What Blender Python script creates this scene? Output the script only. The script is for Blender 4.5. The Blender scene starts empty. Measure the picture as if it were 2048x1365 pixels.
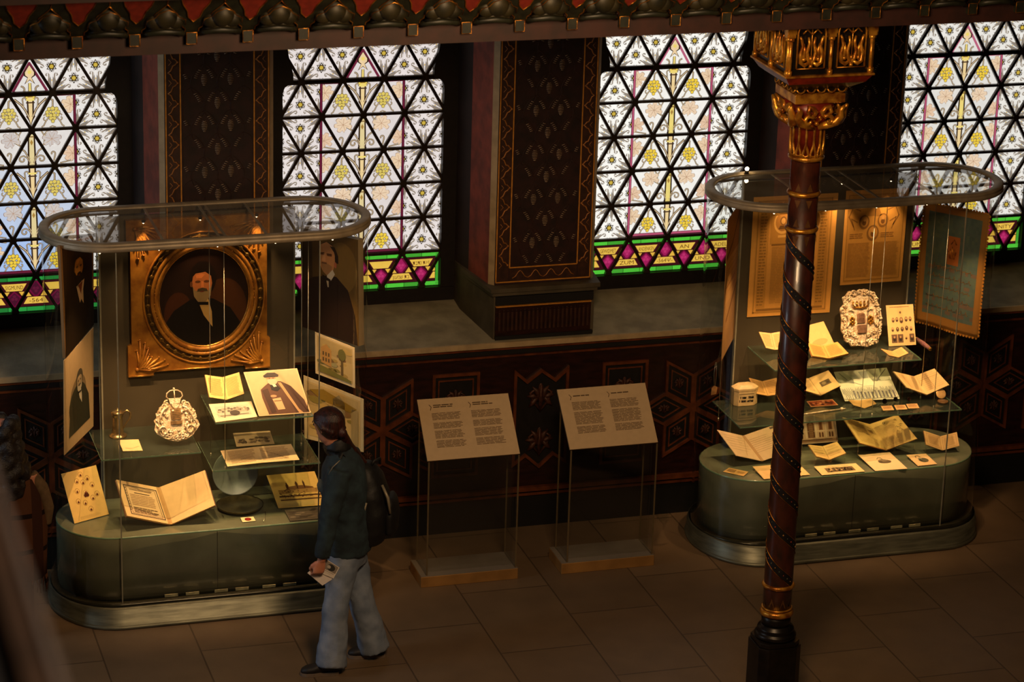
import bpy, bmesh, math, random
from mathutils import Vector, Matrix
from mathutils.geometry import tessellate_polygon
random.seed(7)
sc = bpy.context.scene
col = sc.collection
PI = math.pi

# ------------------------------------------------------------------ camera
F_PX, YAW, PITCH, ROLL = 5522.49, .2994, .3327, .0297
CAM = Vector((-4.3185, -17.5681, 7.4492))
_f = Vector((math.sin(YAW)*math.cos(PITCH), math.cos(YAW)*math.cos(PITCH), -math.sin(PITCH)))
_r0 = Vector((math.cos(YAW), -math.sin(YAW), 0)); _u0 = _r0.cross(_f)
_r = _r0*math.cos(ROLL) + _u0*math.sin(ROLL)
_u = -_r0*math.sin(ROLL) + _u0*math.cos(ROLL)

def sight(px, py):
    return _f + _r*((px-1024)/F_PX) - _u*((py-682.5)/F_PX)

def at(px, py, x=None, y=None, z=None):
    """the point of the place that a survey sighting meets on the plane x=, y= or z="""
    d = sight(px, py)
    if x is not None: t = (x-CAM.x)/d.x
    elif y is not None: t = (y-CAM.y)/d.y
    else: t = (z-CAM.z)/d.z
    return CAM + d*t

def onplane(px, py, p0, n):
    d = sight(px, py)
    return CAM + d*((Vector(p0)-CAM).dot(n)/d.dot(n))

def setup_camera():
    cd = bpy.data.cameras.new('camera'); co = bpy.data.objects.new('camera', cd)
    col.objects.link(co)
    cd.sensor_width = 36; cd.lens = F_PX*36/2048
    m = Matrix((( _r.x, _u.x, -_f.x, CAM.x), (_r.y, _u.y, -_f.y, CAM.y), (_r.z, _u.z, -_f.z, CAM.z), (0,0,0,1)))
    co.matrix_world = m
    cd.clip_start = .05; cd.clip_end = 200
    cd.dof.use_dof = True; cd.dof.focus_distance = 17.2; cd.dof.aperture_fstop = 3.2
    sc.camera = co
setup_camera()

# ------------------------------------------------------------------ colours and materials
def lin(c):
    c = c/255.
    return c/12.92 if c <= .04045 else ((c+.055)/1.055)**2.4
def C(r, g, b): return (lin(r), lin(g), lin(b), 1.)

def newmat(name):
    m = bpy.data.materials.new(name); m.use_nodes = True
    nt = m.node_tree; nt.nodes.clear()
    out = nt.nodes.new('ShaderNodeOutputMaterial')
    return m, nt, out

def pm(name, c, rough=.6, metal=0., var=.12, scale=12., bump=0., bscale=None, spec=.5, c2=None, coat=0., stretch=None):
    """principled material whose colour wanders a little with a noise"""
    m, nt, out = newmat(name); N = nt.nodes.new; L = nt.links.new
    b = N('ShaderNodeBsdfPrincipled'); L(b.outputs[0], out.inputs[0])
    b.inputs['Roughness'].default_value = rough; b.inputs['Metallic'].default_value = metal
    b.inputs['Specular IOR Level'].default_value = spec
    b.inputs['Coat Weight'].default_value = coat
    tc = N('ShaderNodeTexCoord'); mp = N('ShaderNodeMapping'); L(tc.outputs['Object'], mp.inputs[0])
    if stretch: mp.inputs['Scale'].default_value = stretch
    no = N('ShaderNodeTexNoise'); no.inputs['Scale'].default_value = scale; no.inputs['Detail'].default_value = 4
    L(mp.outputs[0], no.inputs[0])
    mx = N('ShaderNodeMix'); mx.data_type = 'RGBA'
    d = c2 if c2 else tuple(max(0, v*(1-2*var)) for v in c[:3])+(1,)
    mx.inputs[6].default_value = c; mx.inputs[7].default_value = d
    cr = N('ShaderNodeMapRange'); cr.inputs[1].default_value = .35; cr.inputs[2].default_value = .65
    L(no.outputs[0], cr.inputs[0]); L(cr.outputs[0], mx.inputs[0]); L(mx.outputs[2], b.inputs['Base Color'])
    if bump:
        n2 = N('ShaderNodeTexNoise'); n2.inputs['Scale'].default_value = bscale or scale*4; n2.inputs['Detail'].default_value = 5
        L(mp.outputs[0], n2.inputs[0])
        bp = N('ShaderNodeBump'); bp.inputs['Strength'].default_value = bump; bp.inputs['Distance'].default_value = .01
        L(n2.outputs[0], bp.inputs['Height']); L(bp.outputs[0], b.inputs['Normal'])
    return m

def attrmat(name, rough=.7, metal=0., emit=0., bump=0., bscale=60, spec=.4, coat=0.):
    """principled (or glowing) material that takes its colour from the piece's own colour layer"""
    m, nt, out = newmat(name); N = nt.nodes.new; L = nt.links.new
    at_ = N('ShaderNodeAttribute'); at_.attribute_name = 'Col'
    tc = N('ShaderNodeTexCoord')
    no = N('ShaderNodeTexNoise'); no.inputs['Scale'].default_value = 25; no.inputs['Detail'].default_value = 3
    L(tc.outputs['Object'], no.inputs[0])
    mr = N('ShaderNodeMapRange'); mr.inputs[3].default_value = .88; mr.inputs[4].default_value = 1.08
    L(no.outputs[0], mr.inputs[0])
    mx = N('ShaderNodeMix'); mx.data_type = 'RGBA'; mx.blend_type = 'MULTIPLY'; mx.inputs[0].default_value = 1
    L(at_.outputs['Color'], mx.inputs[6]); L(mr.outputs[0], mx.inputs[7])
    if emit:
        e = N('ShaderNodeEmission'); e.inputs[1].default_value = emit
        L(mx.outputs[2], e.inputs[0]); 
        g = N('ShaderNodeBsdfGlossy'); g.inputs['Roughness'].default_value = .25; g.inputs['Color'].default_value = (.02,.02,.02,1)
        ad = N('ShaderNodeAddShader'); L(e.outputs[0], ad.inputs[0]); L(g.outputs[0], ad.inputs[1]); L(ad.outputs[0], out.inputs[0])
    else:
        b = N('ShaderNodeBsdfPrincipled'); L(b.outputs[0], out.inputs[0]); L(mx.outputs[2], b.inputs['Base Color'])
        b.inputs['Roughness'].default_value = rough; b.inputs['Metallic'].default_value = metal
        b.inputs['Specular IOR Level'].default_value = spec; b.inputs['Coat Weight'].default_value = coat
        if bump:
            n2 = N('ShaderNodeTexNoise'); n2.inputs['Scale'].default_value = bscale
            L(tc.outputs['Object'], n2.inputs[0])
            bp = N('ShaderNodeBump'); bp.inputs['Strength'].default_value = bump; bp.inputs['Distance'].default_value = .01
            L(n2.outputs[0], bp.inputs['Height']); L(bp.outputs[0], b.inputs['Normal'])
    return m

def glassmat(name, tint=(.93,.96,.93), refl=1., base=.02, haze=0., hazec=(.5,.5,.45)):
    m, nt, out = newmat(name); N = nt.nodes.new; L = nt.links.new
    t = N('ShaderNodeBsdfTransparent'); t.inputs[0].default_value = (*tint, 1)
    g = N('ShaderNodeBsdfGlossy'); g.inputs['Roughness'].default_value = .02; g.inputs[0].default_value = (refl,refl,refl,1)
    fr = N('ShaderNodeFresnel'); fr.inputs[0].default_value = 1.45
    ge = N('ShaderNodeNewGeometry')
    mth = N('ShaderNodeMath'); mth.operation = 'ADD'; mth.inputs[1].default_value = base
    L(fr.outputs[0], mth.inputs[0])
    mx = N('ShaderNodeMixShader'); L(mth.outputs[0], mx.inputs[0]); L(t.outputs[0], mx.inputs[1]); L(g.outputs[0], mx.inputs[2])
    # internal side of a thin sheet reflects like its front
    mb = N('ShaderNodeMixShader'); 
    m2 = N('ShaderNodeMixShader'); m2.inputs[0].default_value = .05
    L(t.outputs[0], m2.inputs[1]); L(g.outputs[0], m2.inputs[2])
    L(ge.outputs['Backfacing'], mb.inputs[0]); L(mx.outputs[0], mb.inputs[1]); L(m2.outputs[0], mb.inputs[2])
    last = mb
    if haze:
        d = N('ShaderNodeBsdfDiffuse'); d.inputs[0].default_value = (*hazec, 1)
        tc = N('ShaderNodeTexCoord'); no = N('ShaderNodeTexNoise'); no.inputs['Scale'].default_value = 5
        L(tc.outputs['Object'], no.inputs[0])
        ml = N('ShaderNodeMath'); ml.operation = 'MULTIPLY'; ml.inputs[1].default_value = haze*2
        L(no.outputs[0], ml.inputs[0])
        mh = N('ShaderNodeMixShader'); L(ml.outputs[0], mh.inputs[0]); L(mb.outputs[0], mh.inputs[1]); L(d.outputs[0], mh.inputs[2])
        last = mh
    L(last.outputs[0], out.inputs[0])
    return m

# ------------------------------------------------------------------ mesh collector
class MB:
    def __init__(s): s.v = []; s.f = []; s.c = []; s.sm = []
    def face(s, pts, c=None, smooth=False):
        i = len(s.v); s.v += [tuple(p) for p in pts]
        s.f.append(tuple(range(i, i+len(pts)))); s.c.append(c); s.sm.append(smooth)
    def mesh(s, vs, fs, c=None, smooth=False):
        i = len(s.v); s.v += [tuple(p) for p in vs]
        for f in fs: s.f.append(tuple(i+k for k in f)); s.c.append(c); s.sm.append(smooth)
    def box(s, a, b, c=None, M=None, bev=0.):
        x0,y0,z0 = a; x1,y1,z1 = b
        vs = [(x0,y0,z0),(x1,y0,z0),(x1,y1,z0),(x0,y1,z0),(x0,y0,z1),(x1,y0,z1),(x1,y1,z1),(x0,y1,z1)]
        if M is not None: vs = [M @ Vector(v) for v in vs]
        s.mesh(vs, [(3,2,1,0),(4,5,6,7),(0,1,5,4),(1,2,6,5),(2,3,7,6),(3,0,4,7)], c)
    def prism(s, poly, d, c=None, caps=True):
        """poly: list of 3D points, swept by vector d (and back cap)"""
        d = Vector(d); P = [Vector(p) for p in poly]; n = len(P)
        vs = P + [p+d for p in P]
        fs = [(i, (i+1) % n, n+(i+1) % n, n+i) for i in range(n)]
        if caps: fs += [tuple(range(n-1,-1,-1)), tuple(range(n, 2*n))]
        s.mesh(vs, fs, c)
    def tube(s, pts, r, n=8, c=None, closed=False, cap=True, flat=None):
        pts = [Vector(p) for p in pts]; m = len(pts)
        rr = r if isinstance(r, (list, tuple)) else [r]*m
        vs = []; up = Vector((0,0,1)); prev = None
        for i, p in enumerate(pts):
            if closed: t = (pts[(i+1) % m]-pts[i-1])
            else: t = (pts[min(i+1,m-1)]-pts[max(i-1,0)])
            if t.length < 1e-9: t = Vector((0,0,1))
            t.normalize()
            if prev is None:
                a = t.cross(up)
                if a.length < .05: a = t.cross(Vector((0,1,0)))
                a.normalize()
            else:
                a = prev - t*prev.dot(t)
                if a.length < 1e-6: a = t.cross(up)
                a.normalize()
            prev = a; b = t.cross(a)
            for k in range(n):
                w = 2*PI*k/n
                vs.append(p + a*(rr[i]*math.cos(w)) + b*(rr[i]*math.sin(w)*(flat or 1)))
        fs = []
        for i in range(m if closed else m-1):
            j = (i+1) % m
            for k in range(n): fs.append((i*n+k, i*n+(k+1) % n, j*n+(k+1) % n, j*n+k))
        if cap and not closed:
            fs.append(tuple(range(n-1,-1,-1))); fs.append(tuple((m-1)*n+k for k in range(n)))
        s.mesh(vs, fs, c, True)
    def lathe(s, prof, o=(0,0,0), n=24, c=None, smooth=True, sx=1., sy=1., M=None):
        vs = []; o = Vector(o)
        for r_, z in prof:
            for k in range(n):
                w = 2*PI*k/n; v = Vector((r_*math.cos(w)*sx, r_*math.sin(w)*sy, z))
                vs.append((M @ v if M is not None else v) + o)
        fs = []
        for i in range(len(prof)-1):
            for k in range(n): fs.append((i*n+k, i*n+(k+1) % n, (i+1)*n+(k+1) % n, (i+1)*n+k))
        if prof[0][0] > 1e-6: fs.append(tuple(range(n-1,-1,-1)))
        if prof[-1][0] > 1e-6: fs.append(tuple((len(prof)-1)*n+k for k in range(n)))
        s.mesh(vs, fs, c, smooth)
    def ball(s, o, r, c=None, n=12, m=8, sc_=(1,1,1)):
        o = Vector(o); vs = [o+Vector((0,0,r*sc_[2]))]
        for i in range(1, m):
            a = PI*i/m
            for k in range(n):
                w = 2*PI*k/n
                vs.append(o+Vector((r*math.sin(a)*math.cos(w)*sc_[0], r*math.sin(a)*math.sin(w)*sc_[1], r*math.cos(a)*sc_[2])))
        vs.append(o-Vector((0,0,r*sc_[2])))
        fs = [(0, 1+k, 1+(k+1) % n) for k in range(n)]
        for i in range(m-2):
            for k in range(n): fs.append((1+i*n+k, 1+(i+1)*n+k, 1+(i+1)*n+(k+1) % n, 1+i*n+(k+1) % n))
        e = len(vs)-1
        fs += [(e, 1+(m-2)*n+(k+1) % n, 1+(m-2)*n+k) for k in range(n)]
        s.mesh(vs, fs, c, True)
    def build(s, name, mat, parent=None, loc=None, fixn=False, bevel=0.):
        me = bpy.data.meshes.new(name)
        o0 = Vector(loc) if loc is not None else Vector((0,0,0))
        if parent is not None and loc is None: o0 = Vector((0,0,0))
        base = parent_world(parent)
        off = base + o0 if parent is not None else o0
        me.from_pydata([tuple(Vector(v)-off) for v in s.v], [], s.f)
        if any(c is not None for c in s.c):
            ca = me.color_attributes.new('Col', 'FLOAT_COLOR', 'CORNER')
            buf = []
            for f, c in zip(s.f, s.c): buf += list(c or (.5,.5,.5,1))*len(f)
            ca.data.foreach_set('color', buf)
        me.polygons.foreach_set('use_smooth', s.sm)
        if fixn:
            bm = bmesh.new(); bm.from_mesh(me); bmesh.ops.remove_doubles(bm, verts=bm.verts, dist=1e-5)
            bmesh.ops.recalc_face_normals(bm, faces=bm.faces); bm.to_mesh(me); bm.free()
        me.materials.append(mat); me.update()
        o = bpy.data.objects.new(name, me); col.objects.link(o)
        if parent is not None: o.parent = parent
        o.location = o0
        if bevel:
            b = o.modifiers.new('bevel', 'BEVEL'); b.width = bevel; b.segments = 2; b.limit_method = 'ANGLE'
        return o

def parent_world(p):
    v = Vector((0,0,0))
    while p is not None: v += p.location; p = p.parent
    return v

def tag(o, label=None, cat=None, group=None, kind=None):
    if label: o['label'] = label
    if cat: o['category'] = cat
    if group: o['group'] = group
    if kind: o['kind'] = kind
    return o
def empty(name, loc, label=None, cat=None, group=None):
    o = bpy.data.objects.new(name, None); col.objects.link(o); o.location = loc; o.empty_display_size = .05
    return tag(o, label, cat, group)
def centre(pts):
    v = Vector((0,0,0))
    for p in pts: v += Vector(p)
    return v/len(pts)

# flat clipping used for glass panes
def clip(poly, a, b, c):
    """keep the side a*x+b*y<=c of a 2D polygon"""
    out = []; n = len(poly)
    for i in range(n):
        p, q = poly[i], poly[(i+1) % n]
        dp, dq = a*p[0]+b*p[1]-c, a*q[0]+b*q[1]-c
        if dp <= 0: out.append(p)
        if (dp < 0 < dq) or (dq < 0 < dp):
            t = dp/(dp-dq); out.append((p[0]+(q[0]-p[0])*t, p[1]+(q[1]-p[1])*t))
    return out
def clips(poly, hs):
    for h in hs:
        poly = clip(poly, *h)
        if len(poly) < 3: return []
    return poly
def tri2(poly):
    """ear-cut a 2D polygon into triangles"""
    t = tessellate_polygon([[Vector((p[0], p[1], 0)) for p in poly]])
    out = []
    for a, b, c in t:
        A, B, D = poly[a], poly[b], poly[c]
        if (B[0]-A[0])*(D[1]-A[1])-(B[1]-A[1])*(D[0]-A[0]) < 0: B, D = D, B
        out.append([A, B, D])
    return out
def stroke2(pts, w):
    """2D polyline to quads"""
    out = []
    for (x0,y0),(x1,y1) in zip(pts, pts[1:]):
        dx, dy = x1-x0, y1-y0; l = math.hypot(dx, dy) or 1e-9
        nx, ny = -dy/l*w/2, dx/l*w/2; ex, ey = dx/l*w*.3, dy/l*w*.3
        out.append([(x0-nx-ex,y0-ny-ey),(x1-nx+ex,y1-ny+ey),(x1+nx+ex,y1+ny+ey),(x0+nx-ex,y0+ny-ey)])
    return out
def circ2(x, y, r, n=12, ry=None, ph=0):
    return [(x+r*math.cos(2*PI*k/n+ph), y+(ry or r)*math.sin(2*PI*k/n+ph)) for k in range(n)]
def arc2(x, y, r, a0, a1, n=8, r1=None):
    r1 = r if r1 is None else r1
    return [(x+(r+(r1-r)*k/n)*math.cos(a0+(a1-a0)*k/n), y+(r+(r1-r)*k/n)*math.sin(a0+(a1-a0)*k/n)) for k in range(n+1)]

def text_polys(s, size, cx, cy, width=None):
    """outline letters as 2D polygons (triangles) centred on cx, cy"""
    cu = bpy.data.curves.new('t', 'FONT'); cu.body = s; cu.size = size; cu.align_x = 'CENTER'; cu.align_y = 'CENTER'
    cu.resolution_u = 2
    o = bpy.data.objects.new('t', cu); col.objects.link(o)
    dg = bpy.context.evaluated_depsgraph_get(); me = o.evaluated_get(dg).to_mesh()
    vs = [(v.co.x, v.co.y) for v in me.vertices]; fs = [tuple(p.vertices) for p in me.polygons]
    o.evaluated_get(dg).to_mesh_clear(); bpy.data.objects.remove(o); bpy.data.curves.remove(cu)
    if not vs: return []
    x0 = min(v[0] for v in vs); x1 = max(v[0] for v in vs)
    k = 1.
    if width and x1-x0 > 0: k = min(1.3, width/(x1-x0))
    mx = (x0+x1)/2
    return [[(cx+(vs[i][0]-mx)*k, cy+vs[i][1]) for i in f] for f in fs]
# ================================================================== THE SETTING
S = 2.216; WN = .285; HN = .2475; ZA = 3.043
YF = -.745            # wainscot face
M_frame = pm('dark_oak_and_iron', C(26,18,13), .5, .2, .2, 30)
M_bar = pm('leaded_iron_bar', C(62,50,40), .38, .5, .2, 40)
M_pane = attrmat('lit_stained_glass', emit=1.0)
M_red = pm('red_plaster', C(156,66,42), .8, 0, .25, 9, .1)
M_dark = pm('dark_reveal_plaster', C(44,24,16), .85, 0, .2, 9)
M_stone = pm('window_stone', C(156,146,120), .7, 0, .18, 7, .15, 60)
M_stone2 = pm('edge_stone', C(190,164,124), .7, 0, .12, 12)
M_wain = pm('dark_red_wainscot', C(46,18,12), .38, 0, .3, 8, .05, stretch=(1,1,4))
M_wainm = pm('red_brown_moulding', C(116,60,30), .36, .1, .25, 14)
M_panel = pm('near_black_panel', C(20,15,13), .5, 0, .3, 20)
M_leaf = pm('carved_leaf_bronze', C(84,46,28), .5, .2, .3, 30, .3)
M_gold = pm('old_gilding', C(214,146,52), .3, .85, .25, 22, .2, 90, c2=C(120,62,22))
M_goldline = pm('gold_line', C(232,156,62), .5, .25, .15, 30)
M_black = pm('black_recess', C(9,7,6), .6)

def band_color(x, z, wi):
    """pane colours: daylight behind the panes differs a little from window to window"""
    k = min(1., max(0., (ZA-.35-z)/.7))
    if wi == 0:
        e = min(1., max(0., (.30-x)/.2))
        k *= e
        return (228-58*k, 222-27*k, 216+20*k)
    if wi == 1: return (226, 216, 212)
    if wi == 2: return (246, 242, 234)
    return (228, 224, 216)

TXT = {0: {('d',-.5): 'SIGMUND', ('u',0): '-564', ('d',1.5): 'BE'},
       1: {('d',1.5): 'HEB_A', ('u',1): 'HEB_B'},
       2: {('d',-1.5): 'GEWIDMET', ('u',-1): 'ZUM', ('d',-.5): 'ANDENKEN', ('u',0): '-564\u03a8-', ('d',.5): 'AN', ('u',1): 'UND', ('d',1.5): 'ADELE'},
       3: {('u',-1): 'ZUM', ('d',1.5): 'INITY'}}
HEB = {'HEB_A': '\u05ea\u05d1\u05d3\u05e0 \u05ea\u05d0\u05d6', 'HEB_B': '\u05df\u05d5\u05e2\u05de\u05e9 \u05ea\u05d1'}

def outer_orn(add, cx, cz, s, hs, tone):
    """star ornament of one grisaille triangle; s=1 apex up"""
    def P(r, a): return (cx+r*math.sin(a), cz+r*math.cos(a)*s)
    def poly(rs, colr, lay):
        add([P(r, a) for r, a in rs], colr, lay, hs)
    W = tuple(min(255, t*1.04) for t in tone)
    for k in range(3):
        th = 2*PI*k/3
        for sg in (-1, 1):
            ex, ez = P(.070, th+sg*.52)
            # rounded white lobe either side of the arm
            pts = []
            for q in range(10):
                w = 2*PI*q/10; dx, dz = .027*math.cos(w), .041*math.sin(w)
                rot = -(th+sg*.22)
                X = dx*math.cos(rot)-dz*math.sin(rot); Z = dx*math.sin(rot)+dz*math.cos(rot)
                pts.append((ex+X, ez+Z*s))
            add(pts, W, 2, hs)
            # grey-brown scroll running out along the arm
            sp = [P(.058, th+sg*.62), P(.050, th+sg*.50), P(.056, th+sg*.34), P(.076, th+sg*.24), P(.094, th+sg*.23), P(.112, th+sg*.13), P(.128, th+sg*.13)]
            for q in stroke2(sp, .0085): add(q, (146,130,112), 3, hs)
            hk = [P(.058, th+sg*.62), P(.068, th+sg*.60), P(.068, th+sg*.48)]
            for q in stroke2(hk, .007): add(q, (140,126,110), 4, hs)
        poly([(.02,th-.5),(.07,th-.10),(.15,th),(.07,th+.10),(.02,th+.5)], W, 2)
        poly([(.092,th-.05),(.10,th),(.092,th+.05),(.082,th)], (214,178,96), 5)
        ph = th+PI/3
        poly([(.02,ph-.7),(.05,ph-.30),(.098,ph),(.05,ph+.30),(.02,ph+.7)], W, 3)
        poly([(.028,ph-.75),(.062,ph-.62),(.088,ph-.45),(.055,ph-.38)], W, 3)
        poly([(.028,ph+.75),(.062,ph+.62),(.088,ph+.45),(.055,ph+.38)], W, 3)
        x, z = P(.148, th)
        add(circ2(x, z, .007, 8), (190,160,80), 5, hs)
    for o in (0, PI):
        t = [P(.034, o+2*PI*k/3) for k in range(3)]
        for q in stroke2(t+[t[0]], .0050): add(q, (48,36,18), 7, hs)
    add(circ2(cx, cz, .020, 6, ph=PI/6), (232,214,150), 6, hs)
    add(circ2(cx, cz, .0165, 12), (120,96,30), 7, hs)
    add(circ2(cx, cz, .0125, 12), (206,176,70), 8, hs)

def vine(add, pts, hs, w=.010, colr=(214,188,146), lay=4, ink=(70,46,34)):
    for q in stroke2(pts, w*1.2): add(q, ink, lay, hs)
    for q in stroke2(pts, w*.45): add(q, colr, lay+1, hs)

def grape(add, cx, cz, hs, bright):
    y = (240,204,70) if bright else (222,198,100)
    spots = [(-.020,.030,.0095),(0,.033,.0105),(.021,.030,.0095),(-.030,.012,.0095),(-.013,.014,.0065),(.003,.012,.0095),(.016,.017,.0065),(.031,.012,.0095),
             (-.029,-.006,.0085),(-.011,-.006,.0095),(.009,-.006,.0095),(.027,-.006,.0085),(-.012,-.024,.0085),(.010,-.024,.0085),(-.001,-.020,.006),(0,-.040,.009)]
    spots = [(x*1.18, z*1.18, r*1.18) for x, z, r in spots]
    for x, z, r in spots: add(circ2(cx+x, cz+z, r+.0028, 10), (92,68,22), 6, hs)
    for x, z, r in spots: add(circ2(cx+x, cz+z, r, 10), y, 7, hs)

def leaf(add, cx, cz, hs, rot, tone):
    pts = []
    n = 7
    for k in range(n*4):
        a = 2*PI*k/(n*4)+rot
        r = .056*(1+.20*math.cos(n*(a-rot)))*(1.06 if k % 2 else .92)
        if abs(((a-rot-PI*1.5+PI) % (2*PI))-PI) < .35: r *= .7
        pts.append((cx+r*math.cos(a), cz+r*.92*math.sin(a)))
    big = [(cx+(x-cx)*1.05, cz+(z-cz)*1.05) for x, z in pts]
    add(big, (140,98,72), 4, hs)
    add(pts, tone, 5, hs)
    for k in range(n):
        a = 2*PI*k/n+rot
        for q in stroke2([(cx, cz), (cx+.042*math.cos(a), cz+.040*math.sin(a))], .0022): add(q, (176,132,98), 6, hs)

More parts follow.
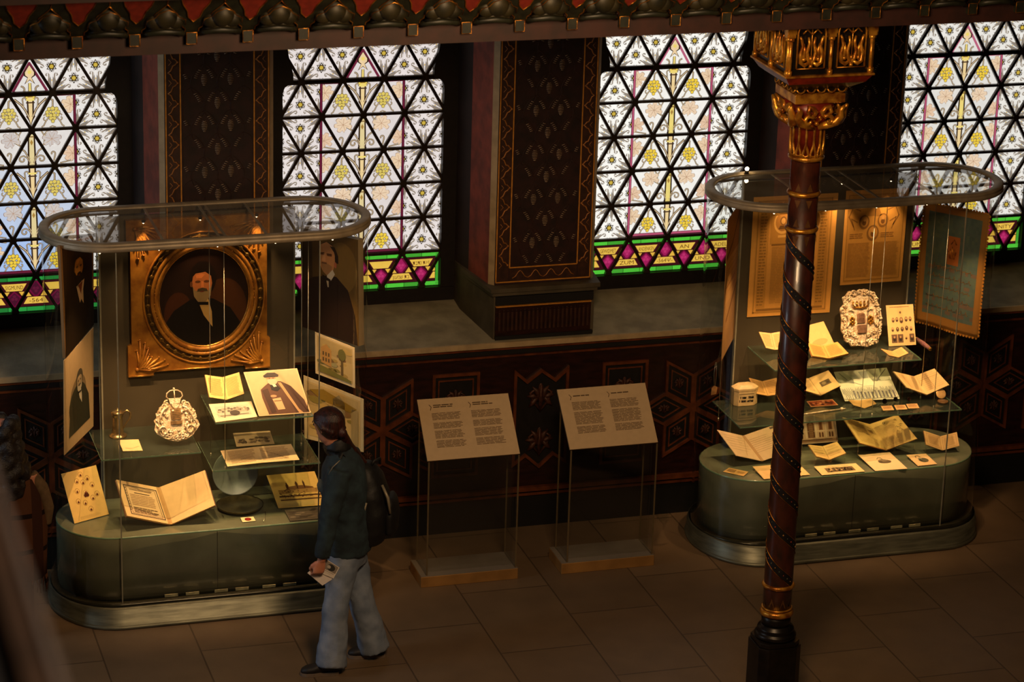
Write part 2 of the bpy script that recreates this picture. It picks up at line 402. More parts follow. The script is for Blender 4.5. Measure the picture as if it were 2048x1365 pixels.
def build_window(wi, xc):
    w = MB()
    Wd = .555
    def add(poly, colr, lay, hs=None, z=None):
        poly = clips(poly, hs) if hs else poly
        if len(poly) < 3: return
        c = C(*colr)
        for t in (tri2(poly) if len(poly) > 4 else [poly]):
            ar = 0
            for i in range(len(t)):
                a, b = t[i], t[(i+1) % len(t)]; ar += a[0]*b[1]-b[0]*a[1]
            if ar < 0: t = t[::-1]
            w.face([(xc+p[0], -lay*.0004, p[1]) for p in t], c)
    top = ZA+HN*1.9
    tri = []          # (kind, c, ztop, zbot)
    for r in range(-2, 6):
        zt, zb = ZA-r*HN, ZA-(r+1)*HN
        for c2 in range(-5, 6):
            c = c2/2
            upnode = (r % 2 == 0)       # row r nodes at odd halves
            apex_top = (c2 % 2 == 1) if upnode else (c2 % 2 == 0)
            tri.append(('u' if apex_top else 'd', c, zt, zb, r))
    SX = .285; hw = .0095
    for kind, c, zt, zb, r in tri:
        x = c*WN
        if kind == 'u': P3 = [(x-WN/2, zb), (x+WN/2, zb), (x, zt)]; cz = zb+HN/3; s = 1
        else: P3 = [(x-WN/2, zt), (x, zb), (x+WN/2, zt)]; cz = zt-HN/3; s = -1
        k = 2*HN/WN
        if kind == 'u': th = [(0,-1,-zb), (-k,1,zt-k*x), (k,1,zt+k*x)]
        else: th = [(0,1,zt), (k,-1,-zb+k*x), (-k,-1,-zb-k*x)]
        side = [(1,0,Wd), (-1,0,Wd)]
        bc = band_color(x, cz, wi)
        if r == 5:      # inscription band
            th = th+side
            add(P3, (58,14,22), 0, th)
            o = zt if kind == 'd' else None
            def T(dx, d): return (x+dx, zt-d)
            if kind == 'd':
                add([T(-.083,.062),(T(-.052,.112)),T(.052,.112),T(.083,.062)], (232,188,76), 2, th)
                add([T(-.075,.118),T(-.058,.160),T(-.030,.118)], (226,176,66), 2, th)
                add([T(.075,.118),T(.058,.160),T(.030,.118)], (226,176,66), 2, th)
                add([T(0,.112),T(.052,.162),T(0,.232),T(-.052,.162)], (108,14,52), 2, th)
                add([T(0,.124),T(.038,.162),T(0,.218),T(-.038,.162)], (160,30,86) if wi else (70,18,40), 3, th)
                for a in range(3):
                    add(circ2(x+.013*math.cos(a*2.094+PI/2), zt-.162+.013*math.sin(a*2.094+PI/2), .011, 8), (186,48,104) if wi else (92,24,50), 4, th)
            else:
                add([T(-.083,.204),T(-.056,.158),T(.056,.158),T(.083,.204)], (232,188,76), 2, th)
                add([T(-.075,.152),T(-.058,.110),T(-.030,.152)], (226,176,66), 2, th)
                add([T(.075,.152),T(.058,.110),T(.030,.152)], (226,176,66), 2, th)
                add([T(0,.032),T(.052,.104),T(.012,.156),T(-.012,.156),T(-.052,.104)], (108,14,52), 2, th)
                add([T(0,.048),T(.038,.104),T(.008,.145),T(-.008,.145),T(-.038,.104)], (160,30,86) if wi else (70,18,40), 3, th)
                for a in range(3):
                    add(circ2(x+.013*math.cos(a*2.094-PI/2), zt-.104+.013*math.sin(a*2.094-PI/2), .011, 8), (186,48,104) if wi else (92,24,50), 4, th)
            t = TXT[wi].get((kind, c))
            if t:
                t = HEB.get(t, t)
                zz = zt-.089 if kind == 'd' else zt-.183
                for pl in text_polys(t, .040, x, zz, .118):
                    add(pl, (96,52,20), 5)
            continue
        sets = []
        inner = r >= 0 and abs(c) <= 1
        if r >= 0:
            if abs(c) >= 1:
                if c > 0: sets.append(('out', th+side+[(-1,0,-(SX+hw))]))
                else: sets.append(('out', th+side+[(1,0,-(SX+hw))]))
            if abs(c) <= 1.5 and abs(c) < 1.4:
                sets.append(('in', th+[(1,0,SX-hw), (-1,0,SX-hw)]))
        else:
            sets.append(('out' if not (r == -1 and c == 0) else 'top', th+side))
        for nm, hs in sets:
            if nm == 'out':
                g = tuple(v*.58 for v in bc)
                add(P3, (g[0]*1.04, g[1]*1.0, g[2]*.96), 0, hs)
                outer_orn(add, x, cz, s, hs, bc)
            elif nm == 'top':
                add(P3, bc, 0, hs)
                pk = (112,36,58) if wi < 2 else (186,96,122)
                for sg in (-1, 1):
                    a = (sg*(WN/2-.030), zb); b = (0, zt-.055)
                    for q in stroke2([a, b], .017): add(q, pk, 2, hs)
                # onion-shaped bud on two pairs of leaves
                bud = [(-.012,-.135),(-.032,-.120),(-.034,-.10),(-.016,-.074),(0,-.052),(.016,-.074),(.034,-.10),(.032,-.120),(.012,-.135),(.030,-.175),(.012,-.16),(0,-.15),(-.012,-.16),(-.030,-.175)]
                add([(x+p[0]*1.18, zt-.012+p[1]*1.05) for p in bud], (52,34,26), 3, hs)
                add([(x+p[0]*.86, zt-.020+p[1]*.96) for p in bud], (236,206,160), 4, hs)
                add(circ2(x, zt-.115, .013, 8), (240,214,110), 5, hs)
                add([(x-.012,zb),(x+.012,zb),(x+.010,zb+.06),(x-.010,zb+.06)], (60,40,26), 2, hs)
                add([(x-.008,zb),(x+.008,zb),(x+.006,zb+.06),(x-.006,zb+.06)], (238,212,120), 5, hs)
                for sg in (-1, 1): vine(add, arc2(sg*.055, zb+.012, .028, PI/2, PI/2+sg*2.6, 7, .012), hs)
            else:
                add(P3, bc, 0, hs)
                lt = tuple(bc)
                cols = ((240,214,104), (236,190,140), (226,196,170))
                if c == 0:
                    if r in (1, 3):      # up triangle: candle shaft
                        add([(-.028,zb),(-.024,zt-.045),(0,zt-.010),(.024,zt-.045),(.028,zb)], (48,32,22), 3, hs)
                        add([(-.017,zb),(-.014,zt-.045),(0,zt-.020),(.014,zt-.045),(.017,zb)], (238,214,122) if wi > 1 else (226,206,150), 4, hs)
                        add([(-.026,zt-.055),(.026,zt-.055),(.026,zt-.048),(-.026,zt-.048)], (120,84,40), 5, hs)
                        add([(-.010,zt-.09),(0,zt-.11),(.010,zt-.09),(0,zt-.07)], (170,130,60), 5, hs)
                        for sg in (-1, 1):
                            vine(add, [(sg*.018,zb+.05),(sg*.045,zb+.10),(sg*.085,zb+.13)], hs)
                            vine(add, [(sg*.012,zb+.02),(sg*.030,zb+.055),(sg*.052,zb+.068)]+arc2(sg*.062, zb+.045, .022, PI/2, PI/2-sg*5.2, 10, .010), hs, .009)
                            add(circ2(sg*.024, zb+.012, .007, 8), (40,26,18), 6, hs)
                    elif r in (0, 2, 4):   # down triangle
                        if r == 0:
                            add(circ2(0, zt-.035, .036, 14, .030), (80,56,26), 3, hs)
                            add(circ2(0, zt-.035, .031, 14, .025), (238,210,96), 4, hs)
                            add(arc2(0, zt-.035, .018, 0, PI, 6), (170,130,50), 5, hs)
                        add([(-.025,zt-.0),( -.021,zb+.10),(-.030,zb+.085),(-.012,zb+.055),(0,zb+.015),(.012,zb+.055),(.030,zb+.085),(.021,zb+.10),(.025,zt)], (56,38,26), 3, hs)
                        add([(-.014,zt),(-.011,zb+.10),(-.016,zb+.085),(-.006,zb+.055),(0,zb+.03),(.006,zb+.055),(.016,zb+.085),(.011,zb+.10),(.014,zt)], (238,208,150), 4, hs)
                        add([(-.028,zt-.075),(.028,zt-.075),(.028,zt-.066),(-.028,zt-.066)], (70,48,30), 5, hs)
                        add([(-.026,zt-.058),(.026,zt-.058),(.026,zt-.046),(-.026,zt-.046)], (240,216,120), 5, hs)
                        for sg in (-1, 1):
                            vine(add, [(sg*.014,zb+.085),(sg*.035,zb+.13),(sg*.060,zb+.165),(sg*.10,zb+.20)], hs, .013)
                            vine(add, [(sg*.045,zb+.15),(sg*.048,zb+.175)]+arc2(sg*.036, zb+.198, .016, -.6*sg if sg > 0 else PI+.6, (PI*1.1) if sg > 0 else -.1*PI, 7, .009), hs, .008)
                            vine(add, arc2(sg*.058, zb+.09, .010, 0, PI, 5), hs, .006)
                elif kind == 'u':     # grapes (r even, c half) 
                    if abs(c) == .5 and r in (0, 2, 4):
                        gx, gz = x, cz+.012
                        vine(add, [(gx, gz+.03), (gx+.002, zt-.06), (gx-(.02 if c > 0 else -.02), zt-.045)], hs)
                        for sg in (-1, 1):
                            vine(add, [(gx+sg*.026, gz-.022),(gx+sg*.045,gz-.045),(gx+sg*.060,gz-.075),(gx+sg*.072,gz-.082)], hs, .008)
                            vine(add, arc2(gx+sg*.050, gz-.028, .016, PI if sg > 0 else 0, (PI+4.2) if sg > 0 else -4.2, 8, .008), hs, .007)
                            vine(add, [(gx+sg*.034,gz-.002),(gx+sg*.05,gz+.002),(gx+sg*.058,gz-.008)], hs, .007)
                        vine(add, [(gx-.02,gz-.086),(gx-.004,gz-.078),(gx+.016,gz-.086)], hs, .006)
                        grape(add, gx, gz, hs, wi > 1 or r == 4)
                    elif abs(c) == 1:   # half leaf beside the strip
                        leaf(add, x-(.02 if c > 0 else -.02), cz-.01, hs, .3, (230,196,164))
                        vine(add, [(x-(.10 if c > 0 else -.10), zb+.012),(x-(.02 if c > 0 else -.02), zb+.028)], hs, .008)
                else:
                    if abs(c) == .5 and r in (1, 3):
                        leaf(add, x-(.010 if c > 0 else -.010)*1, cz+.012, hs, .2 if c > 0 else .55, (236,208,176) if wi != 0 else (206,196,190))
                        sg = 1 if c < 0 else -1
                        vine(add, [(x+sg*.015,cz+.005),(x+sg*.045,cz-.012),(x+sg*.09,cz-.04)], hs, .009)
                        vine(add, [(x,zb+.03),(x+.008,zb+.065)]+arc2(x-.004, zb+.078, .013, 0, PI*1.1, 6, .010), hs, .009)
                        vine(add, [(x+sg*.06,cz-.005),(x+sg*.055,cz+.045),(x+sg*.04,cz+.065)], hs, .008)
                        vine(add, [(x+sg*.055,cz+.03),(x+sg*.075,cz+.065)], hs, .008)
                    elif abs(c) == 1:
                        leaf(add, x-(.025 if c > 0 else -.025), cz-.01, hs, .9, (234,204,168))
                        vine(add, [(x-(.10 if c > 0 else -.10), zt-.02),(x-(.05 if c > 0 else -.05), zt-.012),(x-(.02 if c > 0 else -.02), zt-.03)], hs, .008)
    # coloured strips that frame the middle field
    pk = (104,30,52) if wi < 2 else (184,84,112)
    zF = ZA-5*HN; zG = ZA-6*HN
    for sg in (-1, 1):
        x = sg*SX
        add([(x-hw,zF),(x+hw,zF),(x+hw,ZA),(x-hw,ZA)], (40,16,22), 8)
        add([(x-hw*.68,zF),(x+hw*.68,zF),(x+hw*.68,ZA),(x-hw*.68,ZA)], pk, 9)
        add([(sg*.14,ZA-.032),(x,ZA-.032),(x,ZA-.014),(sg*.14,ZA-.014)], pk, 9)
    add([(-SX,zF+.008),(SX,zF+.008),(SX,zF+.030),(-SX,zF+.030)], (40,16,22), 8)
    add([(-SX,zF+.012),(SX,zF+.012),(SX,zF+.027),(-SX,zF+.027)], pk, 9)
    gr = (74,178,52) if wi else (40,140,58)
    for a, b in ((zF-.042, zF-.018), (zG-.006, zG+.022)):
        add([(-Wd,a-.004),(Wd,a-.004),(Wd,b+.004),(-Wd,b+.004)], (14,30,10), 8)
        n = 9
        for i in range(n):
            x0 = -Wd+2*Wd*i/n; x1 = x0+2*Wd/n-.003
            k = 1+.12*math.sin(i*2.3+wi)
            add([(x0,a),(x1,a),(x1,b),(x0,b)], tuple(v*k for v in gr), 9)
    for sg in (-1, 1):
        x0, x1 = sorted((sg*Wd, sg*(Wd-.028)))
        add([(x0,zG),(x1,zG),(x1,zF-.02),(x0,zF-.02)], (14,30,10), 8)
        add([(x0+.003,zG),(x1-.005,zG),(x1-.005,zF-.02),(x0+.003,zF-.02)], tuple(v*.85 for v in gr), 9)
    root = w.build('window_%d' % (wi+1), M_pane, loc=(xc, 0, zG))
    tag(root, kind='structure')
    root['label'] = ['leftmost stained glass window, bluish daylight in its lower panes, cut by the frame edge',
                     'stained glass window between the left display case and the middle pilaster, Hebrew words at its foot',
                     'bright stained glass window left of the spiral column, reading GEWIDMET ZUM ANDENKEN',
                     'rightmost stained glass window behind the right display case and hanging banner'][wi]
    # iron lattice in front of the panes
    lat = MB()
    def bar(p, q, wd, d0=-.030, d1=-.006):
        for poly in stroke2([p, q], wd):
            poly = clips(poly, [(1,0,.56), (-1,0,.56)])
            if len(poly) < 3: continue
            ar = sum(poly[i][0]*poly[(i+1) % len(poly)][1]-poly[(i+1) % len(poly)][0]*poly[i][1] for i in range(len(poly)))
            if ar < 0: poly = poly[::-1]
            lat.prism([(xc+a, d0, b) for a, b in poly], (0, d1-d0, 0))
    for r in range(-2, 7):
        z = ZA-r*HN
        if -1 <= r <= 5: bar((-.56, z), (.56, z), .0185)
        if r < 6:
            for c2 in range(-5, 6):
                if (c2 % 2 == 1) == (r % 2 == 0):
                    for sg in (-1, 1):
                        a = (c2/2*WN, z); b = (c2/2*WN+sg*WN/2, z-HN)
                        if min(abs(a[0]), abs(b[0])) < .56: bar(a, b, .0200, -.034, -.010)
        for c2 in range(-4, 5):
            if (c2 % 2 == 1) == (r % 2 == 0) and abs(c2/2*WN) < .55:
                lat.prism([(xc+c2/2*WN+a, -.038, z+b) for a, b in circ2(0, 0, .026, 8)], (0, .03, 0))
    bar((-.56, ZA-.012), (.56, ZA-.012), .02)
    lat.build('lattice', M_bar, root, fixn=True)
    # frame with rounded shoulders
    fr = MB()
    prof = [(.555,zG-.012),(.557,2.95),(.553,2.985),(.540,3.012),(.515,3.028),(.484,3.032),(.484,3.095),(.490,3.12),(.503,3.17),(.517,3.23),(.525,3.29),(.520,3.36),(.50,3.44),(.46,3.52),(.40,3.58),(.40,3.75),(.75,3.75),(.75,zG-.012)]
    for sg in (-1, 1):
        for t in tri2(prof):
            pts = [(xc+sg*a, -.045, b) for a, b in t]
            if sg < 0: pts = pts[::-1]
            fr.face(pts)
        ed = prof[:16]
        for (a, b), (c, d) in zip(ed, ed[1:]):
            fr.face([(xc+sg*a,-.045,b),(xc+sg*c,-.045,d),(xc+sg*c,.01,d),(xc+sg*a,.01,b)])
    fr.box((xc-.75,-.045,zG-.13), (xc+.75,.01,zG-.010))
    fr.build('window_frame', M_frame, root)
    return root

for wi in range(4): build_window(wi, .003+(wi-1)*S)

# ---- outer wall, floor, ceiling
def struct(mb, name, mat, label=None, parent=None, **k):
    o = mb.build(name, mat, parent, **k)
    if parent is None: tag(o, label, kind='structure')
    return o
w = MB(); w.box((-6.5,.03,-.2), (8.5,.35,1.46)); w.box((-6.5,.03,3.6), (8.5,.35,6.5))
for k in range(-2, 4):
    w.box((S*k+.6,.03,1.4), (S*k+S-.6,.35,3.7))
struct(w, 'wall_back', M_dark, 'dark outer wall behind the windows')
# floor of stone slabs
m, nt, out = newmat('stone_floor'); N = nt.nodes.new; L = nt.links.new
b = N('ShaderNodeBsdfPrincipled'); L(b.outputs[0], out.inputs[0])
tc = N('ShaderNodeTexCoord'); mp = N('ShaderNodeMapping'); mp.inputs['Rotation'].default_value = (0,0,PI/2); mp.inputs['Location'].default_value = (.1,.33,0)
L(tc.outputs['Object'], mp.inputs[0])
br = N('ShaderNodeTexBrick'); br.inputs['Scale'].default_value = 1; br.inputs['Brick Width'].default_value = .92; br.inputs['Row Height'].default_value = .60
br.inputs['Mortar Size'].default_value = .006; br.inputs['Mortar Smooth'].default_value = .3
br.inputs['Color1'].default_value = C(112,92,70); br.inputs['Color2'].default_value = C(103,84,64); br.inputs['Mortar'].default_value = C(76,61,46)
L(mp.outputs[0], br.inputs[0])
no = N('ShaderNodeTexNoise'); no.inputs['Scale'].default_value = 5; no.inputs['Detail'].default_value = 6
L(tc.outputs['Object'], no.inputs[0])
mr = N('ShaderNodeMapRange'); mr.inputs[3].default_value = .75; mr.inputs[4].default_value = 1.2; L(no.outputs[0], mr.inputs[0])
mx = N('ShaderNodeMix'); mx.data_type = 'RGBA'; mx.blend_type = 'MULTIPLY'; mx.inputs[0].default_value = 1
L(br.outputs[0], mx.inputs[6]); L(mr.outputs[0], mx.inputs[7]); L(mx.outputs[2], b.inputs['Base Color'])
b.inputs['Roughness'].default_value = .42; b.inputs['Specular IOR Level'].default_value = .35
bp = N('ShaderNodeBump'); bp.inputs['Strength'].default_value = .15; bp.inputs['Distance'].default_value = .004
L(br.outputs['Fac'], bp.inputs['Height']); bp.invert = True; L(bp.outputs[0], b.inputs['Normal'])
w = MB(); w.box((-6.5,-14,-.2), (8.5,.35,0))
struct(w, 'floor', m, 'brown stone slab floor')
w = MB(); w.box((-6.5,-3.3,4.6), (8.5,.35,4.75))
struct(w, 'ceiling', M_dark, 'dark underside of the gallery')
w = MB(); w.box((-6.7,-14,-.2), (-6.5,.35,6.5))
struct(w, 'wall_left', M_dark, 'dark side wall beyond the left of the view')
w = MB(); w.box((8.5,-14,-.2), (8.7,.35,6.5))
struct(w, 'wall_right', M_dark, 'dark side wall beyond the right of the view')

# ---- wainscot with sill
w = MB()
w.box((-6.5,YF,0), (8.5,.03,1.325))
wall = struct(w, 'wall_front_wainscot', M_wain, 'dark red panelled wainscot below the windows')
wall.name = 'wall_wainscot'
w = MB()
for z0, z1, d in ((.235,.252,.020),(.270,.300,.034),(1.255,1.268,.008),(1.31,1.328,.012)):
    w.box((-6.5,YF-d,z0), (8.5,YF,z1))
struct(w, 'moulding', M_wainm, parent=wall)
w = MB(); w.box((-6.5,YF-.006,0), (8.5,YF,.232)); w.box((-6.5,YF-.004,1.275),(8.5,YF,1.305))
struct(w, 'plinth_band', M_black, parent=wall)
def ring(mb, pts, wd, d):
    """raised moulding following a closed XZ outline on the wainscot"""
    n = len(pts)
    cx = sum(p[0] for p in pts)/n; cz = sum(p[1] for p in pts)/n
    inn = []
    for i in range(n):
        p0, p1, p2 = Vector(pts[i-1]), Vector(pts[i]), Vector(pts[(i+1) % n])
        a = (p1-p0).normalized(); b2 = (p2-p1).normalized()
        n1 = Vector((-a.y, a.x)); n2 = Vector((-b2.y, b2.x)); bis = (n1+n2)
        q = bis.dot(n1)
        inn.append(p1+bis*(wd/max(q, .25)))
    for i in range(n):
        j = (i+1) % n
        o0, o1, i0, i1 = pts[i], pts[j], inn[i], inn[j]
        y0, y1 = YF, YF-d
        mb.face([(o0[0],y0,o0[1]),(o1[0],y0,o1[1]),(o1[0],y1,o1[1]),(o0[0],y1,o0[1])])
        mb.face([(o0[0],y1,o0[1]),(o1[0],y1,o1[1]),(i1[0],y1,i1[1]),(i0[0],y1,i0[1])])
        mb.face([(i0[0],y1,i0[1]),(i1[0],y1,i1[1]),(i1[0],y0,i1[1]),(i0[0],y0,i0[1])])
    return [(p.x, p.y) for p in inn]
def leafy(mb, cx, cz, sx, sz, seed, y=YF):
    rnd = random.Random(seed)
    for sg in (-1, 1):
        for k in range(3):
            a = .5+k*.75
            mb.tube([(cx+sg*sx*.08,y-.004,cz+sz*.10*(k-1)),(cx+sg*sx*.30*math.sin(a),y-.009,cz+sz*.30*math.cos(a)),(cx+sg*sx*.50*math.sin(a+.15),y-.006,cz+sz*.50*math.cos(a+.15))], [sx*.05,sx*.10,sx*.02], 8)
        mb.tube([(cx,y-.006,cz-sz*.4),(cx+sg*sx*.25,y-.010,cz-sz*.1),(cx+sg*sx*.38,y-.010,cz+sz*.2),(cx+sg*sx*.15,y-.008,cz+sz*.33)], sx*.05, 6)
    mb.ball((cx, y-.006, cz+sz*.30), 1, n=8, m=6, sc_=(sx*.10, .009, sz*.20))
    mb.ball((cx, y-.006, cz-sz*.05), 1, n=8, m=6, sc_=(sx*.08, .010, sz*.30))
    mb.tube([(cx,y-.008,cz-sz*.45),(cx,y-.014,cz+sz*.45)], sx*.04, 6)
for k in range(-2, 4):
    cx = k*S-.02; cz = .79; a = .24
    fr = MB(); pn = MB(); lf = MB(); fi = MB()
    e = [Vector((0,a)), Vector((a*.866,a*.5)), Vector((a*.866,-a*.5)), Vector((0,-a)), Vector((-a*.866,-a*.5)), Vector((-a*.866,a*.5))]
    for i in range(6):
        p, q = e[i], e[(i+1) % 6]
        pts = [(cx,cz),(cx+q.x,cz+q.y),(cx+p.x+q.x,cz+p.y+q.y),(cx+p.x,cz+p.y)]
        i1 = ring(fr, pts, .018, .020)
        pn.face([(x,YF-.003,z) for x, z in i1])
        c0 = Vector((cx+(p.x+q.x)/2, cz+(p.y+q.y)/2))
        i2 = [(c0.x+(x-c0.x)*.72, c0.y+(z-c0.y)*.72) for x, z in i1]
        i2 = ring(fi, i2, .008, .010)
        lf_s = .085
        leafy(lf, c0.x, c0.y, lf_s*(1.15 if i in (1,4) else .95), lf_s*(.85 if i in (1,4) else 1.1), k*7+i)
    for sg in (-1, 1):
        x0 = cx+sg*.506
        pts = [(x0-.165,.42),(x0+.165,.42),(x0+.165,1.165),(x0-.165,1.165)]
        i1 = ring(fr, pts, .020, .020); pn.face([(x,YF-.003,z) for x, z in i1])
        ring(fi, [(x0-.125,.465),(x0+.125,.465),(x0+.125,1.12),(x0-.125,1.12)], .009, .012)
        for zz in (.60,.79,.985): leafy(lf, x0, zz, .15, .13, k+zz)
    x0 = cx+S/2
    zig = [(x0-.195,.45),(x0-.10,.52),(x0,.43),(x0+.10,.52),(x0+.195,.45),(x0+.195,1.165),(x0+.10,1.08),(x0,1.155),(x0-.10,1.08),(x0-.195,1.165)]
    i1 = ring(fr, zig, .020, .022)
    for t in tri2(i1): pn.face([(x,YF-.003,z) for x, z in t])
    for zz in (.62, .94): leafy(lf, x0, zz, .20, .22, k*3+zz)
    struct(fr, 'panel_moulding', M_wainm, parent=wall, fixn=True)
    struct(fi, 'inner_moulding', M_wainm, parent=wall, fixn=True)
    struct(pn, 'recessed_panel', M_panel, parent=wall)
    struct(lf, 'carved_ornament', M_leaf, parent=wall)
# sill slab
w = MB()
w.prism([(-6.5,YF-.018,1.328),(-6.5,YF-.018,1.362),(-6.5,-.04,1.45),(-6.5,-.04,1.328)], (15,0,0))
sill = struct(w, 'trim_1', M_stone, 'grey stone window sill running along the wall', fixn=True)
w = MB(); w.box((-6.5,YF-.024,1.330),(8.5,YF-.004,1.366)); struct(w, 'sill_nosing', M_stone2, parent=sill)

# ---- pilasters
M_pil = pm('pilaster_maroon', C(46,18,15), .55, 0, .3, 16)
M_pilb = pm('pilaster_border_brown', C(66,36,22), .5, 0, .25, 20)
M_pale = pm('pale_bud_paint', C(214,184,150), .5, .2, .2, 30)
M_zig = pm('zigzag_gold_paint', C(196,128,66), .45, .3, .2, 30)
M_ped0 = pm('pedestal_stone', C(84,74,56), .65, 0, .2, 8)
def pilaster(k):
    xc = S/2+k*S; y = -.65
    w = MB()
    H = 4.6
    def col_(pts, z0, z1): w.prism([(a, b_, z0) for a, b_ in pts], (0,0,z1-z0))
    core = [(xc-.34,y),(xc+.34,y),(xc+.34,0.03),(xc-.34,0.03)]
    col_(core, 1.70, H)
    root = struct(w, 'wall_pilaster', M_pil, 'dark maroon painted pilaster between two windows', fixn=True)
    for sg in (-1, 1):
        w = MB(); X = lambda d: xc+sg*d
        w.prism([(X(.338),y+.004,1.70),(X(.372),y+.045,1.70),(X(.338),y+.10,1.70)], (0,0,H-1.70))
        struct(w, 'stone_edge', M_stone2, parent=root, fixn=True)
        w = MB(); w.prism([(X(.33),y+.08,1.6),(X(.371),y+.05,1.6),(X(.415),-.27,1.6),(X(.33),-.27,1.6)], (0,0,H-1.6))
        struct(w, 'red_reveal', M_red, parent=root, fixn=True)
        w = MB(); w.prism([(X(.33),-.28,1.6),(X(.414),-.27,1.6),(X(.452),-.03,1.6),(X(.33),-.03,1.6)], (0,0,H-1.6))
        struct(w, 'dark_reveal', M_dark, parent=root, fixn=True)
    # painted face: border lines, zigzag, buds
    gl = MB(); yy = y-.004
    zb = 1.755; xo, xi = .332, .238
    for x in (-xo, -xi, xi, xo): gl.box((xc+x-.004,yy,zb if abs(x) == xo else zb+.10), (xc+x+.004,y,H))
    gl.box((xc-xo,yy,zb-.004), (xc+xo,y,zb+.004)); gl.box((xc-xi,yy,zb+.096), (xc+xi,y,zb+.104))
    struct(gl, 'gold_border', M_goldline, parent=root)
    bd = MB()
    for sg in (-1, 1):
        x0, x1 = sorted((sg*(xi+.006), sg*(xo-.006)))
        bd.box((xc+x0,y-.002,zb+.005), (xc+x1,y,H))
    bd.box((xc-xi,y-.002,zb+.005), (xc+xi,y,zb+.094))
    struct(bd, 'border_ground', M_pilb, parent=root)
    zg = MB(); rnd = random.Random(k)
    per = .135
    for sg in (-1, 1):
        z = zb+.12; i = 0
        while z < H:
            xa, xb = (xi+.016, xo-.016)
            p = [(xa, z), (xa+.018, z+.022), (xa+.030, z+.022), (xb-.018, z+per/2-.010), (xb, z+per/2), (xb-.018, z+per/2+.012), (xa+.030, z+per-.024), (xa+.016, z+per-.018), (xa, z+per)]
            zg.tube([(xc+sg*a, y-.004, b_) for a, b_ in p], .0048, 5)
            zg.tube([(xc+sg*(xb-.005), y-.003, z+.02), (xc+sg*(xa+.040), y-.003, z+.0), (xc+sg*(xb-.004), y-.003, z-.02)], .0022, 5)
            zg.ball((xc+sg*xa, y-.004, z), .008, n=6, m=4)
            z += per
    n = 4
    for i in range(n):
        x0 = -xi+.02+i*(2*xi-.04)/n; dx = (2*xi-.04)/n
        zg.tube([(xc+x0+dx*t, y-.004, zb+.025+h_) for t, h_ in ((0,.0),(.2,.012),(.4,.045),(.5,.052),(.6,.045),(.8,.012),(1,0))], .0035, 5)
    struct(zg, 'zigzag_ornament', M_zig, parent=root)
    bu = MB()
    zr = 1.99; r = 0
    while zr < H-.1:
        xs = (-.085, .085) if r % 2 == 0 else (0,)
        for x in xs:
            for q in range(7):
                ww = .016*math.sin(PI*(q+1)/8.5)+.003
                bu.tube([(xc+x-ww,y-.003,zr+q*.011),(xc+x,y-.004,zr-.003+q*.011),(xc+x+ww,y-.003,zr+q*.011)], .0020, 4)
        xs2 = (-.085,.085) if r % 2 == 0 else (-.17, 0, .17)
        for x in xs2:
            for sg in (-1, 1):
                for q in range(5):
                    xx = x+sg*(.030+.012*(q*.25)**2+.004*q); z_ = zr-.105+q*.012
                    if abs(xx) > xi-.02: continue
                    bu.tube([(xc+xx-.009,y-.003,z_+sg*.003),(xc+xx+.009,y-.003,z_-sg*.003)], .0018, 4)
        zr += .152; r += 1
    struct(bu, 'bud_ornament', M_pale, parent=root)
    tr = MB()
    zr = 1.95; r = 0
    while zr < H-.1:      # thin tracery, a tone above the ground
        for x in ((-.085, .085) if r % 2 == 0 else (-.17, 0, .17)):
            pts = []
            for q in range(17):
                a = 2*PI*q/16
                X_ = x+.072*math.sin(a)*(1-.25*math.cos(2*a)); Z_ = zr+.05+.125*math.cos(a)
                pts.append((xc+max(-xi+.012, min(xi-.012, X_)), y-.002, Z_))
            tr.tube(pts, .0016, 4)
        zr += .152; r += 1
    struct(tr, 'tracery', M_pilb, parent=root)
    # pedestal below
    st = MB()
    def frust(z0, z1, e, yf, xb=.45):
        st.prism([(xc-.34-e,yf,z0),(xc+.34+e,yf,z0),(xc+xb,-.20,z0),(xc+xb,-.04,z0),(xc-xb,-.04,z0),(xc-xb,-.20,z0)], (0,0,z1-z0))
    frust(1.33, 1.68, .015, -.70); frust(1.68, 1.705, .030, -.718); frust(1.705, 1.735, .045, -.728)
    pd = struct(st, 'stone_pedestal', M_ped0, parent=root, fixn=True)
    pf = MB(); pf.box((xc-.345,-.712,1.36), (xc+.330,-.70,1.60))
    struct(pf, 'pedestal_panel', M_wain, parent=root)
    pf = MB()
    for i in range(22):
        x0 = xc-.325+i*.0297
        pf.box((x0,-.719,1.43), (x0+.014,-.712,1.565)); pf.tube([(x0,-.716,1.565),(x0+.007,-.718,1.577),(x0+.014,-.716,1.565)], .003, 5)
    struct(pf, 'reeded_band', M_pilb, parent=root)
    pf = MB(); pf.box((xc-.345,-.722,1.600), (xc+.330,-.70,1.607)); struct(pf, 'gold_fillet', M_goldline, parent=root)
    pf = MB(); pf.box((xc-.345,-.714,1.613), (xc+.345,-.70,1.672)); pf.box((xc-.345,-.720,1.352), (xc+.345,-.70,1.395)); struct(pf, 'dark_groove', M_black, parent=root)
    return root
names = ['pilaster left of the leftmost window', 'dark maroon patterned pilaster behind the left display case', 'dark maroon patterned pilaster in the middle, striped buds inside a zigzag border',
         'dark maroon patterned pilaster behind the gilt capital', 'pilaster right of the rightmost window']
for i, k in enumerate((-2,-1,0,1,2)):
    o = pilaster(k); o['label'] = names[i]
